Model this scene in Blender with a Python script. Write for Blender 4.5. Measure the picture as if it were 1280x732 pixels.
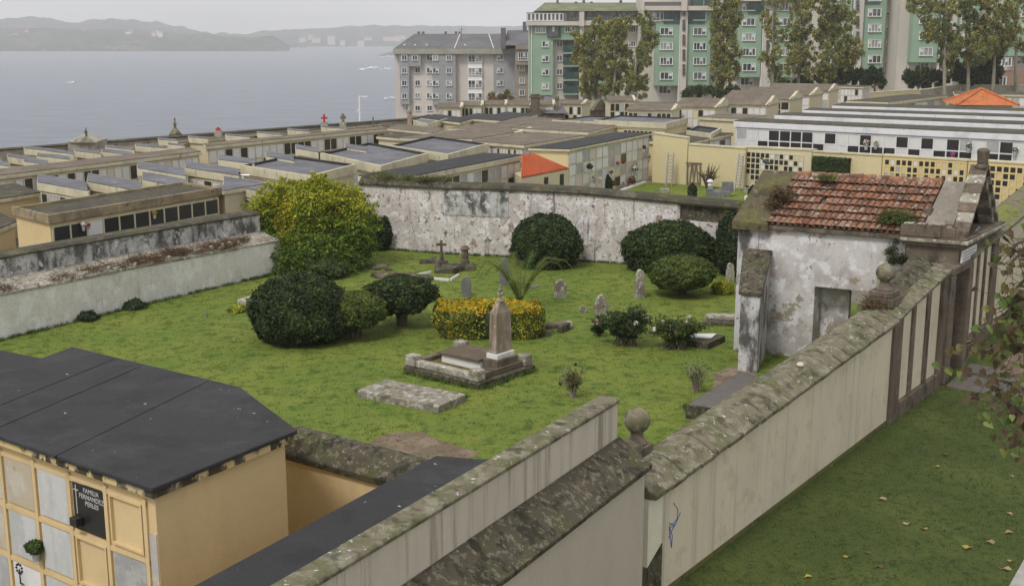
import bpy, bmesh, math, random
import numpy as np
from mathutils import Vector, Matrix
random.seed(7); RNG = np.random.default_rng(11)
for o in list(bpy.data.objects): bpy.data.objects.remove(o)
S = bpy.context.scene
COL = S.collection
# ---------------------------------------------------------------- camera
F = 1500.0; PT = math.atan(324 / F); H = 9.0
cam = bpy.data.objects.new('camera', bpy.data.cameras.new('camera')); COL.objects.link(cam)
cam.location = (0, 0, H); cam.rotation_euler = (math.pi / 2 - PT, 0, 0)
cam.data.sensor_width = 36; cam.data.lens = F / 1280 * 36
cam.data.clip_start = 0.2; cam.data.clip_end = 40000
S.camera = cam
# ---------------------------------------------------------------- world: overcast sky
SUN_EL, SUN_AZ = math.radians(52), math.radians(215)
w = bpy.data.worlds.new('World'); S.world = w; w.use_nodes = True
nt = w.node_tree; nt.nodes.clear()
sky = nt.nodes.new('ShaderNodeTexSky'); sky.sky_type = 'NISHITA'; sky.sun_disc = False
sky.sun_elevation = SUN_EL; sky.sun_rotation = SUN_AZ; sky.air_density = 1.2; sky.dust_density = 4
tc = nt.nodes.new('ShaderNodeTexCoord'); mp = nt.nodes.new('ShaderNodeMapping'); mp.inputs['Scale'].default_value = (3, 3, 22)
ns = nt.nodes.new('ShaderNodeTexNoise'); ns.inputs['Scale'].default_value = 1.6; ns.inputs['Detail'].default_value = 5
cr = nt.nodes.new('ShaderNodeValToRGB')
cr.color_ramp.elements[0].position = .3; cr.color_ramp.elements[0].color = (5.5, 5.4, 5.35, 1)
cr.color_ramp.elements[1].position = .72; cr.color_ramp.elements[1].color = (7.9, 7.75, 7.6, 1)
mx = nt.nodes.new('ShaderNodeMixRGB'); mx.inputs[0].default_value = .88
bg = nt.nodes.new('ShaderNodeBackground'); bg.inputs['Strength'].default_value = .092
wo = nt.nodes.new('ShaderNodeOutputWorld')
L_ = nt.links.new
L_(tc.outputs['Generated'], mp.inputs[0]); L_(mp.outputs[0], ns.inputs['Vector']); L_(ns.outputs['Fac'], cr.inputs[0])
L_(sky.outputs[0], mx.inputs[1]); L_(cr.outputs[0], mx.inputs[2]); L_(mx.outputs[0], bg.inputs[0]); L_(bg.outputs[0], wo.inputs[0])
sun = bpy.data.objects.new('sun', bpy.data.lights.new('sun', 'SUN')); COL.objects.link(sun)
sun.data.energy = 1.35; sun.data.angle = math.radians(14); sun.data.color = (1, .96, .9)
sun.rotation_euler = (math.pi / 2 - SUN_EL, 0, math.pi - SUN_AZ)
S.view_settings.view_transform = 'Standard'; S.view_settings.look = 'None'; S.view_settings.gamma = 1
S.view_settings.exposure = 0.62
S.render.engine = 'CYCLES'
S.cycles.volume_bounces = 3; S.cycles.max_bounces = 10
# ---------------------------------------------------------------- where a sight line of the photo meets a plane
CP, SP = math.cos(PT), math.sin(PT)
def ray(x, y):
    a = (x - 640) / F; b = (366 - y) / F
    return (a, CP + b * SP, -SP + b * CP)
def G(x, y, z=0.0):
    r = ray(x, y); t = (z - H) / r[2]
    return Vector((r[0] * t, r[1] * t))
def AY(x, y, Y):
    r = ray(x, y); t = Y / r[1]
    return Vector((r[0] * t, Y, H + r[2] * t))
def ypx(X, Y, Z):
    Z -= H; d = Y * CP - Z * SP; u = Y * SP + Z * CP
    return 366 - F * u / d
def zsolve(P, y):
    lo, hi = -12, 60
    for _ in range(50):
        m = (lo + hi) / 2
        if ypx(P[0], P[1], m) > y: lo = m
        else: hi = m
    return lo
def onplane(P, d, x, y):
    r = ray(x, y); det = -r[0] * d[1] + d[0] * r[1]
    t = (-P[0] * d[1] + d[0] * P[1]) / det
    s = (r[0] * t - P[0]) * d[0] + (r[1] * t - P[1]) * d[1]
    return s, H + r[2] * t
V2 = lambda a, b: Vector((a, b))
V3 = lambda p, z: Vector((p[0], p[1], z))
# ---------------------------------------------------------------- materials
MATS = {}
def M(name, base, layers=(), rough=.9, bump=None, spec=.25, sub=0, metallic=0):
    if name in MATS: return MATS[name]
    m = bpy.data.materials.new(name); m.use_nodes = True; t = m.node_tree; b = t.nodes['Principled BSDF']
    b.inputs['Roughness'].default_value = rough; b.inputs['Specular IOR Level'].default_value = spec
    b.inputs['Metallic'].default_value = metallic
    g = t.nodes.new('ShaderNodeNewGeometry')
    prev = None
    for (col, scale, lo, hi, stretch, fac) in layers:
        mpn = t.nodes.new('ShaderNodeMapping'); mpn.inputs['Scale'].default_value = stretch
        mpn.inputs['Location'].default_value = (random.random() * 50, random.random() * 50, random.random() * 9)
        t.links.new(g.outputs['Position'], mpn.inputs[0])
        n = t.nodes.new('ShaderNodeTexNoise'); n.inputs['Scale'].default_value = scale; n.inputs['Detail'].default_value = 6
        n.inputs['Roughness'].default_value = .62
        t.links.new(mpn.outputs[0], n.inputs['Vector'])
        mr = t.nodes.new('ShaderNodeMapRange'); mr.inputs['From Min'].default_value = lo; mr.inputs['From Max'].default_value = hi
        mr.inputs['To Max'].default_value = fac; mr.interpolation_type = 'SMOOTHSTEP'
        t.links.new(n.outputs['Fac'], mr.inputs['Value'])
        mi = t.nodes.new('ShaderNodeMixRGB')
        if prev is None: mi.inputs[1].default_value = (*base, 1)
        else: t.links.new(prev, mi.inputs[1])
        mi.inputs[2].default_value = (*col, 1); t.links.new(mr.outputs[0], mi.inputs[0]); prev = mi.outputs[0]
    if bump:        # fine grit of the surface itself
        ga = min(1.0, bump[1] * .95)
        for gsc, lo_, hi_ in ((bump[0] * 2.6, 1 - .36 * ga, 1 + .30 * ga), (bump[0] * .55, 1 - .20 * ga, 1 + .18 * ga)):
            gn = t.nodes.new('ShaderNodeTexNoise'); gn.inputs['Scale'].default_value = gsc; gn.inputs['Detail'].default_value = 4; gn.inputs['Roughness'].default_value = .7
            t.links.new(g.outputs['Position'], gn.inputs['Vector']); gr = t.nodes.new('ShaderNodeMapRange'); gr.inputs['From Min'].default_value = .32; gr.inputs['From Max'].default_value = .68; gr.inputs['To Min'].default_value = lo_; gr.inputs['To Max'].default_value = hi_
            t.links.new(gn.outputs['Fac'], gr.inputs['Value']); hs = t.nodes.new('ShaderNodeHueSaturation'); t.links.new(gr.outputs[0], hs.inputs['Value'])
            if prev is None: hs.inputs['Color'].default_value = (*base, 1)
            else: t.links.new(prev, hs.inputs['Color'])
            prev = hs.outputs[0]
    if prev is None: b.inputs['Base Color'].default_value = (*base, 1)
    else: t.links.new(prev, b.inputs['Base Color'])
    if bump:
        n = t.nodes.new('ShaderNodeTexNoise'); n.inputs['Scale'].default_value = bump[0]; n.inputs['Detail'].default_value = 5
        t.links.new(g.outputs['Position'], n.inputs['Vector'])
        bn = t.nodes.new('ShaderNodeBump'); bn.inputs['Strength'].default_value = bump[1]; bn.inputs['Distance'].default_value = bump[2]
        t.links.new(n.outputs['Fac'], bn.inputs['Height']); t.links.new(bn.outputs[0], b.inputs['Normal'])
    MATS[name] = m
    return m
I1 = (1, 1, 1); VS = (1, 1, .12); VT = (3, 3, .15)
cream = M('cream_render', (.56, .50, .35), [((.50, .46, .36), .8, .45, .75, I1, .6), ((.22, .20, .15), 2.2, .60, .80, VS, .6)], bump=(9, .2, .02))
palecream = M('pale_render', (.66, .62, .50), [((.46, .43, .36), .8, .45, .75, I1, .6), ((.16, .15, .12), 2.2, .58, .78, VS, .7)], bump=(9, .2, .02))
orange = M('ochre_render', (.58, .45, .25), [((.50, .38, .21), 1.1, .4, .7, I1, .6), ((.36, .28, .16), 3, .66, .85, I1, .5), ((.74, .58, .32), .6, .5, .8, VS, .4)], bump=(14, .15, .01))
yellow = M('yellow_render', (.58, .50, .30), [((.60, .52, .32), .7, .42, .72, I1, .6), ((.28, .24, .15), 1.6, .66, .85, VS, .5)], bump=(9, .2, .02))
ossy = M('ossuary_yellow', (.60, .48, .24), [((.62, .52, .30), 1, .45, .7, I1, .5)])
whitewash = M('old_whitewash', (.56, .53, .51), [((.43, .385, .36), .8, .42, .62, (1, 1, .8), .7), ((.70, .69, .70), 2.2, .5, .6, I1, .8), ((.28, .25, .23), 1.1, .55, .72, (1, 1, .5), .6), ((.34, .31, .30), 2.6, .58, .68, (1, 1, .35), .75),
     ((.07, .065, .06), 2.4, .585, .70, (1.6, 1.6, .12), .85), ((.26, .17, .11), 1.9, .60, .64, I1, .8), ((.09, .075, .065), 5, .60, .635, I1, .85), ((.30, .24, .20), 9, .57, .61, I1, .7)], bump=(12, .5, .03))
lowwash = M('grey_whitewash', (.62, .605, .575), [((.74, .735, .72), 1.5, .5, .62, I1, .8), ((.46, .40, .37), .9, .5, .7, (1, 1, .6), .5), ((.16, .15, .13), 1.6, .62, .72, (2.5, 2.5, .15), .7), ((.12, .11, .09), 6, .66, .72, I1, .7)], bump=(8, .4, .03))
darkwash = M('black_stained_render', (.46, .46, .45), [((.05, .05, .048), 1.6, .42, .62, (1.3, 1.3, .55), .9), ((.07, .07, .065), 4, .52, .62, I1, .7), ((.66, .66, .66), 3, .56, .66, I1, .8), ((.2, .18, .14), 5, .58, .66, I1, .7)], bump=(8, .4, .03))
gatewash = M('gatehouse_limewash', (.52, .50, .50), [((.36, .325, .32), .7, .42, .60, I1, .8), ((.17, .155, .14), .9, .52, .68, (1, 1, .5), .6), ((.70, .70, .73), 2.5, .5, .62, I1, .7), ((.27, .23, .17), 1.7, .575, .60, I1, .9), ((.30, .26, .20), 5, .64, .67, I1, .85), ((.1, .09, .08), 1.3, .63, .74, (2, 2, .3), .7)], bump=(10, .3, .02))
gatedark = M('gatehouse_blackened', (.52, .51, .53), [((.045, .043, .04), 1.6, .44, .62, (1.4, 1.4, .6), .9), ((.42, .38, .38), .8, .5, .7, I1, .6), ((.03, .03, .03), 9, .6, .66, I1, .8)], bump=(10, .4, .03))
outerwall = M('cream_outer_render', (.62, .56, .43), [((.50, .455, .36), .7, .4, .7, (1, 1, .4), .6), ((.26, .23, .17), 1.1, .54, .74, (5, 5, .12), .5), ((.44, .38, .27), 2.2, .52, .66, I1, .5), ((.20, .17, .12), 3.2, .60, .72, (3, 3, .10), .5), ((.48, .36, .22), .5, .55, .8, I1, .3)], bump=(16, .12, .01))
nearwall = M('grey_beige_render', (.47, .42, .345), [((.40, .36, .31), .8, .4, .7, (1, 1, .4), .7), ((.13, .12, .10), 2.0, .60, .76, (5, 5, .16), .75)], bump=(20, .15, .01))
tallwall = M('streaked_render', (.53, .48, .395), [((.40, .36, .30), .8, .4, .7, (1, 1, .4), .6), ((.10, .09, .07), .9, .47, .72, (5, 5, .22), .85)], bump=(20, .15, .01))
mossstone = M('mossy_coping_stone', (.17, .15, .105), [((.10, .105, .045), 1.7, .42, .62, I1, .8), ((.25, .24, .18), 5, .48, .62, I1, .7), ((.05, .043, .032), 3.2, .52, .64, I1, .75), ((.58, .59, .54), 9, .645, .67, I1, .85)], bump=(22, .55, .02))
darkmoss = M('dark_mossy_stone', (.075, .066, .045), [((.075, .08, .03), 1.5, .47, .65, I1, .7), ((.19, .17, .13), 10, .53, .60, I1, .7), ((.022, .02, .015), 4, .50, .62, I1, .8), ((.32, .31, .27), 14, .64, .67, I1, .6)], bump=(22, .55, .02))
moss = M('green_moss', (.12, .125, .035), [((.16, .13, .05), 2.5, .45, .65, I1, .8), ((.045, .045, .025), 4, .52, .68, I1, .8)], bump=(22, .9, .04))
brownstone = M('brown_ashlar', (.13, .105, .08), [((.21, .165, .13), 1.4, .45, .65, I1, .7), ((.05, .043, .033), 1.8, .48, .64, (1, 1, .4), .85), ((.22, .21, .17), 6, .58, .68, I1, .6)], bump=(16, .5, .02))
stonelight = M('lichen_stone', (.32, .30, .25), [((.16, .13, .10), 1.8, .45, .62, I1, .8), ((.56, .56, .52), 7, .56, .63, I1, .85), ((.10, .10, .05), 4, .58, .7, I1, .7)], bump=(20, .7, .02))
greystone = M('grey_headstone', (.15, .155, .16), [((.24, .24, .22), 4, .5, .65, I1, .6), ((.07, .07, .06), 6, .56, .7, (1, 1, .4), .6)], bump=(24, .4, .01))
obel = M('obelisk_stone', (.24, .19, .14), [((.46, .42, .37), 1.3, .45, .62, (1, 1, .6), .8), ((.08, .065, .05), 2, .52, .66, (2, 2, .2), .8), ((.75, .74, .70), 11, .67, .69, I1, .9)], bump=(20, .5, .015))
marble = M('white_marble', (.66, .66, .66), [((.45, .45, .45), 2, .45, .7, I1, .6)], rough=.5)
bitumen = M('bitumen_felt', (.034, .034, .037), [((.05, .05, .054), .9, .48, .60, I1, .6), ((.03, .03, .033), 2.6, .5, .62, I1, .6), ((.5, .5, .48), 7, .70, .72, I1, .9), ((.02, .02, .022), 1.2, .5, .62, I1, .5)], rough=.8, bump=(40, .7, .005))
membrane = M('grey_roof_membrane', (.105, .107, .12), [((.165, .167, .185), .5, .42, .6, I1, .7), ((.10, .10, .12), .9, .55, .7, I1, .7), ((.30, .30, .33), 1.5, .6, .68, I1, .5)], rough=.7)
brownroof = M('brown_fibre_roof', (.15, .12, .095), [((.20, .17, .13), .6, .45, .65, I1, .8), ((.09, .10, .035), .8, .54, .7, I1, .7), ((.07, .06, .05), 2, .5, .7, (4, 1, 1), .7)], bump=(3, .5, .06))
mossroof = M('mossy_dark_roof', (.06, .055, .042), [((.085, .085, .035), .7, .47, .64, I1, .7), ((.14, .12, .09), 3, .52, .62, I1, .6), ((.17, .14, .11), 1.3, .55, .7, I1, .6)], bump=(4, .5, .05))
concrete = M('weathered_concrete', (.34, .31, .26), [((.20, .18, .14), .9, .45, .68, I1, .8), ((.08, .075, .055), 2.6, .54, .7, I1, .8)], bump=(12, .4, .02))
ochrecap = M('ochre_concrete_cap', (.30, .24, .15), [((.16, .13, .09), 1.2, .42, .62, I1, .8), ((.48, .38, .22), 1.5, .6, .72, VS, .7), ((.07, .065, .05), 4, .55, .68, I1, .8)], bump=(12, .4, .02))
fascia = M('cream_fascia', (.55, .51, .37), [((.40, .37, .27), 1, .42, .66, I1, .7), ((.20, .18, .13), 2.2, .56, .72, (1, 1, .3), .6), ((.10, .09, .07), 3.2, .62, .72, (1, 1, .5), .8)], bump=(9, .2, .02))
whitefascia = M('white_fascia', (.66, .67, .70), [((.45, .46, .48), 1, .45, .7, I1, .6), ((.12, .12, .09), 3, .64, .74, (1, 1, .6), .8)])
granite = M('black_granite', (.020, .020, .021), [((.05, .05, .05), 2, .5, .8, I1, .5)], rough=.3, spec=.5)
whiteslab = M('white_slab', (.62, .62, .62), [((.50, .50, .50), 1.5, .45, .7, I1, .6)], rough=.5)
greyslab = M('grey_slab', (.33, .34, .35), [((.46, .46, .46), 3, .45, .65, I1, .6)], rough=.5)
nearmarble = M('veined_marble', (.50, .51, .51), [((.38, .39, .39), 3, .42, .62, (1, 1, .25), .6), ((.60, .60, .59), 9, .5, .7, I1, .5)], rough=.45)
nearold = M('stained_marble', (.44, .38, .29), [((.52, .50, .46), 2, .45, .65, I1, .7), ((.30, .22, .13), 5, .58, .72, I1, .5)], rough=.6)
cementslab = M('cement_slab', (.30, .30, .30), [((.42, .42, .41), 3, .45, .6, I1, .7), ((.2, .2, .19), 5, .55, .7, I1, .6)], bump=(20, .3, .01))
pinkslab = M('pinkish_slab', (.55, .48, .43), rough=.6)
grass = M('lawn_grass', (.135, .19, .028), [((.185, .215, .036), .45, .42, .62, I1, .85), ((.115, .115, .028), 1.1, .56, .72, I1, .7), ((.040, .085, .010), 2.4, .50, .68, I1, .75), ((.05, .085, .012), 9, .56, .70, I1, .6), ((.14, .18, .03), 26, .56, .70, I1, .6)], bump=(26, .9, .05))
grassdark = M('dark_lawn_grass', (.056, .078, .016), [((.082, .106, .024), .5, .42, .65, I1, .8), ((.05, .045, .022), 1.0, .56, .75, I1, .6), ((.022, .040, .010), 6, .52, .68, I1, .8), ((.085, .11, .03), 30, .58, .70, I1, .6)], bump=(30, .9, .04))  # darker, browner green of the lane lawn
earth = M('bare_earth', (.15, .11, .075), [((.24, .19, .14), 1.8, .45, .62, I1, .8), ((.07, .08, .025), 3, .55, .7, I1, .8)], bump=(14, .6, .03))
groundm = M('ground_surface', (.17, .15, .12), [((.10, .12, .045), .25, .45, .6, I1, .8), ((.26, .23, .19), 1, .5, .7, I1, .6)], bump=(6, .4, .05))
pavem = M('pavement', (.34, .33, .31), [((.24, .23, .21), 2, .45, .65, I1, .7)], bump=(20, .3, .01))
darkpave = M('wet_dark_paving', (.115, .105, .095), [((.20, .15, .11), 1.2, .5, .7, I1, .7), ((.06, .055, .05), 3, .5, .7, I1, .7)], rough=.6, bump=(18, .3, .01))
bark = M('bark', (.095, .075, .055), [((.17, .15, .12), 3, .5, .65, (1, 1, .3), .7)], bump=(14, .8, .03))
palebark = M('pale_bark', (.28, .25, .20), [((.13, .12, .09), 1, .45, .65, (1, 1, .4), .8)])
glass = M('window_glass', (.035, .04, .045), [((.16, .17, .18), .5, .5, .6, I1, .6)], rough=.15, spec=.6)
glassgrey = M('grey_window_glass', (.10, .11, .12), rough=.2, spec=.6); glasspale = M('curtained_window_glass', (.26, .26, .25), rough=.3, spec=.5)
glassgreen = M('green_glass', (.025, .06, .055), [((.06, .10, .09), .7, .45, .6, I1, .7)], rough=.2, spec=.6)
whiteframe = M('white_frame', (.75, .75, .75), rough=.5)
greenwall = M('green_tile_cladding', (.255, .365, .275), [((.21, .31, .23), .15, .42, .62, I1, .7), ((.28, .39, .30), 1.4, .5, .7, (1, 1, .3), .4)], rough=.7)
beigewall = M('beige_cladding', (.54, .50, .45), [((.44, .41, .36), .2, .42, .65, (1, 1, .5), .7), ((.52, .48, .43), 1.3, .5, .7, I1, .4)])
pinkwall = M('pale_pink_cladding', (.56, .52, .485), [((.48, .44, .41), .2, .42, .65, (1, 1, .5), .7)])
greyclad = M('grey_cladding', (.30, .31, .325), [((.25, .26, .27), .2, .42, .65, (1, 1, .5), .7)])
brownclad = M('brown_cladding', (.30, .255, .21), [((.24, .20, .17), .3, .45, .65, I1, .7)])
slate = M('slate_roof', (.115, .115, .125), [((.16, .155, .16), .25, .45, .62, I1, .7), ((.12, .13, .07), .3, .58, .72, I1, .6)], rough=.7)
mossslate = M('mossy_slate', (.15, .16, .10), [((.21, .22, .13), .4, .45, .62, (1, 1, 3), .8), ((.08, .08, .06), .8, .55, .7, I1, .7)])
tileA = M('clay_tile_orange', (.28, .135, .08), [((.12, .055, .035), 2.5, .45, .62, I1, .8), ((.38, .33, .27), 9, .57, .64, I1, .7), ((.05, .04, .03), 3.5, .58, .7, I1, .8)], bump=(30, .4, .01))
tileB = M('clay_tile_brown', (.19, .10, .065), [((.10, .055, .04), 2.5, .45, .62, I1, .8), ((.40, .36, .30), 6, .54, .63, I1, .85), ((.05, .045, .03), 3.5, .56, .68, I1, .8)], bump=(30, .4, .01))
tileC = M('clay_tile_pale', (.24, .14, .095), [((.40, .36, .30), 7, .52, .62, I1, .8), ((.09, .06, .04), 3, .58, .7, I1, .9)], bump=(30, .4, .01))
newtile = M('new_orange_tile', (.50, .115, .045), [((.42, .09, .04), 2, .45, .65, I1, .6)], rough=.8)
oldtile = M('old_orange_tile', (.48, .16, .06), [((.36, .10, .04), 1.6, .45, .65, I1, .7), ((.18, .18, .05), .8, .55, .68, I1, .8)], rough=.85, bump=(3, .5, .05))
iron = M('grey_iron', (.16, .16, .16), rough=.5, metallic=.4)
alum = M('aluminium', (.42, .43, .45), rough=.4, metallic=.5)
oldwood = M('grey_wood', (.17, .14, .11), [((.26, .23, .19), 4, .5, .65, (1, 1, .2), .6)])
redpaint = M('red_paint', (.45, .03, .03)); orangepaint = M('orange_paint', (.6, .22, .02))
whitepaint = M('white_paint', (.72, .72, .72)); blackpaint = M('black_paint', (.02, .02, .02))
engr = M('engraved_letter', (.42, .42, .42)); bluepaint = M('blue_spray_paint', (.10, .16, .42))
def leafm(name, c, tr=.25):
    if name in MATS: return MATS[name]
    m = bpy.data.materials.new(name); m.use_nodes = True; t = m.node_tree; b = t.nodes['Principled BSDF']
    b.inputs['Base Color'].default_value = (*c, 1); b.inputs['Roughness'].default_value = .6; b.inputs['Specular IOR Level'].default_value = .25
    g = t.nodes.new('ShaderNodeNewGeometry'); n = t.nodes.new('ShaderNodeTexNoise'); n.inputs['Scale'].default_value = 2.2
    hs = t.nodes.new('ShaderNodeHueSaturation'); mr = t.nodes.new('ShaderNodeMapRange')
    mr.inputs['From Min'].default_value = .3; mr.inputs['From Max'].default_value = .7; mr.inputs['To Min'].default_value = .7; mr.inputs['To Max'].default_value = 1.35
    t.links.new(g.outputs['Position'], n.inputs['Vector']); t.links.new(n.outputs['Fac'], mr.inputs['Value']); t.links.new(mr.outputs[0], hs.inputs['Value'])
    hs.inputs['Color'].default_value = (*c, 1); t.links.new(hs.outputs[0], b.inputs['Base Color'])
    tl = t.nodes.new('ShaderNodeBsdfTranslucent'); t.links.new(hs.outputs[0], tl.inputs[0])
    ms = t.nodes.new('ShaderNodeMixShader'); ms.inputs[0].default_value = tr
    t.links.new(b.outputs[0], ms.inputs[1]); t.links.new(tl.outputs[0], ms.inputs[2]); t.links.new(ms.outputs[0], t.nodes['Material Output'].inputs[0])
    MATS[name] = m; return m
lf = dict(dark=leafm('dark_leaf', (.028, .045, .018)), dark2=leafm('deep_leaf', (.045, .065, .025)), mid=leafm('mid_leaf', (.075, .12, .025)), olive=leafm('olive_leaf', (.12, .14, .03)),
    lime=leafm('lime_leaf', (.26, .30, .03)), yellow=leafm('yellow_leaf', (.50, .44, .035)), gold=leafm('golden_leaf', (.62, .36, .01)), rust=leafm('rusty_leaf', (.24, .14, .035)),
    brown=leafm('dry_brown_leaf', (.13, .075, .05)), pop=leafm('poplar_leaf', (.26, .27, .09), .35), popy=leafm('poplar_yellow_leaf', (.42, .35, .09), .35), popg=leafm('poplar_green_leaf', (.17, .22, .08), .35),
    red=leafm('red_petal', (.30, .035, .035)), pink=leafm('pink_petal', (.45, .27, .29)), white=leafm('white_petal', (.75, .72, .68)), blade=leafm('grass_blade', (.10, .16, .02)), bladed=leafm('dark_blade', (.045, .085, .012)), purp=leafm('purple_petal', (.3, .08, .35)))
# ---------------------------------------------------------------- object helpers
def woff(o):
    v = Vector((0, 0, 0))
    while o is not None: v = v + Vector(o.location); o = o.parent
    return v
def tag(o, label=None, cat=None, group=None, kind=None):
    if label: o['label'] = label
    if cat: o['category'] = cat
    if group: o['group'] = group
    if kind: o['kind'] = kind
    return o
def thing(name, loc, label, cat, group=None):
    o = bpy.data.objects.new(name, None); COL.objects.link(o); o.location = loc; o.empty_display_size = .3
    return tag(o, label, cat, group)
class MB:
    def __init__(s): s.v = []; s.f = []; s.m = []; s.mi = 0
    def add(s, vs, fs):
        n = len(s.v); s.v += [tuple(v) for v in vs]; s.f += [tuple(i + n for i in f) for f in fs]; s.m += [s.mi] * len(fs); return s
    def frame(s, O, ax, ay, az, x, y, z):   # box in a frame
        c = []
        for k in (0, 1):
            for j in (0, 1):
                for i in (0, 1): c.append(O + ax * x[i] + ay * y[j] + az * z[k])
        return s.add(c, [(0, 2, 3, 1), (4, 5, 7, 6), (0, 1, 5, 4), (2, 6, 7, 3), (0, 4, 6, 2), (1, 3, 7, 5)])
    def box(s, x, y, z): return s.frame(Vector((0, 0, 0)), Vector((1, 0, 0)), Vector((0, 1, 0)), Vector((0, 0, 1)), x, y, z)
    def prism(s, poly, z0, z1):
        n = len(poly); a = z0 if hasattr(z0, '__len__') else [z0] * n; b = z1 if hasattr(z1, '__len__') else [z1] * n
        vs = [V3(p, a[i]) for i, p in enumerate(poly)] + [V3(p, b[i]) for i, p in enumerate(poly)]
        fs = [tuple(range(n))[::-1], tuple(range(n, 2 * n))] + [(i, (i + 1) % n, n + (i + 1) % n, n + i) for i in range(n)]
        return s.add(vs, fs)
    def sweep(s, A, B, nrm, prof, jit=0, caps=True):   # profile (u along nrm, z) swept A->B; A,B 3-vectors
        n = len(prof); vs = []
        for P in (A, B):
            for (u, z) in prof: vs.append(P + nrm * (u + random.uniform(-jit, jit)) + Vector((0, 0, z + random.uniform(-jit, jit))))
        fs = [(i, (i + 1) % n, n + (i + 1) % n, n + i) for i in range(n)]
        if caps: fs += [tuple(range(n))[::-1], tuple(range(n, 2 * n))]
        return s.add(vs, fs)
    def tube(s, pts, rad, n=7):
        pts = [Vector(p) for p in pts]; vs = []; fs = []
        if not hasattr(rad, '__len__'): rad = [rad] * len(pts)
        for k, p in enumerate(pts):
            d = (pts[min(k + 1, len(pts) - 1)] - pts[max(k - 1, 0)]).normalized()
            a = d.orthogonal().normalized() if abs(d.z) < .9 else Vector((1, 0, 0)); a = (a - d * a.dot(d)).normalized(); b = d.cross(a)
            for i in range(n):
                t = 2 * math.pi * i / n; vs.append(p + (a * math.cos(t) + b * math.sin(t)) * rad[k])
        for k in range(len(pts) - 1):
            for i in range(n): fs.append((k * n + i, k * n + (i + 1) % n, (k + 1) * n + (i + 1) % n, (k + 1) * n + i))
        fs += [tuple(range(n))[::-1], tuple(range((len(pts) - 1) * n, len(pts) * n))]
        return s.add(vs, fs)
    def lathe(s, c, prof, n=16, sq=False):
        vs = []; fs = []; c = Vector(c)
        for (r, z) in prof:
            for i in range(n):
                t = 2 * math.pi * i / n; vs.append(c + Vector((r * math.cos(t), r * math.sin(t), z)))
        for k in range(len(prof) - 1):
            for i in range(n): fs.append((k * n + i, k * n + (i + 1) % n, (k + 1) * n + (i + 1) % n, (k + 1) * n + i))
        fs += [tuple(range(n))[::-1], tuple(range((len(prof) - 1) * n, len(prof) * n))]
        return s.add(vs, fs)
    def build(s, name, mats, parent=None, smooth=False, bevel=0, fix=True):
        me = bpy.data.meshes.new(name); off = woff(parent) if parent else Vector((0, 0, 0))
        me.from_pydata([(v[0] - off.x, v[1] - off.y, v[2] - off.z) for v in s.v], [], s.f)
        if not isinstance(mats, (list, tuple)): mats = [mats]
        for m in mats: me.materials.append(m)
        if len(mats) > 1: me.polygons.foreach_set('material_index', s.m)
        if fix:
            b = bmesh.new(); b.from_mesh(me); bmesh.ops.recalc_face_normals(b, faces=b.faces); b.to_mesh(me); b.free()
        if smooth: me.polygons.foreach_set('use_smooth', [True] * len(me.polygons))
        me.update()
        o = bpy.data.objects.new(name, me); COL.objects.link(o)
        if parent: o.parent = parent
        if bevel:
            md = o.modifiers.new('bevel', 'BEVEL'); md.width = bevel; md.segments = 2; md.limit_method = 'ANGLE'
        return o
def quads(P, U, W, mi, name, mats, parent=None):   # N leaf shaped quads: centre P, half axes U, W (numpy)
    N = len(P); V = np.empty((N, 4, 3)); V[:, 0] = P - U; V[:, 1] = P + W - U * .1; V[:, 2] = P + U; V[:, 3] = P - W - U * .1
    off = np.array(woff(parent)) if parent else np.zeros(3)
    V = (V.reshape(-1, 3) - off).astype(np.float32)
    me = bpy.data.meshes.new(name); me.vertices.add(4 * N); me.vertices.foreach_set('co', V.ravel())
    me.loops.add(4 * N); me.loops.foreach_set('vertex_index', np.arange(4 * N, dtype=np.int32))
    me.polygons.add(N); me.polygons.foreach_set('loop_start', np.arange(0, 4 * N, 4, dtype=np.int32)); me.polygons.foreach_set('loop_total', np.full(N, 4, dtype=np.int32))
    for m in mats: me.materials.append(m)
    me.polygons.foreach_set('material_index', np.asarray(mi, dtype=np.int32)); me.update(calc_edges=True); me.validate()
    o = bpy.data.objects.new(name, me); COL.objects.link(o)
    if parent: o.parent = parent
    return o
def unit(a): return a / np.maximum(np.linalg.norm(a, axis=1, keepdims=True), 1e-6)
def leafaxes(nrm, size, asp=.55, jit=.8):
    N = len(nrm); n = unit(nrm + RNG.normal(0, jit, (N, 3))); r = unit(RNG.normal(0, 1, (N, 3)))
    U = unit(np.cross(n, r)); W = np.cross(n, U); s = (size * RNG.uniform(.6, 1.3, N))[:, None]
    return U * s, W * s * asp
def lump(D, seed, k=3.0, n=9):
    r = np.random.default_rng(seed); out = np.zeros(len(D))
    for i in range(n):
        w = r.normal(0, k, 3); out += np.sin(D @ w + r.uniform(0, 6.28)) / n ** .5
    return out
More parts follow.
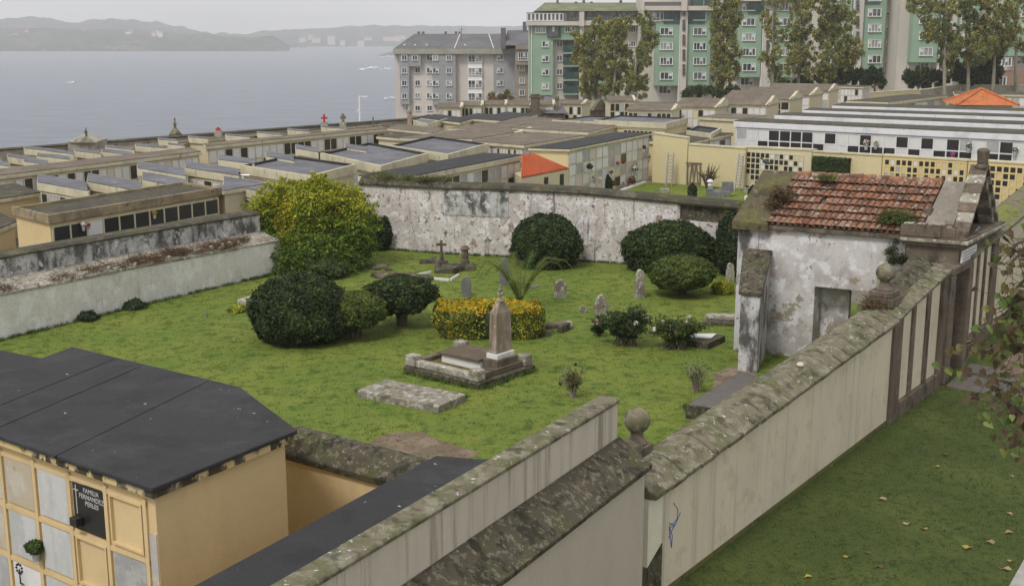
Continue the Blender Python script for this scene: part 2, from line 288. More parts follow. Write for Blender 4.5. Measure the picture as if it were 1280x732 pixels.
def bushcloud(c, rad, N, size, mats, wts, seed=1, amp=.06, root=None, name='foliage', top=None, shell=.22, k=3.5):
    D = unit(RNG.normal(0, 1, (N, 3))); R = 1 + amp * 1.3 * lump(D, seed, k) + amp * .9 * lump(D, seed + 5, k * 3) + amp * .5 * lump(D, seed + 9, k * 7)
    rr = R * (1 - shell * RNG.random(N) ** 1.6) * np.where(RNG.random(N) < .05, RNG.uniform(1, 1.07, N), 1)
    P = np.array(c) + D * rr[:, None] * np.array(rad); keep = P[:, 2] > (c[2] - rad[2] * .92 if False else .03)
    U, W = leafaxes(D, size); mi = RNG.choice(len(mats), N, p=np.array(wts) / sum(wts))
    mi = np.where((lump(D, seed + 20, 9) > .35) & (RNG.random(N) < .38), len(mats) - 1, mi)
    if top is not None:
        tt = (P[:, 2] - c[2]) / rad[2] + RNG.normal(0, .18, N); mi = np.where(tt > top[0], RNG.choice(top[1], N), mi)
    o = quads(P[keep], U[keep], W[keep], mi[keep], name, mats, root)
    b = MB(); m = 10; vs = []; prof = []
    D2 = []
    for i in range(m + 1):
        for j in range(18):
            a = math.pi * i / m; t = 2 * math.pi * j / 18; D2.append((math.sin(a) * math.cos(t), math.sin(a) * math.sin(t), math.cos(a)))
    D2 = np.array(D2); R2 = .86 * (1 + amp * 1.3 * lump(D2, seed, k)); V = np.array(c) + D2 * R2[:, None] * np.array(rad)
    V[:, 2] = np.maximum(V[:, 2], .02)
    fs = [(i * 18 + j, i * 18 + (j + 1) % 18, (i + 1) * 18 + (j + 1) % 18, (i + 1) * 18 + j) for i in range(m) for j in range(18)]
    b.add([tuple(v) for v in V], fs); b.build('inner_foliage', mats[0], root, smooth=True, fix=False)
    return o
# ================================================================ THE GROUND
Bp = V2(8.81, 27.0); dc = V2(.585, .811); nc = V2(-.811, .585)
b0 = G(0, 189, 2.0); b1 = G(500, 151, 2.0)
bd = (b1 - b0).normalized(); bn = V2(-bd.y, bd.x)      # outward (seaward)
SEA = -36.0
def sm(a, b, x):
    t = min(1, max(0, (x - a) / (b - a))); return t * t * (3 - 2 * t)
def landz(x, y):
    z = 0.0
    if y > 112:
        f = min(1, (y - 112) / 120); z = -3.7 * f - (5.0 * sm(10, -20, x) * min(1, (y - 112) / 140))
    d1 = (V2(x, y) - b0).dot(bn); d2 = (-.066 * y - 4.2) - x
    d = d1 if y < b1.y else min(d1, d2) if d1 < 0 else max(min(d1, d2), d2 if y > b1.y + 20 else min(d1, d2))
    if y >= b1.y: d = d2
    if y > 420: d = max(d, (y - 420))
    if d > 1.0: z -= 40 * sm(.6, 16, d) + 2.0 * sm(1, 4, d)
    s = (V2(x, y) - Bp).dot(dc); q = (V2(x, y) - Bp).dot(nc)
    return z
def rz(s):          # the lane's lawn climbs gently past the stone pilasters
    return .115 * max(0.0, s - 4.6)
def sheet(name, xs, ys, zf, mat, kind='structure'):
    b = MB(); vs = [(x, y, zf(x, y)) for y in ys for x in xs]; n = len(xs)
    fs = [(j * n + i, j * n + i + 1, (j + 1) * n + i + 1, (j + 1) * n + i) for j in range(len(ys) - 1) for i in range(n - 1)]
    b.add(vs, fs); o = b.build(name, mat, smooth=True, fix=False); tag(o, kind=kind); return o
def lerp(a, b, n): return [a + (b - a) * i / (n - 1) for i in range(n)]
xs = lerp(-180, -60, 16) + lerp(-56, 60, 60) + lerp(66, 420, 26); ys = lerp(-40, 110, 40) + lerp(114, 460, 90)
sheet('ground', xs, ys, lambda x, y: landz(x, y) - .02, groundm)
# sea
seam = bpy.data.materials.new('sea_water'); seam.use_nodes = True
t = seam.node_tree; b = t.nodes['Principled BSDF']; b.inputs['Base Color'].default_value = (.115, .125, .145, 1); b.inputs['Roughness'].default_value = .45; b.inputs['Specular IOR Level'].default_value = .35
g = t.nodes.new('ShaderNodeNewGeometry'); mpn = t.nodes.new('ShaderNodeMapping'); mpn.inputs['Scale'].default_value = (.05, .16, 1); mpn.inputs['Rotation'].default_value = (0, 0, .12)
n = t.nodes.new('ShaderNodeTexNoise'); n.inputs['Scale'].default_value = 5; n.inputs['Detail'].default_value = 10; n.inputs['Roughness'].default_value = .8
bn_ = t.nodes.new('ShaderNodeBump'); bn_.inputs['Strength'].default_value = .8; bn_.inputs['Distance'].default_value = 1.6
t.links.new(g.outputs['Position'], mpn.inputs[0]); t.links.new(mpn.outputs[0], n.inputs['Vector']); t.links.new(n.outputs['Fac'], bn_.inputs['Height']); t.links.new(bn_.outputs[0], b.inputs['Normal'])
mp2 = t.nodes.new('ShaderNodeMapping'); mp2.inputs['Scale'].default_value = (.009, .030, 1); mp2.inputs['Rotation'].default_value = (0, 0, -.06)
n2 = t.nodes.new('ShaderNodeTexNoise'); n2.inputs['Scale'].default_value = 3; n2.inputs['Detail'].default_value = 9; n2.inputs['Roughness'].default_value = .72
cr2 = t.nodes.new('ShaderNodeValToRGB'); e = cr2.color_ramp.elements; e[0].position = .34; e[0].color = (.15, .175, .215, 1); e[1].position = .68; e[1].color = (.25, .28, .325, 1)
t.links.new(g.outputs['Position'], mp2.inputs[0]); t.links.new(mp2.outputs[0], n2.inputs['Vector']); t.links.new(n2.outputs['Fac'], cr2.inputs[0]); t.links.new(cr2.outputs[0], b.inputs['Base Color'])
sheet('sea', [-9000, -3000, -500, 500, 3000, 9000], [40, 400, 2000, 6000, 9500], lambda x, y: SEA, seam)
# hills across the water
def nz(x, s): return math.sin(x * s) * .5 + math.sin(x * s * 2.3 + 1.3) * .3 + math.sin(x * s * 5.1 + .4) * .2
hillm = M('wooded_hillside', (.05, .062, .035), [((.15, .12, .08), .006, .48, .62, I1, .8), ((.02, .03, .014), .03, .47, .56, I1, .9), ((.26, .21, .17), .02, .60, .66, I1, .8), ((.01, .018, .008), .09, .52, .6, I1, .8)])
def hill(name, pts, Y0, Y1, seed, mat=hillm, rough=6):
    r = random.Random(seed); px = [p[0] for p in pts]; n = 150; rows = 9
    vs = []; xs_ = lerp(px[0], px[-1], n)
    for k in range(rows + 3):
        f = min(k / (rows - 1), 1); Y = Y0 + (Y1 - Y0) * (k / (rows - 1))
        for i, x in enumerate(xs_):
            y = np.interp(x, px, [p[1] for p in pts]); X = AY(x, 60, Y1).x; zr = AY(x, float(y), Y1).z
            h = zr - SEA
            prof = math.sin(f * math.pi / 2) ** .8 if k < rows else 1 - (k - rows + 1) * .3
            z = SEA - 3 + (h + 3) * prof + (rough * nz(X + k * 90, .011 + .002 * (seed % 3)) * (f if k < rows - 1 else .6)) + r.uniform(-1, 1) * rough * .25
            vs.append((X * (Y / Y1) + nz(k * 50, .3) * 6, Y, z))
    fs = [(j * n + i, j * n + i + 1, (j + 1) * n + i + 1, (j + 1) * n + i) for j in range(rows + 2) for i in range(n - 1)]
    b = MB(); b.add(vs, fs); o = b.build(name, mat, smooth=True, fix=False); tag(o, kind='structure')
    return vs
hA = hill('hills', [(-300, 34), (-100, 38), (0, 37), (60, 35), (150, 37), (180, 40), (215, 43), (250, 42), (290, 46), (330, 46), (350, 52), (362, 60)], 3150, 3600, 1)
hill('hills', [(-300, 26), (-60, 25), (0, 25), (40, 22), (60, 24), (95, 30), (110, 25), (140, 23), (165, 26), (210, 32), (260, 41), (330, 47), (400, 58)], 3900, 4700, 2, rough=12)
hB = hill('hills', [(280, 50), (330, 40), (380, 36), (430, 34), (470, 32), (520, 34), (560, 32), (640, 34), (760, 30), (900, 34), (1400, 30)], 4300, 5200, 3, rough=10)
hill('hills', [(320, 56), (328, 46), (340, 45), (352, 52), (362, 59)], 3500, 3560, 4, rough=2)
rockm = M('sea_rock', (.12, .11, .10), [((.07, .065, .06), .2, .45, .65, I1, .8)])
hill('headland', [(472, 70.5), (480, 67.5), (490, 65), (520, 63), (560, 60)], 2480, 2540, 5, mat=rockm, rough=1.2)
foamm = M('sea_foam', (.78, .79, .80))
def foam(cx, cy, wpx, hpx, seed):
    r = random.Random(seed); P = G(cx, cy, SEA); Wd = wpx / F * P.y; b = MB()
    dy = (G(cx, cy - hpx, SEA) - P).y
    for k in range(14):
        x = P.x + r.uniform(-.5, .5) * Wd; y = P.y + r.uniform(-.5, .5) * dy; ww = Wd * r.uniform(.12, .35); hh = dy * r.uniform(.06, .2)
        n = 9; b.add([(x + ww / 2 * math.cos(2 * math.pi * i / n) * r.uniform(.6, 1), y + hh * math.sin(2 * math.pi * i / n) * r.uniform(.5, 1), SEA + .5 + k * .01 + (.7 if i % 2 else 0)) for i in range(n)], [tuple(range(n))])
    return b
FM = MB()
for a in [(464, 86, 14, 4, 1), (484, 86.5, 10, 2.5, 2), (486, 71, 14, 1.6, 3), (488, 124, 12, 2, 4), (455, 87, 10, 1, 5)]:
    f = foam(*a); FM.add(f.v, f.f)
tag(FM.build('wave_foam', foamm, fix=False), 'white surf breaking on the rocks off the point', 'surf', kind='stuff')
# far houses
FHL = []
for side in ('left hillside', 'hazy middle shore'):
    n_ = 18 if side[0] == 'l' else 9
    for k in range(n_): FHL.append('%s tiny pale house counted from the left on the %s across the water' % (['first', 'second', 'third', 'fourth', 'fifth', 'sixth', 'seventh', 'eighth', 'ninth', 'tenth', 'eleventh', 'twelfth', 'thirteenth', 'fourteenth', 'fifteenth', 'sixteenth', 'seventeenth', 'eighteenth'][k], side))
def far_house(x, y, wpx, hpx, Y, wm, i, i0=0):
    wm = pinkwall if i0 else wm
    P = AY(x, y, Y); k = Y / F; r = thing('far_house', P, None, None)
    b = MB(); W_ = wpx * k; Hh = hpx * k
    b.box((P.x - W_ / 2, P.x + W_ / 2), (P.y, P.y + 12), (P.z - 12, P.z + Hh)); b.build('wall', wm, r)
    b = MB(); b.prism([V2(P.x - W_ / 2 - .5, P.y - .5), V2(P.x + W_ / 2 + .5, P.y - .5), V2(P.x + W_ / 2 + .5, P.y + 12.5), V2(P.x - W_ / 2 - .5, P.y + 12.5)], P.z + Hh + .01, [P.z + Hh + .5, P.z + Hh + .5, P.z + Hh + 4, P.z + Hh + 4]); b.build('roof', oldtile if i % 2 else slate, r)
    tag(r, FHL[i0 + i], 'house', 'far houses across the water')
hs = [(22, 56, 6, 2.5), (33, 41, 4, 2), (18, 46, 8, 2), (44, 46, 4, 2), (34, 51, 3, 2), (108, 54, 6, 1.6), (121, 53, 4, 2), (160, 42.5, 6, 2), (163, 41, 3, 3), (192, 43, 5, 2), (200, 44, 4, 3), (196, 40, 3, 2), (96, 40, 5, 2), (104, 39, 3, 2), (136, 54, 7, 1.4), (72, 47, 4, 1.4), (5, 49, 4, 1.5), (52, 44, 3, 1.4)]
hs.sort()
for i, (x, y, ww, hh) in enumerate(hs): far_house(x, y, ww, hh, 3200 + (60 - y) * 12, whitepaint if i % 3 else pinkwall, i)
for i, (x, y, ww, hh) in enumerate(sorted([(414, 53, 9, 7), (395, 51, 10, 3), (378, 50, 8, 3), (451, 55, 8, 3), (490, 50, 22, 3), (460, 49, 9, 2), (388, 47, 6, 2.5), (428, 54, 6, 3), (500, 47, 12, 2)])): far_house(x, y, ww, hh, 4290 + (56 - y) * 20, whitepaint if i % 3 == 0 else pinkwall, i, 18)
hz = bpy.data.materials.new('haze'); hz.use_nodes = True; t = hz.node_tree; t.nodes.clear()
pv = t.nodes.new('ShaderNodeVolumePrincipled'); pv.inputs['Color'].default_value = (.92, .935, .97, 1); pv.inputs['Density'].default_value = .00025; pv.inputs['Anisotropy'].default_value = .2
ou = t.nodes.new('ShaderNodeOutputMaterial'); t.links.new(pv.outputs[0], ou.inputs['Volume'])
m = MB(); m.box((-5500, 5500), (-60, 5600), (SEA - 6, 240)); tag(m.build('haze', hz), kind='stuff')
# lawns and paths (sheets a few mm above the ground)
def flat(name, pts, z, mat, n=None):
    b = MB(); b.add([V3(p, z) for p in pts], [tuple(range(len(pts)))]); o = b.build(name, mat, fix=False); tag(o, kind='structure'); return o
lw = [G(-60, 445), G(0, 425), G(335, 343), G(467, 310), G(640, 321), G(780, 329), G(945, 340), G(1010, 344), Bp + dc * 6 + nc * .2, Bp + nc * .2, V2(2.3, 18.2), V2(-1, 17.2), V2(-4, 18), V2(-16, 22), V2(-25, 25)]
def inpoly(P, poly):
    c = False; j = len(poly) - 1
    for i in range(len(poly)):
        a, b_ = poly[i], poly[j]
        if (a[1] > P[1]) != (b_[1] > P[1]) and P[0] < (b_[0] - a[0]) * (P[1] - a[1]) / (b_[1] - a[1]) + a[0]: c = not c
        j = i
    return c
flat('garden_lawn', lw, .004, grass)
# lane lawn with slope
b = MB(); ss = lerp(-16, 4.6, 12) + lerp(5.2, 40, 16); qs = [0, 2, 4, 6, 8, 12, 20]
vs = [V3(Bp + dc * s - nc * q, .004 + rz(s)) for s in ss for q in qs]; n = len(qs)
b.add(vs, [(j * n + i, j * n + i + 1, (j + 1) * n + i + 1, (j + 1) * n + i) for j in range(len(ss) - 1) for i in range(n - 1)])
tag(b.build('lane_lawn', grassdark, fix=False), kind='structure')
pc = G(1280, 700); pd_ = (G(1280, 700) - G(1262, 732)).normalized()
flat('pavement', [pc - pd_ * 6, pc + pd_ * 9, pc + pd_ * 9 + V2(6, 0), pc - pd_ * 6 + V2(6, 0)], .03, pavem)
# landing in front of the gate
b = MB(); s0, s1 = 4.15, 7.2
b.prism([Bp + dc * 3.9 - nc * .25, Bp + dc * 3.6 - nc * 3.2, Bp + dc * 6.2 - nc * 3.4, Bp + dc * 6.6 - nc * .25], [-.1] * 4, [.06, .05, .16, .20]); tag(b.build('path', darkpave, bevel=.02), kind='structure')
b = MB(); b.prism([Bp + dc * 5.4 - nc * 1.1, Bp + dc * 5.6 - nc * 4.0, Bp + dc * 8.6 - nc * 4.2, Bp + dc * 8.8 - nc * 1.1], [-.1] * 4, [.22, .22, .50, .50]); tag(b.build('path', earth), kind='structure')
flat('earth_patch', [G(455, 556), G(487, 541), G(528, 540), G(545, 549), G(600, 566), G(560, 590), G(500, 575)], .012, earth)
flat('earth_patch', [G(893, 466), G(915, 458), G(940, 462), G(950, 476), G(915, 500), G(890, 490)], .012, earth)
# ================================================================ GARDEN WALLS
def wallstrip(root, pts, tops, mat, thick, name='wall_face', z0=-.1, side=1):
    """front face polyline pts (2D), top heights; the body lies behind it"""
    for i in range(len(pts) - 1):
        A, B_ = pts[i], pts[i + 1]; d = (B_ - A).normalized(); n = V2(-d.y, d.x) * thick * side
        b = MB(); b.prism([A, B_, B_ + n, A + n], [z0] * 4, [tops[i], tops[i + 1], tops[i + 1], tops[i]]); b.build(name, mat[i] if isinstance(mat, list) else mat, root)
def coping(root, A, B, nrm, prof, mat, step=.55, jit=.006, gap=.012, name='coping_stone'):
    """individual stones; A,B 3D, nrm 2D direction of the profile"""
    L = (B - A).length; k = max(1, round(L / step)); n3 = Vector((nrm[0], nrm[1], 0)); d = (B - A).normalized()
    for i in range(k):
        a = A + (B - A) * (i / k) + d * gap; c = A + (B - A) * ((i + 1) / k) - d * gap
        dz = random.uniform(-jit, jit) * 1.6; dn = random.uniform(-jit, jit)
        m = MB(); m.sweep(a + Vector((0, 0, dz)) + n3 * dn, c + Vector((0, 0, dz)) + n3 * dn, n3, prof, jit)
        m.build(name, mat, root, bevel=.014)
# -- left wall in two tiers
r = thing('garden_wall', V3(G(150, 390), 0), 'two tier crumbling whitewashed wall with dead brown plants along its ledge, left of the lawn', 'wall')
Lp = [G(-80, 445), G(0, 425), G(150, 388), G(300, 352), G(352, 341)]
zt = [1.32, 1.34, 1.30, 1.22, 1.22]
wallstrip(r, Lp, zt, lowwash, 1.1, 'lower_wall')
ld = (Lp[3] - Lp[1]).normalized(); ln = V2(-ld.y, ld.x)
up = [p + ln * 1.0 for p in Lp]; uz = [zsolve(p, y) for p, y in zip(up, [345, 329, 302, 276, 268])]
uz[0] = uz[1]; uz[4] = uz[3]
wallstrip(r, up, uz, darkwash, .75, 'upper_wall')
for i in range(4):
    A, B_ = up[i], up[i + 1]; d = (B_ - A).normalized(); n = V2(-d.y, d.x)
    m = MB(); m.sweep(V3(A, uz[i] - .02), V3(B_, uz[i + 1] - .02), Vector((n.x, n.y, 0)), [(-.05, 0), (-.06, .06), (.1, .13), (.7, .12), (.82, .05), (.82, 0)]); m.build('mossy_cap', mossroof, r)
    m = MB(); A, B_ = Lp[i], Lp[i + 1]
    m.sweep(V3(A, zt[i] - .01), V3(B_, zt[i + 1] - .01), Vector((n.x, n.y, 0)), [(-.03, 0), (-.02, .07), (.2, .16), (.55, .2), (.99, .34), (.99, 0)], .02); m.build('rubble_ledge', stonelight, r)
# loose stones and dead plants on the ledge
m = MB()
for k in range(170):
    f = random.random(); p = Lp[0].lerp(Lp[3], f) if False else (Lp[1] + (Lp[3] - Lp[1]) * f * 1.02) + ln * random.uniform(.0, .9); s = random.uniform(.03, .10); z = 1.40 + random.uniform(0, .08) + .1 * 0
    a = random.random() * 3; ax = Vector((math.cos(a), math.sin(a), .1)); ay = Vector((-math.sin(a), math.cos(a), 0))
    m.frame(V3(p, z), ax, ay, Vector((0, 0, 1)), (-s, s), (-s * .7, s * .6), (-.08, s * .6))
m.build('loose_stone', stonelight, r, bevel=.015)
def tufts(root, ctrs, N, size, spread, hgt, mats, wts, name='dead_plant', asp=.25):
    C = np.array([tuple(c) for c in ctrs]); idx = RNG.integers(0, len(C), N); P = C[idx] + RNG.normal(0, 1, (N, 3)) * np.array(spread)
    P[:, 2] = C[idx][:, 2] + np.abs(RNG.normal(0, 1, N)) * hgt
    U, W = leafaxes(np.tile([0, 0, 1.], (N, 1)), size, asp, 1.2)
    return quads(P, U, W, RNG.choice(len(mats), N, p=np.array(wts) / sum(wts)), name, [lf[x] for x in mats], root)
cs = []
for k in range(60):
    f = random.random() ** .9; p = Lp[1] + (Lp[3] - Lp[1]) * (f * 1.1 - .02) + ln * random.uniform(.1, .75); cs.append(V3(p, 1.42))
for k in range(26):
    f = random.uniform(.55, 1.08); cs.append(V3(Lp[1] + (Lp[3] - Lp[1]) * f + ln * random.uniform(.05, .5), 1.36))
o = tufts(r, cs, 26000, .035, (.16, .16, 0), .085, ['brown', 'rust', 'dark2', 'brown'], [5, 1, 1, 3])
# -- back wall
r = thing('garden_wall', V3(G(700, 325), 0), 'long peeling whitewashed wall with mossy cap behind the round bushes at the far side of the lawn', 'wall')
bp = [G(452, 309), G(556, 317), G(640, 321.5), G(722, 326), G(848, 334), G(945, 341), G(1040, 349)]
bz = [zsolve(p, y) for p, y in zip(bp, [231, 237, 238.5, 243, 255, 264, 275])]
dW = [whitewash, whitewash, whitewash, whitewash, None, None]
dd = (bp[-1] - bp[0]).normalized(); bnn = V2(-dd.y, dd.x)
for i in range(6):
    A, B_ = bp[i], bp[i + 1]
    n = bnn * .55
    if i < 4: m = MB(); m.prism([A, B_, B_ + n, A + n], [-.1] * 4, [bz[i], bz[i + 1], bz[i + 1], bz[i]]); m.build('wall_face', whitewash, r)
    else:
        m = MB(); z1, z2 = bz[i] - .62, bz[i + 1] - .62; m.prism([A, B_, B_ + n, A + n], [-.1] * 4, [z1, z2, z2, z1]); m.build('wall_face', whitewash, r)
        m = MB(); o2 = bnn * .10; m.prism([A + o2, B_ + o2, B_ + n, A + n], [z1 + .002, z2 + .002] * 1 + [z2 + .002, z1 + .002], [bz[i], bz[i + 1], bz[i + 1], bz[i]]); m.build('blackened_course', darkmoss, r)
    m = MB(); m.sweep(V3(A, bz[i] + .003), V3(B_, bz[i + 1] + .003), Vector((bnn.x, bnn.y, 0)), [(-.08, 0), (-.1, .08), (-.02, .2), (.3, .30 if i else .42), (.62, .22), (.66, 0)], .01); m.build('mossy_cap', mossroof if i else darkmoss, r)
# the black-streaked patch of render, proud of the wall
A = bp[1]; B_ = bp[1].lerp(bp[2], .95); m = MB(); o3 = -bnn * .025; zA, zB = bz[1], bz[2]
m.prism([A + o3, B_ + o3, B_ - bnn * .002, A - bnn * .002], [zA - 1.05, zB - 1.1, zB - 1.1, zA - 1.05], [zA - .01, zB - .01, zB - .01, zA - .01]); m.build('streaked_patch', darkwash, r)
cs = [V3(bp[0].lerp(bp[1], random.uniform(.1, 1.1)) + bnn * random.uniform(0, .5), bz[0] + .33) for k in range(14)]
tufts(r, cs, 5000, .04, (.2, .12, 0), .10, ['olive', 'mid', 'brown', 'lime'], [4, 3, 2, 1], 'wall_plant')
# -- cream wall with lichen coping (right of the lawn)
r = thing('garden_wall', V3(Bp - dc * 6, 0), 'cream rendered wall with lichen covered stone coping and blue graffiti, between lawn and lane', 'wall')
sE = -11.45
def cz(s): return 2.62 + (.060 if s < -2 else .060) * s if s < -1.5 else 2.53
def wtop(s): return 2.45 + .052 * s
P0 = Bp + dc * sE
for (a, c) in [(sE + .45, 0)]:
    m = MB(); m.prism([Bp + dc * a, Bp + dc * c, Bp + dc * c + nc * .5, Bp + dc * a + nc * .5], [-.1] * 4, [wtop(a), wtop(c), wtop(c), wtop(a)]); m.build('wall_face', outerwall, r)
m = MB(); m.prism([P0 - nc * .04, Bp + dc * (sE + .448) - nc * .04, Bp + dc * (sE + .448) + nc * .5, P0 + nc * .5], [-.1] * 4, [wtop(sE)] * 2 + [wtop(sE)] * 2); m.build('end_pilaster', palecream, r)
m = MB(); m.prism([P0 - nc * .055, Bp + dc * (sE + .46) - nc * .055, Bp + dc * (sE + .46) + nc * .1, P0 + nc * .1], [-.1] * 4, [.72, .98, .98, .72]); m.build('pilaster_foot', darkmoss, r)
m = MB(); m.prism([Bp + dc * (sE + .5) - nc * .012, Bp - nc * .012, Bp + nc * .1, Bp + dc * (sE + .5) + nc * .1], [-.1] * 4, [.10] * 4); m.build('stained_foot', moss, r)
prof = [(-.16, 0), (-.17, .09), (-.05, .14), (.08, .23), (.30, .32), (.52, .32), (.74, .22), (.84, .12), (.84, 0)]
coping(r, V3(P0, wtop(sE) + .004), V3(Bp, wtop(0) + .004), nc, prof, mossstone, .52)
# graffiti scribble
gpts = [(842, 628), (847, 636), (846, 648), (840, 655), (836, 657), (840, 668), (839, 684), (836, 660), (843, 656), (850, 640), (846, 650), (835, 672)]
gw = []
for (x, y) in gpts: s, z = onplane(Bp, dc, x, y); gw.append(V3(Bp + dc * s - nc * .006, z))
m = MB(); m.tube(gw, .007, 5); m.tube([gw[8], gw[7] + Vector((0, 0, .1))], .007, 5); m.build('graffiti', bluepaint, r)
st = Bp + dc * -5.3
m = MB(); m.lathe(V3(Bp + dc * -4.9 + nc * .22, wtop(-4.9) + .33), [(.02, -.05), (.09, .0), (.06, .05), (.02, .06)], 5)
tag(m.build('loose_stone', pinkslab, bevel=.01), 'small pale loose stone lying on the lichen covered coping', 'stone')
def ballpost(loc, z0, rb, ph, label, prof=None):
    r = thing('stone_finial', V3(loc, z0), label, 'finial')
    h = ph; w_ = rb * (1.25 if z0 > 2.3 else .95)
    def sq(w, a, c): 
        m.frame(V3(loc, z0), V3(dc, 0), V3(nc, 0), Vector((0, 0, 1)), (-w, w), (-w, w), (a, c))
    m = MB(); sq(w_ * 1.15, 0, h * .5); sq(w_, h * .5 + .003, h * .85); m.build('pedestal', brownstone, r, bevel=.02)
    m = MB(); m.lathe(V3(loc, z0 + h * .853), [(w_ * .85, 0), (w_ * .8, .04), (rb * .55, .10), (rb * .5, .2), (rb * .6, .25)], 16); m.build('neck', brownstone, r, smooth=True)
    m = MB(); c0 = h * .85 + .22 + rb * .85
    m.lathe(V3(loc, z0 + c0), [(rb * math.sin(math.pi * i / 12) + .001, -rb * math.cos(math.pi * i / 12)) for i in range(13)], 24); m.build('ball', mossstone, r, smooth=True)
    return r
s_, z_ = 0, 0
bl = Bp + dc * (sE + .95) + nc * .74
ballpost(bl, 1.98, .215, .45, 'mossy stone ball at the near end of the lichen coped cream wall')
ballpost(Bp + dc * .55 + nc * .42, 2.74, .225, .42, 'mossy stone ball on square pedestal where the panelled wall begins')
# pillar block between the two near walls
r = thing('gate_pier', V3(bl, 0), 'dark stone pier block carrying the nearest stone ball between the two walls', 'pier')
m = MB(); m.frame(V3(bl, 0), V3(dc, 0), V3(nc, 0), Vector((0, 0, 1)), (-.5, .3), (-.30, .3), (-.1, 2.11)); m.build('shaft', brownstone, r, bevel=.02)
m = MB(); m.frame(V3(bl, 0), V3(dc, 0), V3(nc, 0), Vector((0, 0, 1)), (-.85, -.52), (-.42, .3), (1.9, 2.62)); m.build('cap_block', brownstone, r, bevel=.04)
# -- panelled wall with stone pilasters and the gate
r = thing('gate_wall', V3(Bp + dc * 4, 0), 'cream wall panelled by dark stone pilasters either side of the tall dark gateway', 'wall')
def lipy(x): return np.interp(x, [1113, 1186, 1227, 1248, 1280, 1330], [398, 336, 310, 292, 262, 218])
def sat(x): return onplane(Bp, dc, x, float(lipy(x)))
def topz(s): return float(np.interp(s, [0, 4.23, 7.28, 8.99, 11.86, 18], [2.50, 3.04, 3.15, 3.32, 3.70, 4.4]))
def slab(name, s0, s1, q0, q1, z0, z1, mat, bev=0, root=None, topf=None):
    m = MB(); P = [Bp + dc * s0 - nc * q1, Bp + dc * s1 - nc * q1, Bp + dc * s1 - nc * q0, Bp + dc * s0 - nc * q0]
    zt_ = [topf(s0), topf(s1), topf(s1), topf(s0)] if topf else [z1] * 4
    zb = z0 if hasattr(z0, '__len__') else [z0] * 4
    m.prism(P, zb, zt_); return m.build(name, mat, root or r, bevel=bev)
slab('wall_face', .0, 3.62, -.5, .0, -.1, 0, outerwall, topf=lambda s: topz(s) - .02)
slab('pilaster', .02, .62, -.1, .07, -.1, 0, brownstone, .015, topf=lambda s: topz(s) - .012)
for (a, c) in [(1.38, 1.62), (2.50, 2.78)]: slab('pilaster', a, c, -.1, .05, .41, 0, brownstone, .012, topf=lambda s: topz(s) - .012)
slab('plinth', .63, 3.62, -.1, .10, -.1, .40, brownstone, .02)
slab('jamb', 3.63, 4.02, -.5, .10, -.1, 0, brownstone, .02, topf=lambda s: topz(s) - .012)
slab('jamb', 4.03, 4.42, -.5, .17, -.1, 0, brownstone, .02, topf=lambda s: 2.88)
slab('jamb_moulding', 4.43, 4.60, -.35, .02, -.1, 0, stonelight, .02, topf=lambda s: 2.85)
slab('jamb', 5.66, 5.90, -.5, .17, -.1, 2.93, brownstone, .02)
slab('jamb', 5.91, 6.28, -.5, .10, -.1, 2.93, brownstone, .02)
slab('lintel', 4.2, 5.95, -.45, .16, 2.89, 3.08, brownstone, .015)
slab('gateway_panel', 4.60, 5.65, -.30, -.24, .2, 2.88, M('gateway_dark', (.035, .028, .022), bump=(10, .3, .02)))  # plain dark panel stands in for the dark gateway opening
slab('wall_face', 6.29, 9.0, -.5, .0, -.1, 0, outerwall, topf=lambda s: topz(s) - .02)
slab('pilaster', 6.285, 6.40, -.1, .05, .75, 0, brownstone, .01, topf=lambda s: topz(s) - .012)
for (a, c) in [(6.93, 7.08), (7.62, 7.78), ]: slab('pilaster', a, c, -.1, .05, .88, 0, brownstone, .01, topf=lambda s: topz(s) - .012)
slab('pilaster', 8.35, 8.95, -.1, .07, .2, 0, brownstone, .015, topf=lambda s: topz(s) - .012)
slab('plinth', 6.29, 8.34, -.1, .10, 0, .84, brownstone, .02)
slab('wall_face', 9.01, 20, -.5, .0, -.1, 0, outerwall, topf=lambda s: topz(s) - .02)
prof2 = [(-.15, 0), (-.16, .08), (-.04, .12), (.2, .2), (.45, .2), (.62, .1), (.64, 0)]
coping(r, V3(Bp + dc * .02, topz(0)), V3(Bp + dc * 4.05, topz(4.05)), nc, prof2, mossstone, .6)
coping(r, V3(Bp + dc * 5.95, topz(5.95) - .05), V3(Bp + dc * 9.0, topz(9.0)), nc, prof2, mossstone, .6)
coping(r, V3(Bp + dc * 9.02, topz(9.0)), V3(Bp + dc * 20, topz(18.0)), nc, prof, M('bright_moss_coping', (.17, .155, .10), [((.17, .20, .03), 1.2, .48, .62, I1, .85), ((.06, .05, .035), 3, .55, .7, I1, .8)], bump=(20, .8, .03)), .6)
m = MB(); q = Bp + dc * 1.3 + nc * .35
m.sweep(V3(Bp + dc * .95, topz(.9) + .16), V3(Bp + dc * 3.9, topz(3.9) + .12), V3(nc, 0), [(.15, 0), (.3, .10), (.6, .24), (.9, .18), (1.0, 0)], .05); m.build('moss_mound', darkmoss, r, bevel=.03)
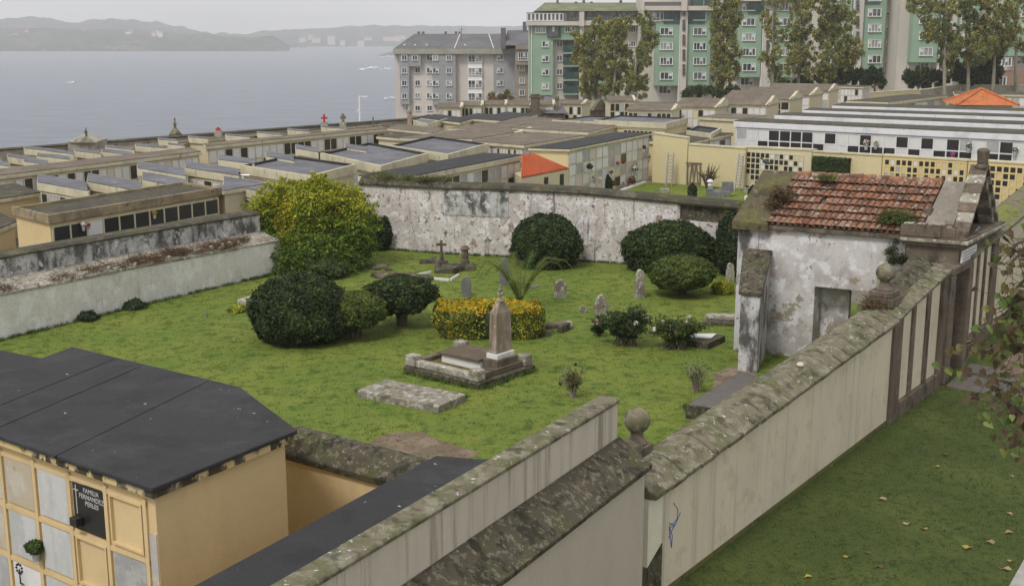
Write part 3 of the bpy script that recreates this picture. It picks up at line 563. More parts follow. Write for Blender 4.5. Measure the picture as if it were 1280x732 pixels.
# -- the two near walls (bottom of the picture)
E0 = V2(2.04, 17.44); de = V2(.494, .869); ne_ = V2(-.869, .494)
r = thing('garden_wall', V3(E0 - de * 3, 0), 'nearest grey beige wall with broad sloping mossy stone coping', 'wall')
m = MB(); m.prism([E0 - de * 9, E0, E0 + ne_ * .40, E0 - de * 9 + ne_ * .40], [-.1] * 4, [2.46, 2.46, 2.46, 2.46]); m.build('wall_face', nearwall, r)
coping(r, V3(E0 - de * 9, 2.464), V3(E0 + de * .06, 2.464), ne_, [(-.10, 0), (-.11, .09), (-.04, .12), (.46, .44), (.46, 0)], darkmoss, 2.2, .004, .002)
r = thing('garden_wall', V3(E0 - de * 3 + ne_ * .55, 0), 'tall pale wall streaked with black runs below a narrow mossy cap, ending square above the nearest wall', 'wall')
m = MB(); A_ = E0 - de * 9 + ne_ * .47; B_ = E0 + de * -.02 + ne_ * .47
m.prism([A_, B_, B_ + ne_ * .3, A_ + ne_ * .3], [-.1] * 4, [3.52, 3.46, 3.46, 3.52]); m.build('wall_face', tallwall, r)
m = MB(); m.sweep(V3(A_, 3.523), V3(B_, 3.463), V3(ne_, 0), [(-.03, 0), (-.035, .05), (.0, .08), (.27, .10), (.34, .05), (.34, 0)], .004); m.build('mossy_cap', mossstone, r, bevel=.01)
# -- black roofed block behind the tall wall
r = thing('niche_block', V3(V2(-1.5, 15), 0), 'low block with flat black felt roof tucked behind the tall streaked wall', 'niche block')
Q1 = G(215, 745, 2.9); Q2 = G(545, 568, 2.9); Q3 = G(590, 572, 2.9); ti = E0 + ne_ * .79
Q4 = ti - de * .3; 
P = [Q1, Q1 + (ti - de * 9 - Q1) * .0 + ne_ * 0, Q2, Q3]
dirr = (Q2 - Q1).normalized()
base_in = [E0 - de * 9 + ne_ * .79, E0 - de * 1.35 + ne_ * .79]
poly = [base_in[0], base_in[1], Q3, Q2, Q1, Q1 - dirr * 3]
m = MB(); m.prism(poly, 2.75, 2.9); m.build('roof', bitumen, r, bevel=.03)
m = MB(); ctr = sum((p for p in poly), V2(0, 0)) / len(poly); m.prism([ctr + (p - ctr) * .93 for p in poly], -.1, 2.748); m.build('wall', orange, r)
# ================================================================ NEAR NICHE BUILDING (yellow, felt roof)
r = thing('niche_building', V3(G(190, 610, 3.6), 0), 'ochre niche building with a large black felt roof in the near left corner', 'niche building')
ZR = 3.6
Pf = G(190, 610, ZR); Pl = G(0, 545, ZR); Pr = G(372, 537, ZR); Pb = G(300, 483, ZR); Pc = G(90, 433, ZR); Pd = G(52, 447, ZR); Pe = G(0, 437, ZR)
df = (Pl - Pf).normalized(); Pl2 = Pf + df * 7; Pe2 = Pe + (Pe - Pc) * 0 + df * 4
poly = [Pf, Pr, Pb, Pc, Pd, Pe, Pe2, Pl2]
m = MB(); m.prism(poly, ZR - .06, ZR); m.build('roof', bitumen, r, bevel=.015)
m = MB(); c0 = (Pf + Pc) / 2
def inset(poly, d):
    out = []; n = len(poly)
    area = sum(poly[i].x * poly[(i + 1) % n].y - poly[(i + 1) % n].x * poly[i].y for i in range(n)); sg = 1 if area > 0 else -1
    for i in range(n):
        a, p, c = poly[i - 1], poly[i], poly[(i + 1) % n]; d1 = (p - a).normalized(); d2 = (c - p).normalized()
        n1 = V2(-d1.y, d1.x) * sg; n2 = V2(-d2.y, d2.x) * sg; k = 1 + n1.dot(n2)
        out.append(p + (n1 + n2) * (d / max(k, .3)))
    return out
m.prism(inset(poly, .05), ZR - .17, ZR - .062); m.build('eaves_slab', M('stained_eaves', (.55, .43, .22), [((.03, .028, .022), 3.5, .47, .54, (1, 1, .5), .95), ((.4, .36, .28), 2, .5, .7, I1, .6)], bump=(14, .3, .01)), r)
body = inset(poly, .16); m = MB(); m.prism(body, -.2, ZR - .173); m.build('wall', orange, r)
# roof seams: raised laps
sd = (Pr - Pf).normalized()
for (p, q) in [((78, 565), (262, 475)), ((0, 533), (177, 457)), ((0, 506), (144, 448))]:
    a = G(*p, ZR); c = G(*q, ZR); u_ = (c - a).normalized(); w_2 = V2(-u_.y, u_.x); L_2 = (c - a).length
    m = MB(); m.frame(V3(a, ZR), V3(u_, 0), V3(w_2, 0), Vector((0, 0, 1)), (-.3 if p[0] else -2.6, L_2 - .05), (-.012, .03), (.001, .008)); m.build('felt_lap', bitumen, r)
# niches on the front face (toward camera, left)
fa, fb = body[0], body[0] + df * 7
nf_ = V2(df.y, -df.x);  nf_ = nf_ if (nf_.dot(-Pf) > 0) else -nf_
pw, ph = .80, .78
TZ = ZR - .32
slabs_text = []
def nslab(c, rr, mat, w_=.66, h_=.68, th=.03, name='niche_slab', rec=False):
    x0 = .20 + c * pw; O = V3(fa + df * x0, TZ - rr * ph)
    ax = V3(df, 0); an = V3(nf_, 0); m = MB()
    m.frame(O, ax, an, Vector((0, 0, -1)), (.04, .04 + w_), (.002, th), (.03, .03 + h_)); return m.build(name, mat, r, bevel=.006), O
mats_n = {(0, 0): None, (1, 0): granite, (2, 0): nearmarble, (3, 0): nearold, (4, 0): nearmarble, (0, 1): cementslab, (1, 1): None, (2, 1): nearmarble, (3, 1): nearmarble, (4, 1): nearold, (0, 2): None, (1, 2): None, (2, 2): nearmarble, (3, 2): marble, (4, 2): greyslab, (0, 3): cementslab, (1, 3): nearmarble, (2, 3): nearmarble, (3, 3): granite}
for (c, rr), mt in mats_n.items():
    if mt: nslab(c, rr, mt)
    else:
        O = V3(fa + df * (.20 + c * pw), TZ - rr * ph); m = MB(); ax = V3(df, 0); an = V3(nf_, 0); dz = Vector((0, 0, -1))
        for (xx, zz) in [((.04, .70), (.03, .06)), ((.04, .70), (.68, .71)), ((.04, .07), (.061, .679)), ((.67, .70), (.061, .679))]: m.frame(O, ax, an, dz, xx, (.002, .045), zz)
        m.build('niche_frame', orange, r)
for c in range(6):      # ribs between the columns and rows
    m = MB(); m.frame(V3(fa + df * (.155 + c * pw), 0), V3(df, 0), V3(nf_, 0), Vector((0, 0, 1)), (0, .07), (.001, .035), (.3, TZ + .05)); m.build('rib', orange, r)
for rr in range(5):
    m = MB(); m.frame(V3(fa + df * .155, TZ - rr * ph - .03), V3(df, 0), V3(nf_, 0), Vector((0, 0, 1)), (0, 4.9), (.001, .030), (-.02, .045)); m.build('rib', orange, r)
m = MB(); m.frame(V3(fa, 0), V3(df, 0), V3(nf_, 0), Vector((0, 0, 1)), (.01, .15), (.001, .012), (.2, 2.9)); m.build('cement_repair', M('cement_repair', (.42, .40, .37), [((.60, .50, .30), 4, .5, .6, I1, .9)], bump=(20, .3, .01)), r)
# lettering cut in the black slab
def lettering(txt, O, ax, up_, size, mat, root, depth=.003, name='lettering', align='CENTER'):
    cu = bpy.data.curves.new('letters', 'FONT'); cu.body = txt; cu.size = size; cu.align_x = align; cu.extrude = depth; cu.space_line = .95
    to = bpy.data.objects.new('tmp', cu); COL.objects.link(to); dg = bpy.context.evaluated_depsgraph_get(); dg.update()
    me = bpy.data.meshes.new_from_object(to.evaluated_get(dg)); bpy.data.objects.remove(to)
    az = ax.cross(up_).normalized(); Mx = Matrix((ax, up_, az)).transposed().to_4x4(); Mx.translation = O - woff(root)
    me.transform(Mx); me.materials.clear(); me.materials.append(mat)
    o = bpy.data.objects.new(name, me); COL.objects.link(o); o.parent = root; return o
axr = -V3(df, 0); UPZ = Vector((0, 0, 1))
O = V3(fa + df * (.20 + pw) + nf_ * .033, TZ)
lettering('FAMILIA\nFERNANDEZ\nPERLES', O + V3(df, 0) * .29 + Vector((0, 0, -.15)), axr, UPZ, .094, engr, r)
m = MB(); m.frame(O + V3(df, 0) * .62, -V3(df, 0), V3(nf_, 0), -UPZ, (-.005, .012), (0, .006), (.08, .48)); m.frame(O + V3(df, 0) * .62, -V3(df, 0), V3(nf_, 0), -UPZ, (-.05, .057), (0, .0055), (.14, .155)); m.build('engraved_cross', engr, r)
m = MB(); m.frame(O + V3(df, 0) * .62, -V3(df, 0), V3(nf_, 0), -UPZ, (-.02, .13), (0, .12), (.50, .62)); m.build('vase_holder', granite, r, bevel=.01)
O = V3(fa + df * (.20 + 3 * pw) + nf_ * .033, TZ - 2 * ph)
lettering('Para D.', O + V3(df, 0) * .30 + Vector((0, 0, -.45)), axr, UPZ, .16, blackpaint, r)
m = MB(); m.tube([O + V3(df, 0) * .55 + Vector((0, 0, -.36)), O + V3(df, 0) * .55 + Vector((0, 0, -.14))], .012, 5)
for k in range(9): a = k * .7; m.lathe(O + V3(df, 0) * (.55 + .07 * math.cos(a)) + Vector((0, 0, -.13 + .07 * math.sin(a))), [(.001, -.02), (.025, 0), (.001, .02)], 6)
m.build('engraved_tree', blackpaint, r)
# small plant in a pot on the niche front
pp = V3(fa + df * (.20 + 3 * pw - .0) + nf_ * .09, TZ - 1 * ph - .62)
t_ = thing('potted_plant', pp, 'small potted green plant fixed to the marble niche front in the near left corner', 'plant')
m = MB(); m.lathe(pp, [(.05, 0), (.065, .14), (.06, .14)], 10); m.build('pot', greyslab, t_)
bushcloud(pp + Vector((0, 0, .2)), (.13, .13, .09), 500, .035, [lf['dark2'], lf['mid']], [1, 1], 3, root=t_)
# rounded coping wall behind the building
r = thing('garden_wall', V3(G(450, 590, 2.3), 0), 'short ochre wall with thick rounded dark coping beside the felt roofed building', 'wall')
wa = G(358, 572, 2.42); wb = G(560, 628, 2.42); wd = (wb - wa).normalized(); wn = V2(-wd.y, wd.x)
m = MB(); m.prism([wa + wn * .05 - wd * .2, wb + wn * .05, wb + wn * .6, wa + wn * .6 - wd * .2], -.1, 2.4); m.build('wall_face', orange, r)
m = MB(); m.sweep(V3(wa + wd * -.15, 2.404), V3(wb, 2.404), V3(wn, 0), [(-.04, 0), (-.05, .1), (.1, .30), (.30, .42), (.5, .38), (.66, .2), (.70, 0)], .012); m.build('coping', mossstone if False else darkmoss, r, smooth=False, bevel=.02)
# ================================================================ GATEHOUSE
gs = V2(-.885, .466).normalized()                 # direction of its side wall, away from the lane
C0 = Bp + dc * 5.03 + nc * .02                    # near corner at the lane
Wd = 3.55; Ld = 5.95; ZE = 3.84; ZRG = 4.98
def gp(s, t): return C0 + dc * s + gs * t
gh = thing('gatehouse', V3(gp(1.7, 3), 0), 'ruined limewashed gatehouse with mossy clay tile roof and stone pediment over the lane', 'gatehouse')
def gbox(name, s, t, z, mat, bev=0, root=None, mid=None):
    m = MB(); m.prism([gp(s[0], t[0]), gp(s[1], t[0]), gp(s[1], t[1]), gp(s[0], t[1])], z[0], z[1]); return m.build(name, mat, root or gh, bevel=bev)
th = .42
# side wall facing the camera, with the doorway left open
td0, td1, zd = 2.05, 3.70, 2.10
gbox('wall', (0, th), (1.35, td0), (-.1, ZE - .12), gatewash); gbox('wall', (0, th), (td1, 5.35), (-.1, ZE - .12), gatewash)
gbox('wall', (0, th), (td0 + .001, td1 - .001), (zd, ZE - .12), gatewash); gbox('corner_strip', (-.03, th), (5.352, Ld), (-.1, ZE - .12), gatedark)
# far long wall, second opening widened for view and light, and end wall
gbox('wall', (Wd - th, Wd), (3.9, Ld), (-.1, ZE - .12), gatewash); gbox('wall', (Wd - th, Wd), (.4, 3.899), (2.6, ZE - .12), gatewash); gbox('inner_wall', (.62, .78), (2.95, 4.9), (-.1, 2.6), gatewash)  # inner wall set close behind the doorway so it is better lit
gbox('wall', (th + .001, Wd - th - .001), (Ld - th, Ld), (-.1, ZE - .12), gatewash)
gbox('floor', (th, Wd - th), (.3, Ld - th), (-.1, .03), earth)
# buttress with sloping mossy top
A1 = G(922, 463); A2 = G(946, 466); K1 = gp(-.031, 5.72); K2 = gp(-.031, 4.98)
z_o, z_i = zsolve(A1, 357), 2.95
m = MB(); m.prism([A1, A2, K2, K1], [-.1] * 4, [2.12, 2.12, 2.9, 2.9]); m.build('buttress', gatedark, gh, bevel=.02)
m = MB(); ex = (A2 - A1).normalized(); fo = (A1 - K1).normalized()
m.prism([A1 - ex * .06 + fo * .06, A2 + ex * .05 + fo * .06, K2 + ex * .05, K1 - ex * .06], [2.125, 2.125, 2.905, 2.905], [2.23, 2.24, 3.03, 3.03]); m.build('buttress_cap', darkmoss, gh, bevel=.02)
# gable end masonry and roof deck
hw = Wd / 2
def roofz(s): return ZE + (ZRG - ZE) * (1 - abs(s - hw) / hw)
for (t0, t1) in [(Ld - th + .002, Ld - .002)]:
    m = MB(); m.add([V3(gp(0.02, t), z) for t in (t0, t1) for z in (ZE - .119,)] + [], []) if False else None
    m = MB(); P = []
    for t in (t0, t1): P += [V3(gp(.02, t), ZE - .118), V3(gp(Wd - .02, t), ZE - .118), V3(gp(hw, t), ZRG - .06)]
    m.add(P, [(0, 1, 2), (5, 4, 3), (0, 3, 4, 1), (1, 4, 5, 2), (2, 5, 3, 0)]); m.build('gable', gatewash, gh)
def roofslab(name, t0, t1, over, z_up, thick, mat, bev=0, off=0):
    for sgn in (0, 1):
        m = MB(); e = -over if sgn == 0 else Wd + over
        ze = ZE - over * (ZRG - ZE) / hw + z_up
        a, b_, c, d = V3(gp(e, t0), ze), V3(gp(hw, t0), ZRG + z_up), V3(gp(hw, t1), ZRG + z_up), V3(gp(e, t1), ze)
        dz = Vector((0, 0, -thick)); m.add([a, b_, c, d, a + dz, b_ + dz, c + dz, d + dz], [(0, 1, 2, 3), (7, 6, 5, 4), (0, 4, 5, 1), (1, 5, 6, 2), (2, 6, 7, 3), (3, 7, 4, 0)]); m.build(name, mat, gh, bevel=bev)
roofslab('roof_deck', .98, Ld - .9, .10, -.04, .07, brownstone)
roofslab('stone_roof_slab', .25, .96, .02, .06, .18, M('bare_roof_stone', (.20, .18, .15), [((.29, .27, .23), 1.2, .45, .65, I1, .7), ((.10, .09, .07), 3, .52, .7, I1, .7)], bump=(14, .5, .02)), .02)
roofslab('mossy_verge', Ld - .92, Ld + .12, .22, .10, .24, M('gable_moss', (.105, .09, .055), [((.12, .12, .04), 1.6, .47, .62, I1, .8), ((.045, .04, .03), 2.5, .53, .68, I1, .8), ((.25, .23, .18), 5, .6, .7, I1, .7)], bump=(12, .9, .05)), .03)
gbox('eaves', (-.13, .0), (1.36, Ld - .4), (ZE - .22, ZE - .10), brownstone, .02)
# barrel tiles in seven courses
tm = [tileA, tileB, tileC]
courses = 7; tl = math.hypot(hw + .12, ZRG - ZE) / courses; slope = Vector((dc.x * hw, dc.y * hw, ZRG - ZE)).normalized()
up3 = Vector((-dc.x * (ZRG - ZE), -dc.y * (ZRG - ZE), hw)).normalized(); gs3 = V3(gs, 0)
for side in (0, 1):
    m = MB(); dcs = dc if side == 0 else -dc
    sl = Vector((dcs.x * hw, dcs.y * hw, ZRG - ZE)).normalized(); u3 = Vector((-dcs.x * (ZRG - ZE), -dcs.y * (ZRG - ZE), hw)).normalized()
    e0 = V3(gp(-.13 if side == 0 else Wd + .13, 0), ZE - .13 * (ZRG - ZE) / hw + .01)
    tw = .165; n = int((Ld - .92 - 1.0) / tw)
    for c in range(courses):
        for k in range(n + 1):
            if random.random() < .012: continue
            o_ = e0 + sl * (c * tl) + gs3 * (1.06 + k * tw) + u3 * (random.uniform(0, .010)) + sl * random.uniform(-.012, .012)
            L = tl * 1.14; yaw = random.uniform(-.01, .01); m.mi = int(RNG.choice([0, 1, 2], p=[.42, .40, .18])); vs = []
            for q, (f, lift) in enumerate([(0, .085), (L, .0)]):
                rad = .078 if q == 0 else .068
                for j in range(7):
                    a = math.pi * j / 6; vs.append(o_ + sl * f + gs3 * (rad * math.cos(a) + yaw * f) + u3 * (rad * .55 * math.sin(a) + lift))
            for j in range(7): vs.append(vs[j] - u3 * .012 - gs3 * 0)
            fs = [(j, j + 1, 8 + j, 7 + j) for j in range(6)] + [(j, 14 + j, 15 + j, j + 1) for j in range(6)]
            m.add(vs, fs)
            m.mi = 1; m.frame(o_ + gs3 * (tw / 2), sl, gs3, u3, (0, L), (-.05, .05), (.0, .012))
    m.build('roof_tiles', tm, gh, fix=False)
m = MB()
for k in range(int(4.0 / .36) + 1):
    a = 1.0 + k * .36; m.mi = random.choice([0, 1, 2]); m.tube([V3(gp(hw, a), ZRG - .0 + random.uniform(0, .02)), V3(gp(hw, min(a + .38, Ld - .9)), ZRG + .0)], [.12, .105], 10)
m.build('ridge_tiles', tm, gh)
# stone front block with cornice and parapet
gbox('front_block', (-.03, Wd + .03), (-.02, 1.34), (2.95, 3.50), brownstone, .02)
gbox('side_pier', (-.05, .45), (.30, 1.34), (-.1, 2.945), brownstone, .02)
gbox('cornice', (-.14, Wd + .14), (-.16, 1.40), (3.503, 3.60), brownstone, .02)
gbox('cornice', (-.22, Wd + .22), (-.28, 1.46), (3.603, 3.70), stonelight, .02)
gbox('cornice_top', (-.18, Wd + .18), (-.24, 1.42), (3.703, 3.745), brownstone, .01)
gbox('parapet', (-.20, .02), (.42, 1.44), (3.747, 4.06), brownstone, .02)
for a in (.42, .78, 1.10): gbox('merlon', (-.215, .03), (a + .02, a + .26), (4.063, 4.10), stonelight, .015)
# scroll at the corner
m = MB(); pts = []
for k in range(9): a = math.pi * k / 8; pts.append(V3(gp(-.09, .22 + .20 * math.cos(a) * -1), 3.90 + .22 * math.sin(a)))
m.tube([V3(gp(-.09, .42), 3.75)] + pts[::-1] + [V3(gp(-.09, .02), 3.75)], .045, 6); m.build('scroll', brownstone, gh)
gbox('scroll_infill', (-.13, -.05), (.06, .38), (3.747, 4.02), brownstone, .02)
# pediment: raking stones on the facade
m = MB()
zb_, za_ = 3.76, 5.40
for side in (0, 1):
    s0_, s1_ = (.28, hw) if side == 0 else (Wd - .28, hw)
    n = 7
    for k in range(n):
        f0, f1 = k / n + .005, (k + 1) / n - .005
        a = V3(gp(s0_ + (s1_ - s0_) * f0, -.05), zb_ + (za_ - zb_) * f0); c = V3(gp(s0_ + (s1_ - s0_) * f1, -.05), zb_ + (za_ - zb_) * f1)
        m = MB(); m.sweep(a, c, V3(gs, 0), [(-.02, -.22), (-.02, .0), (-.10, .02), (-.10, .13), (.36, .13), (.36, -.22)], .006); m.build('raking_stone', stonelight if k % 2 else brownstone, gh, bevel=.012)
gbox('tympanum_back_wall', (.5, Wd - .5), (.9, 1.1), (3.75, 4.4), brownstone)  # brown stone wall set back behind the raking stones
m = MB(); ap = gp(hw, .02)
m.lathe(V3(ap, 5.42), [(.20, 0), (.22, .06), (.17, .12), (.15, .16)], 4); m.lathe(V3(ap, 5.582), [(.15, 0), (.16, .18), (.18, .32), (.12, .38), (.01, .40)], 8); m.build('apex_finial', brownstone, gh, bevel=.01)
# plaque
r = gh
s_a, z_a = onplane(Bp, dc, 1197, 324); s_b, z_b = onplane(Bp, dc, 1217, 297)
m = MB(); m.frame(V3(Bp + dc * 5.15 - nc * .02, 3.06), V3(dc, 0), V3(-nc, 0), UPZ, (0, 1.35), (0, .05), (0, .34)); pl = m.build('plaque', marble, gh, bevel=.008)
m = MB(); O = V3(Bp + dc * 5.15 - nc * .072, 3.06)
for i in range(3): m.frame(O, V3(dc, 0), V3(-nc, 0), UPZ, (.12 + .05 * (i % 2), 1.22 - .07 * (i % 2)), (0, .004), (.08 + i * .08, .115 + i * .08))
m.build('worn_inscription', greyslab, pl)
# plants growing on the gatehouse
cs = [V3(gp(-.02 + random.uniform(-.05, .35), random.uniform(1.25, 2.0)), 4.05) for k in range(16)]
tufts(gh, cs, 3800, .045, (.09, .12, .0), .14, ['mid', 'olive', 'dark2', 'brown'], [4, 3, 2, 1], 'roof_weed')
cs = [V3(gp(random.uniform(1.1, 1.35), random.uniform(3.7, 4.3)), 4.98) for k in range(9)]
tufts(gh, cs, 1200, .04, (.06, .12, .0), .05, ['mid', 'olive'], [2, 2], 'roof_weed')
cs = [V3(gp(random.uniform(.2, .9), random.uniform(4.75, 5.2)), roofz(random.uniform(.2, .9)) + .2) for k in range(20)]
tufts(gh, cs, 3500, .04, (.10, .12, .0), .12, ['brown', 'dark2', 'rust'], [5, 2, 1], 'roof_weed')
cs = [V3(gp(-.10, random.uniform(1.3, 1.75)), random.uniform(2.9, 3.6)) for k in range(12)]
tufts(gh, cs, 1600, .04, (.05, .10, .15), .10, ['dark', 'dark2'], [2, 2], 'wall_creeper')
cs = [V3(Bp + dc * random.uniform(-.2, .15) + nc * random.uniform(.3, .7), 2.72) for k in range(10)]
tufts(None, cs, 1500, .035, (.10, .10, .0), .14, ['brown', 'rust', 'dark'], [4, 1, 3], 'dead_plant')
tag(bpy.data.objects['dead_plant.001'] if 'dead_plant.001' in bpy.data.objects else bpy.data.objects['dead_plant'], 'dead reddish brown plant beside the farther stone ball pedestal', 'plant')
# ================================================================ BIRDS
def bird(P, size, yaw, label, mat, cat='bird'):
    P = Vector(P); f = Vector((math.cos(yaw), math.sin(yaw), 0)); m = MB(); r_ = size
    m.tube([P + f * -.50 * r_ + Vector((0, 0, .26 * r_)), P + f * -.25 * r_ + Vector((0, 0, .32 * r_)), P + Vector((0, 0, .38 * r_)), P + f * .2 * r_ + Vector((0, 0, .46 * r_)), P + f * .30 * r_ + Vector((0, 0, .60 * r_)), P + f * .38 * r_ + Vector((0, 0, .62 * r_)), P + f * .50 * r_ + Vector((0, 0, .60 * r_))], [.03 * r_, .10 * r_, .15 * r_, .13 * r_, .085 * r_, .07 * r_, .008 * r_], 9)
    for sg in (-.05, .05):
        q = P + Vector((-f.y, f.x, 0)) * sg * r_; m.tube([q + Vector((0, 0, .3 * r_)), q], .012 * r_, 4)
    tag(m.build('bird', mat, smooth=True), label, cat)
bird(V3(G(527, 373), .0), .34, -2.4, 'small black bird on the grass left of the grey round topped headstone', blackpaint)
bird(V3(gp(hw - .05, Ld + .02), ZRG + .18), .40, 2.6, 'dark pigeon perched on the mossy left end of the gatehouse ridge', M('slate_feather', (.05, .055, .065), rough=.6))
bird(V3(gp(1.0, -.18), 3.747), .30, .8, 'grey pigeon resting on the gatehouse cornice below the pediment', M('grey_feather', (.13, .14, .15), rough=.6))
# ================================================================ GRAVES
ux, vx = V2(.77, -.636).normalized(), V2(.636, .77).normalized()
O2 = G(504, 464)
r = thing('tomb', V3(O2 + ux * 1.3 + vx * 1.2, 0), 'kerbed family tomb with tall lichen spotted headstone in the middle of the lawn', 'tomb')
def tb(name, u, v, z, mat, bev=.02):
    m = MB(); m.prism([O2 + ux * u[0] + vx * v[0], O2 + ux * u[1] + vx * v[0], O2 + ux * u[1] + vx * v[1], O2 + ux * u[0] + vx * v[1]], z[0], z[1]); return m.build(name, mat, r, bevel=bev)
Lt, Wt = 2.72, 2.38
tb('base_slab', (0, Lt), (0, Wt), (-.1, .16), darkmoss, .03)
tb('kerb', (.22, Lt - .25), (.13, .36), (.162, .33), stonelight); tb('kerb', (.22, Lt - .25), (Wt - .36, Wt - .13), (.162, .33), stonelight); tb('kerb', (.10, .32), (.37, Wt - .37), (.162, .31), brownstone); tb('kerb', (Lt - .42, Lt - .15), (.37, Wt - .37), (.162, .33), brownstone)
for (a, c) in [(.02, .05), (Lt - .40, .05), (.02, Wt - .37), (Lt - .40, Wt - .37)]: tb('corner_block', (a, a + .34), (c, c + .32), (.163, .47), stonelight, .04)
tb('inner_soil', (.33, Lt - .43), (.37, Wt - .37), (.1, .20), moss)
m = MB(); cx = [O2 + ux * a + vx * c for (a, c) in [(.62, .88), (2.02, .88), (2.02, 1.84), (.62, 1.84)]]; m.prism(cx, .15, [.42, .42, .42, .42]); m.build('chest', marble, r)
m = MB(); cx2 = [O2 + ux * a + vx * c for (a, c) in [(.50, .80), (2.04, .80), (2.04, 1.92), (.50, 1.92)]]; m.prism(cx2, .424, [.48, .52, .52, .48]); m.build('ledger', M('brown_ledger', (.11, .085, .06), [((.17, .15, .12), 2, .5, .65, I1, .7)], bump=(14, .4, .02)), r, bevel=.02)
mo = O2 + ux * 2.27 + vx * 1.42
def mbx(name, a, c, z, mat, bev=.012, tops=None):
    m = MB(); P = [mo + ux * a[0] + vx * c[0], mo + ux * a[1] + vx * c[0], mo + ux * a[1] + vx * c[1], mo + ux * a[0] + vx * c[1]]; m.prism(P, z[0], z[1]); return m.build(name, mat, r, bevel=bev)
mbx('plinth', (-.26, .26), (-.44, .44), (.17, .52), brownstone); mbx('plinth', (-.19, .20), (-.36, .36), (.523, .66), marble)
def taperbox(name, hw0, hw1, hd0, hd1, z0, z1, mat):
    m = MB(); vs = []
    for (a, c, z) in [(hd0, hw0, z0), (hd1, hw1, z1)]:
        for (i, j) in [(-1, -1), (1, -1), (1, 1), (-1, 1)]: vs.append(V3(mo + ux * a * i + vx * c * j, z))
    m.add(vs, [(3, 2, 1, 0), (4, 5, 6, 7), (0, 1, 5, 4), (1, 2, 6, 5), (2, 3, 7, 6), (3, 0, 4, 7)]); return m.build(name, mat, r, bevel=.012)
taperbox('headstone', .33, .30, .13, .12, .663, 1.72, obel); taperbox('headstone_top', .30, .13, .12, .07, 1.723, 2.02, obel)
m = MB(); m.lathe(V3(mo, 2.02), [(.09, 0), (.10, .04), (.05, .08), (.045, .14), (.08, .18), (.09, .22), (.05, .26)], 12); m.lathe(V3(mo, 2.285), [(.001, 0), (.05, .03), (.06, .07), (.05, .11), (.03, .14), (.04, .16), (.03, .19), (.001, .21)], 12); m.build('finial', stonelight, r, smooth=True)
m = MB(); q = mo - ux * .17
m.lathe(V3(q, .80), [(.03, 0), (.03, .55), (.06, .60), (.07, .68), (.05, .74), (.001, .80)], 10); m.build('carved_column', marble, r)
m = MB(); m.prism([q + ux * -.10 + vx * -.14, q + ux * .03 + vx * -.14, q + ux * .03 + vx * .14, q + ux * -.10 + vx * .14], .5, .80); m.build('carved_plinth', brownstone, r, bevel=.03)
m = MB(); m.lathe(V3(mo - ux * .16, 1.50), [(.001, 0), (.08, .04), (.11, .12), (.07, .20), (.10, .26), (.001, .34)], 9); m.build('carved_flowers', obel, r)
def flatslab(label, pts, z, mat, z0=-.1, name='grave_slab', bev=.03, cat='grave slab'):
    m = MB(); m.prism([G(*p, z) for p in pts], z0, z); o = m.build(name, mat, bevel=bev); return tag(o, label, cat)
flatslab('long flat grave slab crusted with pale lichen, nearest to the camera', [(446, 487), (481, 473), (583, 492), (548, 507)], .20, M('lichen_crusted_slab', (.23, .21, .17), [((.42, .41, .35), 5.5, .52, .60, I1, .9), ((.09, .08, .06), 4, .52, .64, I1, .8), ((.12, .13, .05), 2, .55, .7, I1, .7)], bump=(24, .8, .02)))
flatslab('small grey slab on the grass left of the large dark round bush', [(296, 374), (309, 370), (328, 373), (318, 379)], .16, stonelight)
flatslab('thick mossy slab standing clear of the grass right of the roses', [(880, 393), (884, 391), (925, 391), (926, 396)], .26, stonelight, z0=.12)
flatslab('dark base of the raised mossy slab right of the roses', [(878, 402), (884, 398), (925, 398), (926, 404)], .12, darkmoss, name='slab_base', cat='slab base')
r = thing('grave_slab', V3(G(885, 424), 0), 'dark kerbed grave with a white marble top near the gatehouse buttress', 'grave slab')
m = MB(); m.prism([G(*p, .2) for p in [(861, 418), (896, 417), (907, 419), (885, 429), (858, 424)]], -.1, .20); m.build('kerb', darkmoss, r, bevel=.02)
m = MB(); m.prism([G(*p, .22) for p in [(863, 417.5), (896, 417), (889, 422.5), (859, 421.5)]], .201, .235); m.build('marble_top', marble, r)
def headstone(x, y, hpx, wpx, label, mat, kind='round', yaw=.1, tilt=0, th_=.14):
    P = G(x, y); d = P.y * CP + H * SP; Wm = wpx / F * d; Hm = zsolve(P, y - hpx); ax = V2(math.cos(yaw), math.sin(yaw)); an = V2(-math.sin(yaw), math.cos(yaw))
    prof = []
    if kind == 'round':
        prof = [(-.5, 0), (-.5, .72)] + [(-.5 * math.cos(math.pi * i / 8), .72 + .28 * math.sin(math.pi * i / 8)) for i in range(1, 8)] + [(.5, .72), (.5, 0)]
    elif kind == 'gothic': prof = [(-.5, 0), (-.5, .74), (-.42, .84), (-.2, .94), (0, 1), (.2, .94), (.42, .84), (.5, .74), (.5, 0)]
    elif kind == 'shoulder': prof = [(-.5, 0), (-.5, .60), (-.40, .66), (-.42, .80), (-.28, .95), (0, 1), (.28, .95), (.42, .80), (.40, .66), (.5, .6), (.5, 0)]
    else: prof = [(-.5, 0), (-.52, .45), (-.35, .75), (-.2, .95), (.1, 1), (.25, .8), (.5, .55), (.48, 0)]
    m = MB(); n = len(prof); tl_ = V3(an, 0) * tilt
    vs = [V3(P + ax * u * Wm + an * (k * th_), z * Hm - (.1 if z == 0 else 0)) + tl_ * z for k in (0, 1) for (u, z) in prof]
    m.add(vs, [tuple(range(n))[::-1], tuple(range(n, 2 * n))] + [(i, (i + 1) % n, n + (i + 1) % n, n + i) for i in range(n)])
    o = m.build('headstone', mat, bevel=.012); return tag(o, label, 'headstone')
headstone(583, 371, 25, 12.5, 'smooth dark grey round topped headstone beyond the yellow hedge', greystone)
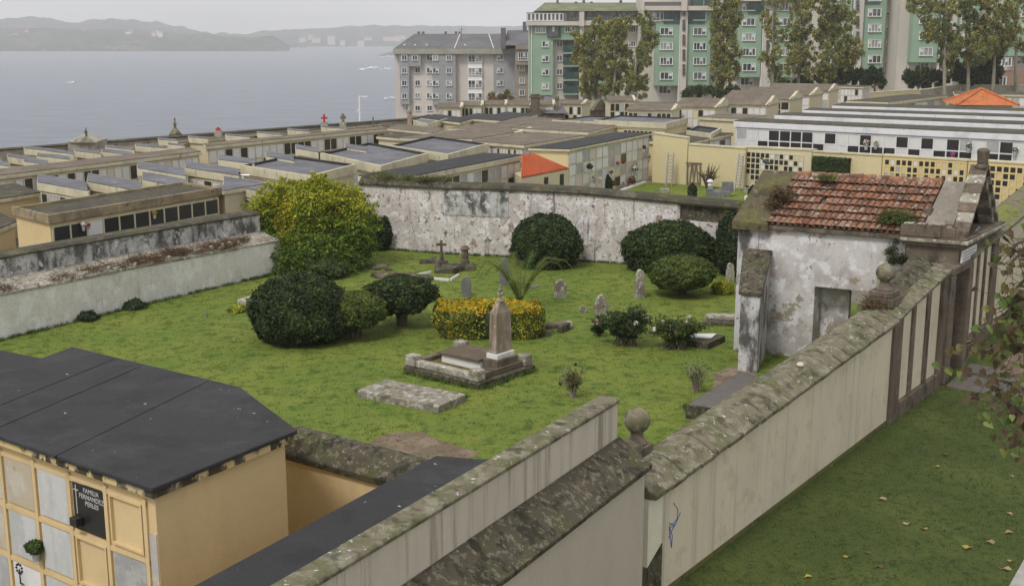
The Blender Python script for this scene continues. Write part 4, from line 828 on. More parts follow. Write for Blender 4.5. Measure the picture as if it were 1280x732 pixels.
headstone(631, 357, 35, 12, 'tall narrow pointed grey headstone behind the spreading cycad', greystone, 'gothic')
headstone(702, 373, 23, 14, 'short worn round topped headstone in open grass', stonelight, 'round', .35, th_=.22)
headstone(753, 394, 25, 17, 'broken lichen stained headstone stump behind the rose bush', stonelight, 'stump', .2, th_=.25)
headstone(729, 391, 9, 8, 'tiny low stone marker left of the broken stump', stonelight, 'stump', .1, th_=.15)
headstone(801, 373, 36, 12, 'tall lichen covered shouldered headstone left of the bright green bush', stonelight, 'shoulder', .3, th_=.2)
headstone(913, 353, 24, 10, 'slim lichen headstone nearest to the gatehouse', stonelight, 'shoulder', .1, th_=.15)
headstone(258, 397, 10, 2.6, 'thin weathered marker post alone in the grass at the left', stonelight, 'stump', 0, th_=.05)
r = thing('stone_cross', V3(G(552, 333), 0), 'small lichen darkened stone cross on a low plinth by the peeling far wall', 'cross')
P = G(552, 334); m = MB(); m.frame(V3(P, 0), Vector((1, 0, 0)), Vector((0, 1, 0)), UPZ, (-.25, .25), (-.2, .2), (-.1, .28)); m.build('plinth', brownstone, r, bevel=.03)
m = MB(); m.tube([V3(P, .27), V3(P, .72)], [.10, .05], 4); m.frame(V3(P, .70), Vector((1, 0, 0)), Vector((0, 1, 0)), UPZ, (-.05, .05), (-.05, .05), (0, .38)); m.frame(V3(P, .86), Vector((1, 0, 0)), Vector((0, 1, 0)), UPZ, (-.2, .2), (-.045, .045), (0, .1)); m.build('cross', brownstone, r, bevel=.01)
r = thing('broken_monument', V3(G(581, 335), 0), 'broken upright stone stump on a wide dark base beside the small cross', 'monument')
P = G(576, 337); m = MB(); m.frame(V3(P, 0), Vector((1, 0, 0)), Vector((0, 1, 0)), UPZ, (-.75, .55), (-.3, .4), (-.1, .18)); m.build('base', darkmoss, r, bevel=.04)
m = MB(); m.lathe(V3(G(581, 334), .183), [(.20, 0), (.18, .12), (.15, .16), (.14, .5), (.2, .55), (.12, .68), (.02, .70)], 7); m.build('stump', brownstone, r)
r = thing('collapsed_tomb', V3(G(560, 341), 0), 'collapsed brown stone tomb blocks lying behind the white kerb frame', 'tomb')
for (x, y, a, sx, sy, sz) in [(553, 341, .2, .30, .16, .2), (564, 341, -.3, .24, .2, .24), (571, 339, .5, .12, .16, .32), (535, 329, .1, .35, .15, .15), (542, 328, .1, .12, .12, .22)]:
    P = G(x, y); m = MB(); ax = Vector((math.cos(a), math.sin(a), .08)).normalized(); ay = Vector((-math.sin(a), math.cos(a), .1)).normalized(); m.frame(V3(P, 0), ax, ay, UPZ, (-sx, sx), (-sy, sy), (-.1, sz)); m.build('stone_block', darkmoss, r, bevel=.04)
r = thing('grave_kerb', V3(G(545, 344), 0), 'low white marble kerb frame set in the grass beneath the far wall', 'kerb')
kc = [G(*p, .1) for p in [(514, 344), (540, 338.5), (572, 342), (562, 348)]]
for i in range(4):
    if i == 1: continue
    a, c = kc[i], kc[(i + 1) % 4]; d = (c - a).normalized(); n_ = V2(-d.y, d.x) * .07; m = MB(); m.prism([a + d * .0, c - d * .02, c - d * .02 + n_, a + n_], -.1, .10); m.build('kerb_bar', marble, r, bevel=.01)
for lab, rocks in [('row of dark rubble stones of a sunken grave below the yellow leaved tree', [(447, 335), (455, 336), (462, 334), (470, 337), (478, 335), (486, 338)]), ('second row of dark rubble stones behind the small dark tree', [(470, 345), (478, 347), (487, 346), (496, 344), (505, 347), (515, 348), (524, 349), (530, 350)])]:
    r = thing('rubble_grave', V3(G(*rocks[2]), 0), lab, 'grave')
    for (x, y) in rocks:
        P = G(x, y); a = random.random() * 3; m = MB(); s = random.uniform(.12, .24); m.frame(V3(P, 0), Vector((math.cos(a), math.sin(a), .1)), Vector((-math.sin(a), math.cos(a), .1)), UPZ, (-s * 1.4, s), (-s, s), (-.1, s * .8)); m.build('stone', darkmoss if random.random() < .6 else brownstone, r, bevel=.04)
r = thing('fallen_cross', V3(G(695, 410), 0), 'fallen brown stone cross lying in the grass right of the yellow hedge', 'cross')
a = G(682, 411); c = G(712, 407); m = MB(); m.sweep(V3(a, .0), V3(c, .02), V3((c - a).normalized().orthogonal(), 0), [(-.14, -.05), (-.14, .14), (.14, .16), (.14, -.05)], .01); m.build('shaft', brownstone, r, bevel=.03)
m = MB(); m.frame(V3(G(704, 414), 0), Vector((.5, .86, 0)), Vector((-.86, .5, 0)), UPZ, (-.25, .35), (-.1, .1), (-.05, .24)); m.build('arm', darkmoss, r, bevel=.03)
m = MB(); m.lathe(V3(G(711, 411), 0), [(.12, 0), (.15, .1), (.1, .24), (.02, .28)], 8); m.build('knob', stonelight, r)
m = MB(); m.frame(V3(G(684, 420), 0), Vector((1, 0, 0)), Vector((0, 1, 0)), UPZ, (-.2, .1), (-.1, .1), (-.05, .18)); m.build('base_block', darkmoss, r, bevel=.03)
flatslab('thin dark slab edge lying flat beyond the cycad', [(655, 357.5), (674, 355.5), (675, 357), (657, 359.5)], .06, greystone)
r = thing('stone_bench_wall', V3(G(890, 500), 0), 'low dark wet topped retaining kerb between the cream wall and the lawn', 'kerb')
kk = [G(857, 506, .33), G(868, 499, .33), G(925, 464, .33), G(955, 472, .33), G(900, 512, .33)]
m = MB(); m.prism(kk, -.1, .33); m.build('kerb', darkmoss, r, bevel=.02); m = MB(); m.prism(inset(kk, .05), .332, .345); m.build('wet_top', darkpave, r)
# ================================================================ BUSHES OF THE GARDEN
def bush(px, ybase, wpx, ytop, label, mats, wts, N=26000, size=.045, seed=1, amp=.05, stem=0, top=None, cat='bush', name='round_bush', depth=1.0, sink=0, shell=.22, k=3.5):
    P = G(px, ybase); P = P + V2(0, 0); d = P.y * CP + H * SP; R = wpx / 2 / F * d; P = P + V2(P.x, P.y).normalized() * R * .55
    d = P.y * CP + H * SP; R = wpx / 2 / F * d; Z = zsolve(P, ytop); hz_ = (Z - stem) / 2
    r = thing(name, V3(P, 0), label, cat)
    rv = max(hz_, .1) * (1.0 + (0 if stem else .18)); cz_ = Z - rv
    bushcloud((P.x, P.y, cz_), (R, R * depth, rv), N, size, [lf[m_] for m_ in mats], wts, seed, amp, r, top=top, shell=shell, k=k)
    m = MB()
    if stem:
        for k_ in range(5):
            a = k_ * 1.3 + seed; e = Vector((math.cos(a) * R * .45, math.sin(a) * R * .4, cz_ + .05)); m.tube([V3(P, -.05) + Vector((math.cos(a) * .09, math.sin(a) * .09, 0)), V3(P, 0) + Vector((math.cos(a) * .14, math.sin(a) * .12, stem * .7)), V3(P, 0) + e], [.09, .06, .03], 6)
    else: m.tube([V3(P, -.05), V3(P, cz_ * .8)], [.1, .06], 6)
    m.build('stem', bark, r); return r
bush(376, 432, 126, 343, 'largest dark clipped dome bush standing left in the lawn', ['dark', 'dark2', 'mid'], [6, 3, .5], 46000, .045, 3, .05)
bush(445, 427, 76, 364, 'small mushroom shaped bush with yellowish tips against the largest dark dome bush', ['dark2', 'mid', 'olive'], [4, 4, 1.2], 20000, .045, 9, .05, stem=.32, top=(.35, [1, 2, 2, 1]))
bush(503, 412, 84, 345, 'dark umbrella shaped small tree with forked trunk right of the yellow tipped bush', ['dark', 'dark2', 'mid'], [6, 4, 1], 24000, .045, 12, .07, stem=.48, k=4)
bush(682, 336, 88, 267, 'dark clipped ball bush against the middle of the peeling far wall', ['dark', 'dark2', 'mid'], [5, 4, .8], 36000, .06, 21, .04)
bush(838, 343, 118, 277, 'wide dark bush against the far wall behind the bright green one', ['dark', 'dark2', 'mid'], [3, 4, 1.5], 40000, .06, 24, .05, depth=.7)
bush(851, 374, 84, 320, 'bright fresh green domed bush in front of the wide dark one', ['dark2', 'mid', 'olive'], [2, 5, 3], 26000, .05, 30, .04, stem=.25)
bush(921, 346, 54, 265, 'dark bush tucked behind the gatehouse buttress', ['dark', 'dark2'], [5, 2], 22000, .06, 33, .05)
bush(903, 368, 28, 351, 'small low bush of bright lime leaves near the buttress', ['lime', 'olive', 'yellow'], [4, 3, 1], 3500, .04, 36, .08, name='small_bush')
bush(297, 391, 22, 381, 'low lime leaved clump below the small grey slab', ['lime', 'mid', 'yellow'], [4, 3, 1], 1500, .04, 37, .1, name='small_bush')
bush(110, 402, 24, 390, 'dark scrubby weed clump nearer of two below the left wall', ['dark', 'dark2'], [3, 2], 1500, .05, 38, .15, name='wild_shrub', shell=.7)
bush(168, 387, 28, 374, 'dark scrubby weed clump farther of two below the left wall', ['dark', 'dark2'], [3, 2], 1500, .05, 39, .15, name='wild_shrub', shell=.7)
bush(474, 314, 26, 272, 'dark shrub half hidden behind the yellow leaved tree', ['dark', 'dark2'], [3, 2], 8000, .06, 40, .1)
bush(408, 350, 46, 326, 'wispy grey green shrub behind the largest dark dome bush', ['dark2', 'mid', 'olive'], [3, 3, 1], 9000, .05, 41, .2, shell=.8)
# shoots above the dark bush by the gatehouse
P = G(921, 346) + V2(.5, .9); cs = [V3(P + V2(random.uniform(-.9, .5), random.uniform(-.3, .3)), random.uniform(1.7, 2.75)) for k in range(26)]
r = thing('tall_weed', V3(P, 0), 'pale spindly yellow green shoots rising behind the dark bush beside the gatehouse', 'plant')
m = MB(); [m.tube([Vector((c.x, c.y, .2)), c], .008, 3) for c in cs]; m.build('stalk', lf['olive'], r)
tufts(r, cs, 1500, .035, (.05, .05, .22), .04, ['lime', 'olive', 'mid'], [2, 3, 1], 'foliage')
# yellow topped hedge
P = G(612, 424) + V2(0, .55); r = thing('variegated_hedge', V3(P, 0), 'low hedge with golden yellow top leaves behind the central tomb', 'hedge')
d = P.y * CP + H * SP; RX = 139 / 2 / F * d; N = 52000
D = RNG.uniform(-1, 1, (N, 3)); face = RNG.integers(0, 5, N)
hx, hy, hzz = RX, .72, 1.0
Pn = np.zeros((N, 3)); nn = np.zeros((N, 3))
th_ = RNG.uniform(0, 2 * math.pi, N); pwr = .38
cxx = np.sign(np.cos(th_)) * np.abs(np.cos(th_)) ** pwr; cyy = np.sign(np.sin(th_)) * np.abs(np.sin(th_)) ** pwr
istop = RNG.random(N) < .42
rr = np.where(istop, np.sqrt(RNG.random(N)), 1 - .12 * RNG.random(N) ** 1.5)
zz = np.where(istop, hzz + .0 - .10 * RNG.random(N) ** 1.5, RNG.uniform(.02, hzz, N)); lum = .05 * lump(np.stack([cxx * 2, cyy, zz * 2], 1), 4, 2.5)
bul = 1 - .10 * (zz / hzz) ** 6 - .10 * (1 - zz / hzz) ** 4
PX = P.x + cxx * rr * hx * bul * (1 + lum); PY = P.y + cyy * rr * hy * bul * (1 + lum * 1.5); PZ = zz * (1 + .5 * lum + .04 * np.sin(PX * 3 + PY * 2)) - np.where(istop, .10 * rr ** 6, 0)
nn = np.where(istop[:, None], [0, 0, 1.0], np.stack([cxx, cyy, np.full(N, .4)], 1)); U, W = leafaxes(nn, .046, .6, .6)
mats = ['dark2', 'mid', 'olive', 'lime', 'yellow', 'gold']; mi = RNG.choice(6, N, p=[.22, .30, .16, .14, .14, .04])
hi = istop | (PZ > .86); mi = np.where(hi & (RNG.random(N) < .66), RNG.choice([4, 5, 3, 5], N), mi)
quads(np.stack([PX, PY, PZ], 1), U, W, mi, 'foliage', [lf[x] for x in mats], r)
m = MB(); m.box((P.x - hx * .84, P.x + hx * .84), (P.y - hy * .8, P.y + hy * .8), (-.05, .85)); m.build('inner_foliage', lf['dark2'], r, bevel=.15)
# cycad / young palm
P = G(648, 392) + V2(.05, .9); r = thing('young_palm', V3(P, 0), 'low spreading palm with arching feathery fronds behind the yellow topped hedge', 'palm')
for k in range(17):
    a = k * 2 * math.pi / 17 + random.uniform(-.15, .15); L = random.uniform(1.5, 2.2); up_ = random.uniform(1.5, 2.6)
    pts = [V3(P, .12) + Vector((math.cos(a) * L * f * (.9), math.sin(a) * L * f * .9, up_ * (f - .72 * f ** 2.4) * 1.6)) for f in [0, .2, .4, .6, .8, 1]]
    m = MB(); m.tube(pts, [.02, .018, .015, .011, .008, .004], 4)
    for i in range(46):
        f = .14 + .86 * i / 46; q = f * 5; i0 = min(int(q), 4); c = pts[i0].lerp(pts[i0 + 1], q - i0); t_ = (pts[i0 + 1] - pts[i0]).normalized(); s_ = t_.cross(UPZ).normalized()
        for sg in (-1, 1):
            e = c + (s_ * sg + t_ * .7 + Vector((0, 0, random.uniform(-.25, .15)))).normalized() * (.30 * (1 - .6 * f) + .04); wv = t_ * .010
            m.add([c - wv, c + wv, e + wv * .3], [(0, 1, 2)])
    m.build('frond', lf['olive'] if k % 3 else lf['mid'], r, fix=False)
m = MB(); m.lathe(V3(P, -.05), [(.14, 0), (.17, .12), (.10, .26), (.02, .3)], 9); m.build('trunk', bark, r)
# loose shrubs: stems + leaves + flowers
def shrub(px, y, wpx, ytop, label, leafs, wts, N, size, flowers=None, seed=0, nst=26, name='rose_bush', cat='rose bush', dens=1):
    rd = random.Random(seed); P = G(px, y); d = P.y * CP + H * SP; R = wpx / 2 / F * d; P = P + V2(0, R * .5); Z = zsolve(P, ytop)
    r = thing(name, V3(P, 0), label, cat); m = MB(); tips = []
    for k in range(nst):
        a = rd.uniform(0, 6.28); e = V3(P + V2(math.cos(a), math.sin(a) * .7) * R * rd.uniform(.25, 1), Z * rd.uniform(.45, 1)); mid = V3(P, 0).lerp(e, .5) + Vector((0, 0, .12 * Z)); sb = R * (.45 if 'rose' in name else .12); b_ = V3(P + V2(rd.uniform(-sb, sb), rd.uniform(-sb, sb) * .7), -.03)
        tk = 2.6 if name == 'bare_shrub' else 1; m.tube([b_, mid, e], [.014 * tk, .010 * tk, .005 * tk], 4); tips += [mid, e, mid.lerp(e, .5), b_.lerp(mid, .7)]
        for j in range(2): e2 = mid + Vector((rd.uniform(-.3, .3), rd.uniform(-.3, .3), rd.uniform(.05, .35))) * max(R, .3); m.tube([mid, e2], [.007 * tk, .003 * tk], 3); tips.append(e2)
    m.build('stem', bark if cat != 'dry shrub' else palebark, r)
    if N: tufts(r, tips, N, size, (R * .11, R * .10, .0), Z * .05, leafs, wts, 'foliage', .55)
    if flowers:
        fl, cnt, fs_ = flowers
        for k in range(cnt):
            c = rd.choice(tips); c = c + Vector((rd.uniform(-.1, .1), rd.uniform(-.1, .1), rd.uniform(0, .12))); N2 = 22
            Dn = unit(RNG.normal(0, 1, (N2, 3))); Pq = np.array(c) + Dn * fs_ * .5; U, W = leafaxes(Dn, fs_ * .5, .8, .4); quads(Pq, U, W, np.zeros(N2), 'flower', [lf[fl[k % len(fl)]]], r)
    return r
shrub(782, 436, 76, 388, 'dense dark rose bush with a few white blooms, left of two', ['dark', 'dark2', 'mid'], [3, 4, 2], 12000, .04, (['white', 'pink'], 9, .10), 3, 36)
shrub(748, 422, 30, 404, 'small outlying dark shrub at the left edge of the roses', ['dark', 'dark2'], [3, 3], 2500, .04, (['white'], 1, .10), 4, 12, name='small_shrub', cat='shrub')
shrub(846, 440, 76, 398, 'sprawling open rose bush with pale pink blooms, right of two', ['dark2', 'mid', 'olive'], [3, 3, 1], 8000, .038, (['white', 'pink', 'white'], 20, .09), 5, 44)
shrub(717, 500, 40, 458, 'dry twiggy shrub with dark red seed heads in front of the central tomb', ['mid', 'olive', 'brown'], [2, 2, 2], 900, .03, (['brown'], 8, .07), 6, 30, name='dry_shrub', cat='dry shrub')
shrub(872, 494, 50, 446, 'bare sparse twiggy shrub beside the low dark kerb', ['mid', 'olive'], [2, 1], 420, .03, None, 8, 26, name='dry_shrub', cat='dry shrub')
# ================================================================ YELLOW LEAVED TREE
def crown(root, lobes, N, size, mats, selector, name='foliage', asp=.5, seed=1, amp=.14, nrm=.35):
    Ps = []; Ds = []; tot = sum(l[1][0] * l[1][1] * l[1][2] for l in lobes)
    for i, (c, rad) in enumerate(lobes):
        n = int(N * rad[0] * rad[1] * rad[2] / tot); D = unit(RNG.normal(0, 1, (n, 3))); R = (1 + amp * lump(D, seed + i, 4)) * RNG.random(n) ** .38
        Ps.append(np.array(c) + D * R[:, None] * np.array(rad)); Ds.append(D)
    P = np.concatenate(Ps); D = np.concatenate(Ds); U, W = leafaxes(D * .7 + np.array([0, 0, nrm]), size, asp, .8)
    return quads(P, U, W, selector(P), name, [lf[m] for m in mats], root)
P = G(388, 338) + V2(0, 1.0); r = thing('tree', V3(P, 0), 'spreading tree turning golden yellow at the top, in the far left corner of the lawn', 'tree')
m = MB(); limbs = []
m.tube([V3(P, -.1), V3(P, .8), V3(P + V2(.1, .1), 1.4)], [.20, .16, .12], 8)
d = P.y * CP + H * SP; sc = d / F
lob = []
def at(x, y, dy=0): 
    Yp = P.y + dy; q = AY(x, y, Yp); return Vector(q)
spec = [(318, 305, -.2, 22, 26), (330, 262, .2, 24, 26), (452, 300, -.2, 24, 30), (365, 330, -1.1, 44, 18), (425, 332, -1.1, 34, 16), (388, 262, 0, 46, 38), (345, 275, .3, 34, 36), (428, 262, .3, 34, 34), (330, 305, -.4, 32, 26), (440, 300, -.3, 32, 34), (380, 312, -1.0, 50, 28), (355, 245, .4, 24, 20), (400, 238, .2, 26, 20), (448, 268, 0, 22, 26), (322, 288, 0, 20, 20), (415, 320, -1.0, 34, 22), (345, 325, -1.1, 28, 18)]
for (x, y, dy, wx, hy_) in spec:
    c = at(x, y, dy); lob.append((tuple(c), (wx * sc * .86, wx * sc * .78, hy_ * sc * .9))); m.tube([V3(P, .9), V3(P, .9).lerp(c, .55) + Vector((0, 0, .15)), c], [.09, .05, .02], 6)
m.build('trunk', bark, r)
lf['tgreen'] = leafm('tree_green_leaf', (.075, .135, .022), .35); lf['tlime'] = leafm('tree_lime_leaf', (.22, .30, .03), .35); lf['tmid'] = leafm('tree_mid_leaf', (.12, .19, .025), .35)
mats = ['dark2', 'tgreen', 'tmid', 'tlime', 'yellow', 'gold']
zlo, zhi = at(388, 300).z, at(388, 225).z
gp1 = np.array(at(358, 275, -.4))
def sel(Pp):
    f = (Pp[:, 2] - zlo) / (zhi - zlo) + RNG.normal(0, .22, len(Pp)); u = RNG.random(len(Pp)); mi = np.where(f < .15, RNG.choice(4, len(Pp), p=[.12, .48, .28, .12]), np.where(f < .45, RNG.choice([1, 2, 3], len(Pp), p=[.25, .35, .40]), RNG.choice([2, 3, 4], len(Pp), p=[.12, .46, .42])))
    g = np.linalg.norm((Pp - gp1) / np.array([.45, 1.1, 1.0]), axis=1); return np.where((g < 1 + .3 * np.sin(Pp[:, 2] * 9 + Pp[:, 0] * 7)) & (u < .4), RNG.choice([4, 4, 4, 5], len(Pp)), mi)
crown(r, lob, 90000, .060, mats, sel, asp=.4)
# sprays sticking out
sp = []
for k in range(480):
    c, rad = random.choice(lob); D = Vector((random.gauss(0, 1), random.gauss(0, 1), random.gauss(.5, 1))).normalized(); b_ = Vector(c) + Vector((D.x * rad[0], D.y * rad[1], D.z * rad[2])) * .9
    for j in range(8): sp.append(b_ + D * (.06 * j) + Vector((0, 0, -.004 * j * j)))
C = np.array([tuple(c) for c in sp]); C = np.repeat(C, 8, 0) + RNG.normal(0, .035, (len(C) * 8, 3)); U, W = leafaxes(np.tile([0, 0, 1.], (len(C), 1)), .055, .4, .7)
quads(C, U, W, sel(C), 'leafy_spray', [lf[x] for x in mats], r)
# ================================================================ GRASS TUFTS AND FALLEN LEAVES
def tuftfield(name, pts, n_per, h, mats, wts, label):
    C = np.repeat(np.array([tuple(p) for p in pts]), n_per, 0); C[:, :2] += RNG.normal(0, .05, (len(C), 2)); N = len(C)
    a = RNG.uniform(0, 6.28, N); hh = h * RNG.uniform(.4, 1.2, N); U = np.stack([np.cos(a) * hh * .35, np.sin(a) * hh * .35, hh * .5], 1); W = np.stack([-np.sin(a), np.cos(a), np.zeros(N)], 1) * .006; C[:, 2] += hh * .45
    o = quads(C, U, W, RNG.choice(len(mats), N, p=np.array(wts) / sum(wts)), name, [lf[m] for m in mats]); tag(o, label, 'grass', kind='stuff')
pts = []
xs0 = [p.x for p in lw]; ys0 = [p.y for p in lw]
while len(pts) < 15000:
    y = random.uniform(19, 50); x = random.uniform(-22, 10)
    if inpoly((x, y), lw) and random.random() < 26 / y: pts.append(Vector((x, y, 0)))
tuftfield('grass', pts, 9, .045, ['blade', 'bladed', 'mid'], [6, 1, 1.5], 'short uneven blades of the garden lawn')
pts = []
for i in range(len(Lp) - 1):
    for k in range(90): pts.append(V3(Lp[i].lerp(Lp[i + 1], random.random()) - ln * random.uniform(.02, .18), 0))
for i in range(len(bp) - 1):
    for k in range(90): pts.append(V3(bp[i].lerp(bp[i + 1], random.random()) - bnn * random.uniform(.02, .15), 0))
for (a, c) in [((446, 489), (548, 509)), ((504, 466), (600, 488)), ((600, 488), (670, 463)), ((548, 509), (583, 495)), ((857, 508), (868, 520))]:
    for k in range(60): p = G(*a).lerp(G(*c), random.random()); pts.append(V3(p + V2(random.uniform(-.03, .03), random.uniform(-.08, 0)), 0))
tuftfield('grass', pts, 14, .13, ['bladed', 'blade', 'dark2'], [3, 2, 2], 'longer grass along wall feet and grave edges')
pts = [V3(Bp + dc * s - nc * q, rz(s)) for s, q in [(random.uniform(-12, 4.5), random.uniform(.05, 8)) for k in range(9000)]]
tuftfield('grass', pts, 7, .035, ['bladed', 'dark2'], [3, 1], 'short blades of the dark lane lawn')
lm = [leafm('fallen_yellow_leaf', (.42, .33, .08)), leafm('fallen_tan_leaf', (.36, .26, .14)), leafm('fallen_brown_leaf', (.12, .08, .045))]
fl = [(1102, 625, 1.5, 'pale curled fallen leaf nearest to the foot of the cream wall'), (1133, 656, 1.3, 'tan fallen leaf left of a green one in the middle of the lane lawn'), (1157, 658, .9, 'small dark fallen leaf beside a green one'), (1156, 662, 1, 'small greenish fallen leaf'), (1209, 686, 1.6, 'bright yellow fallen leaf'), (1237, 679, 1.6, 'large crumpled tan fallen leaf'), (1261, 667, 1.4, 'folded tan fallen leaf near the right edge'), (1261, 643, 1.1, 'small tan fallen leaf above the folded one'), (1264, 584 + 12, .9, 'faint fallen leaf up the right edge'), (1172, 584, .9, 'orange fallen leaf high on the lawn'), (1057, 697, 1.0, 'small golden fallen leaf at the lower left'), (1099, 709, 1.3, 'curled brown fallen leaf low in the lane'), (1258, 713, 1.5, 'pale fallen leaf beside the pavement corner'), (1010, 722, 1.2, 'yellowish fallen leaf at the bottom edge'), (1041, 723, 1, 'brown fallen leaf at the bottom edge'), (1084, 692, 1.0, 'dark fallen leaf in the lower middle'), (1039, 583, .7, 'small grey fallen leaf near the wall foot'), (1181, 569, 1.2, 'dark brown fallen leaf below the gate'), (1066, 618, .8, 'tiny dark fallen leaf left of the curled one'), (1158, 538, .9, 'dark fallen leaf nearest to the gate landing'), (1262, 702, .8, 'small pale fallen leaf above the pavement corner')]
for i, (x, y, s_, lab) in enumerate(fl):
    s, _ = 0, 0; p = G(x, y); q = p; c = V3(p, .02 + rz((p - Bp).dot(dc))); a = random.random() * 6; m = MB(); k = .042 * s_; n = 9
    vs = [c + Vector((0, 0, .01))]
    for j in range(n):
        t = 2 * math.pi * j / n; rr_ = k * (1.5 if j == 0 else 1) * (.75 + .4 * (j % 2)); vs.append(c + Vector((math.cos(t + a) * rr_ * 1.3, math.sin(t + a) * rr_, .03 * s_ * abs(math.sin(t)))))
    m.add(vs, [(0, 1 + j, 1 + (j + 1) % n) for j in range(n)]); m.tube([vs[1], vs[1] + Vector((math.cos(a) * .05, math.sin(a) * .05, .01))], .003, 3)
    mt_ = lm[0] if 'yellow' in lab or 'golden' in lab or 'orange' in lab else lm[2] if 'dark' in lab or 'brown' in lab else lm[1]
    tag(m.build('fallen_leaf', mt_, fix=False), lab + ' on the lane lawn' if 'lane' not in lab and 'lawn' not in lab else lab, 'fallen leaf', 'fallen leaves on the lane lawn')
# ================================================================ THE CEMETERY BEYOND: NICHE BLOCKS
CM = bpy.data.meshes.new('unit_slab'); _b = MB(); _b.box((0, 1), (0, 1), (0, 1)); 
def unitmesh(mat):
    k = 'slab_' + mat.name
    if k in bpy.data.meshes: return bpy.data.meshes[k]
    me = bpy.data.meshes.new(k); me.from_pydata(_b.v, [], _b.f); me.materials.append(mat); me.update()
    bm_ = bmesh.new(); bm_.from_mesh(me); bmesh.ops.recalc_face_normals(bm_, faces=bm_.faces); bm_.to_mesh(me); bm_.free(); return me
PAL = dict(mix=([granite, whiteslab, greyslab, pinkslab, cream], [4, 5, 1, .6, .6]), dark=([granite, greyslab, whiteslab], [9, .6, .8]), half=([granite, whiteslab, greyslab], [6.3, 3.7, .4]), light=([whiteslab, greyslab, marble, pinkslab, granite, cream], [5, 3, 3, 1.5, 1.6, 1.0]), osu=([granite, ossy, greyslab, whiteslab], [6.5, 2.6, .8, .6]), osc=([granite, whiteslab, cream, greyslab], [6, 1.6, 2.4, .5]), white=([whiteslab, granite, marble], [5, 3, 2]))
def niches(root, A, B, out, zt, cols, rows, h, pal, mfr, m0=.08, m1=.08, gap=.07, nonames=False):
    L = (B - A).length; d = (B - A) / L; pw = (L - m0 - m1) / cols; rd = random
    m = MB(); ax, an = V3(d, 0), V3(out, 0)
    for i in range(cols + 1): m.frame(V3(A + d * (m0 + i * pw), zt), ax, an, -UPZ, (-gap / 2, gap / 2), (0, .05), (0, rows * h))
    for j in range(rows + 1): m.frame(V3(A + d * m0, zt - j * h), ax, an, -UPZ, (-gap / 2, L - m0 - m1 + gap / 2), (0, .045), (-gap / 2, gap / 2))
    m.build('niche_frame', mfr, root)
    ms, ws = PAL[pal]; off = woff(root); ang = math.atan2(d.y, d.x)
    # local y axis of the unit slab must point outwards
    left = V2(-d.y, d.x)
    for j in range(rows):
        for i in range(cols):
            mt = ms[int(RNG.choice(len(ms), p=np.array(ws) / sum(ws)))]
            o = bpy.data.objects.new('niche_slab', unitmesh(mt)); COL.objects.link(o); o.parent = root
            P = A + d * (m0 + i * pw + gap / 2 + .01) + (out * .003 if left.dot(out) > 0 else out * .028)
            o.location = V3(P, zt - (j + 1) * h + gap / 2 + .01) - off; o.rotation_euler = (0, 0, ang); o.scale = (pw - gap - .02, .025, h - gap - .02)
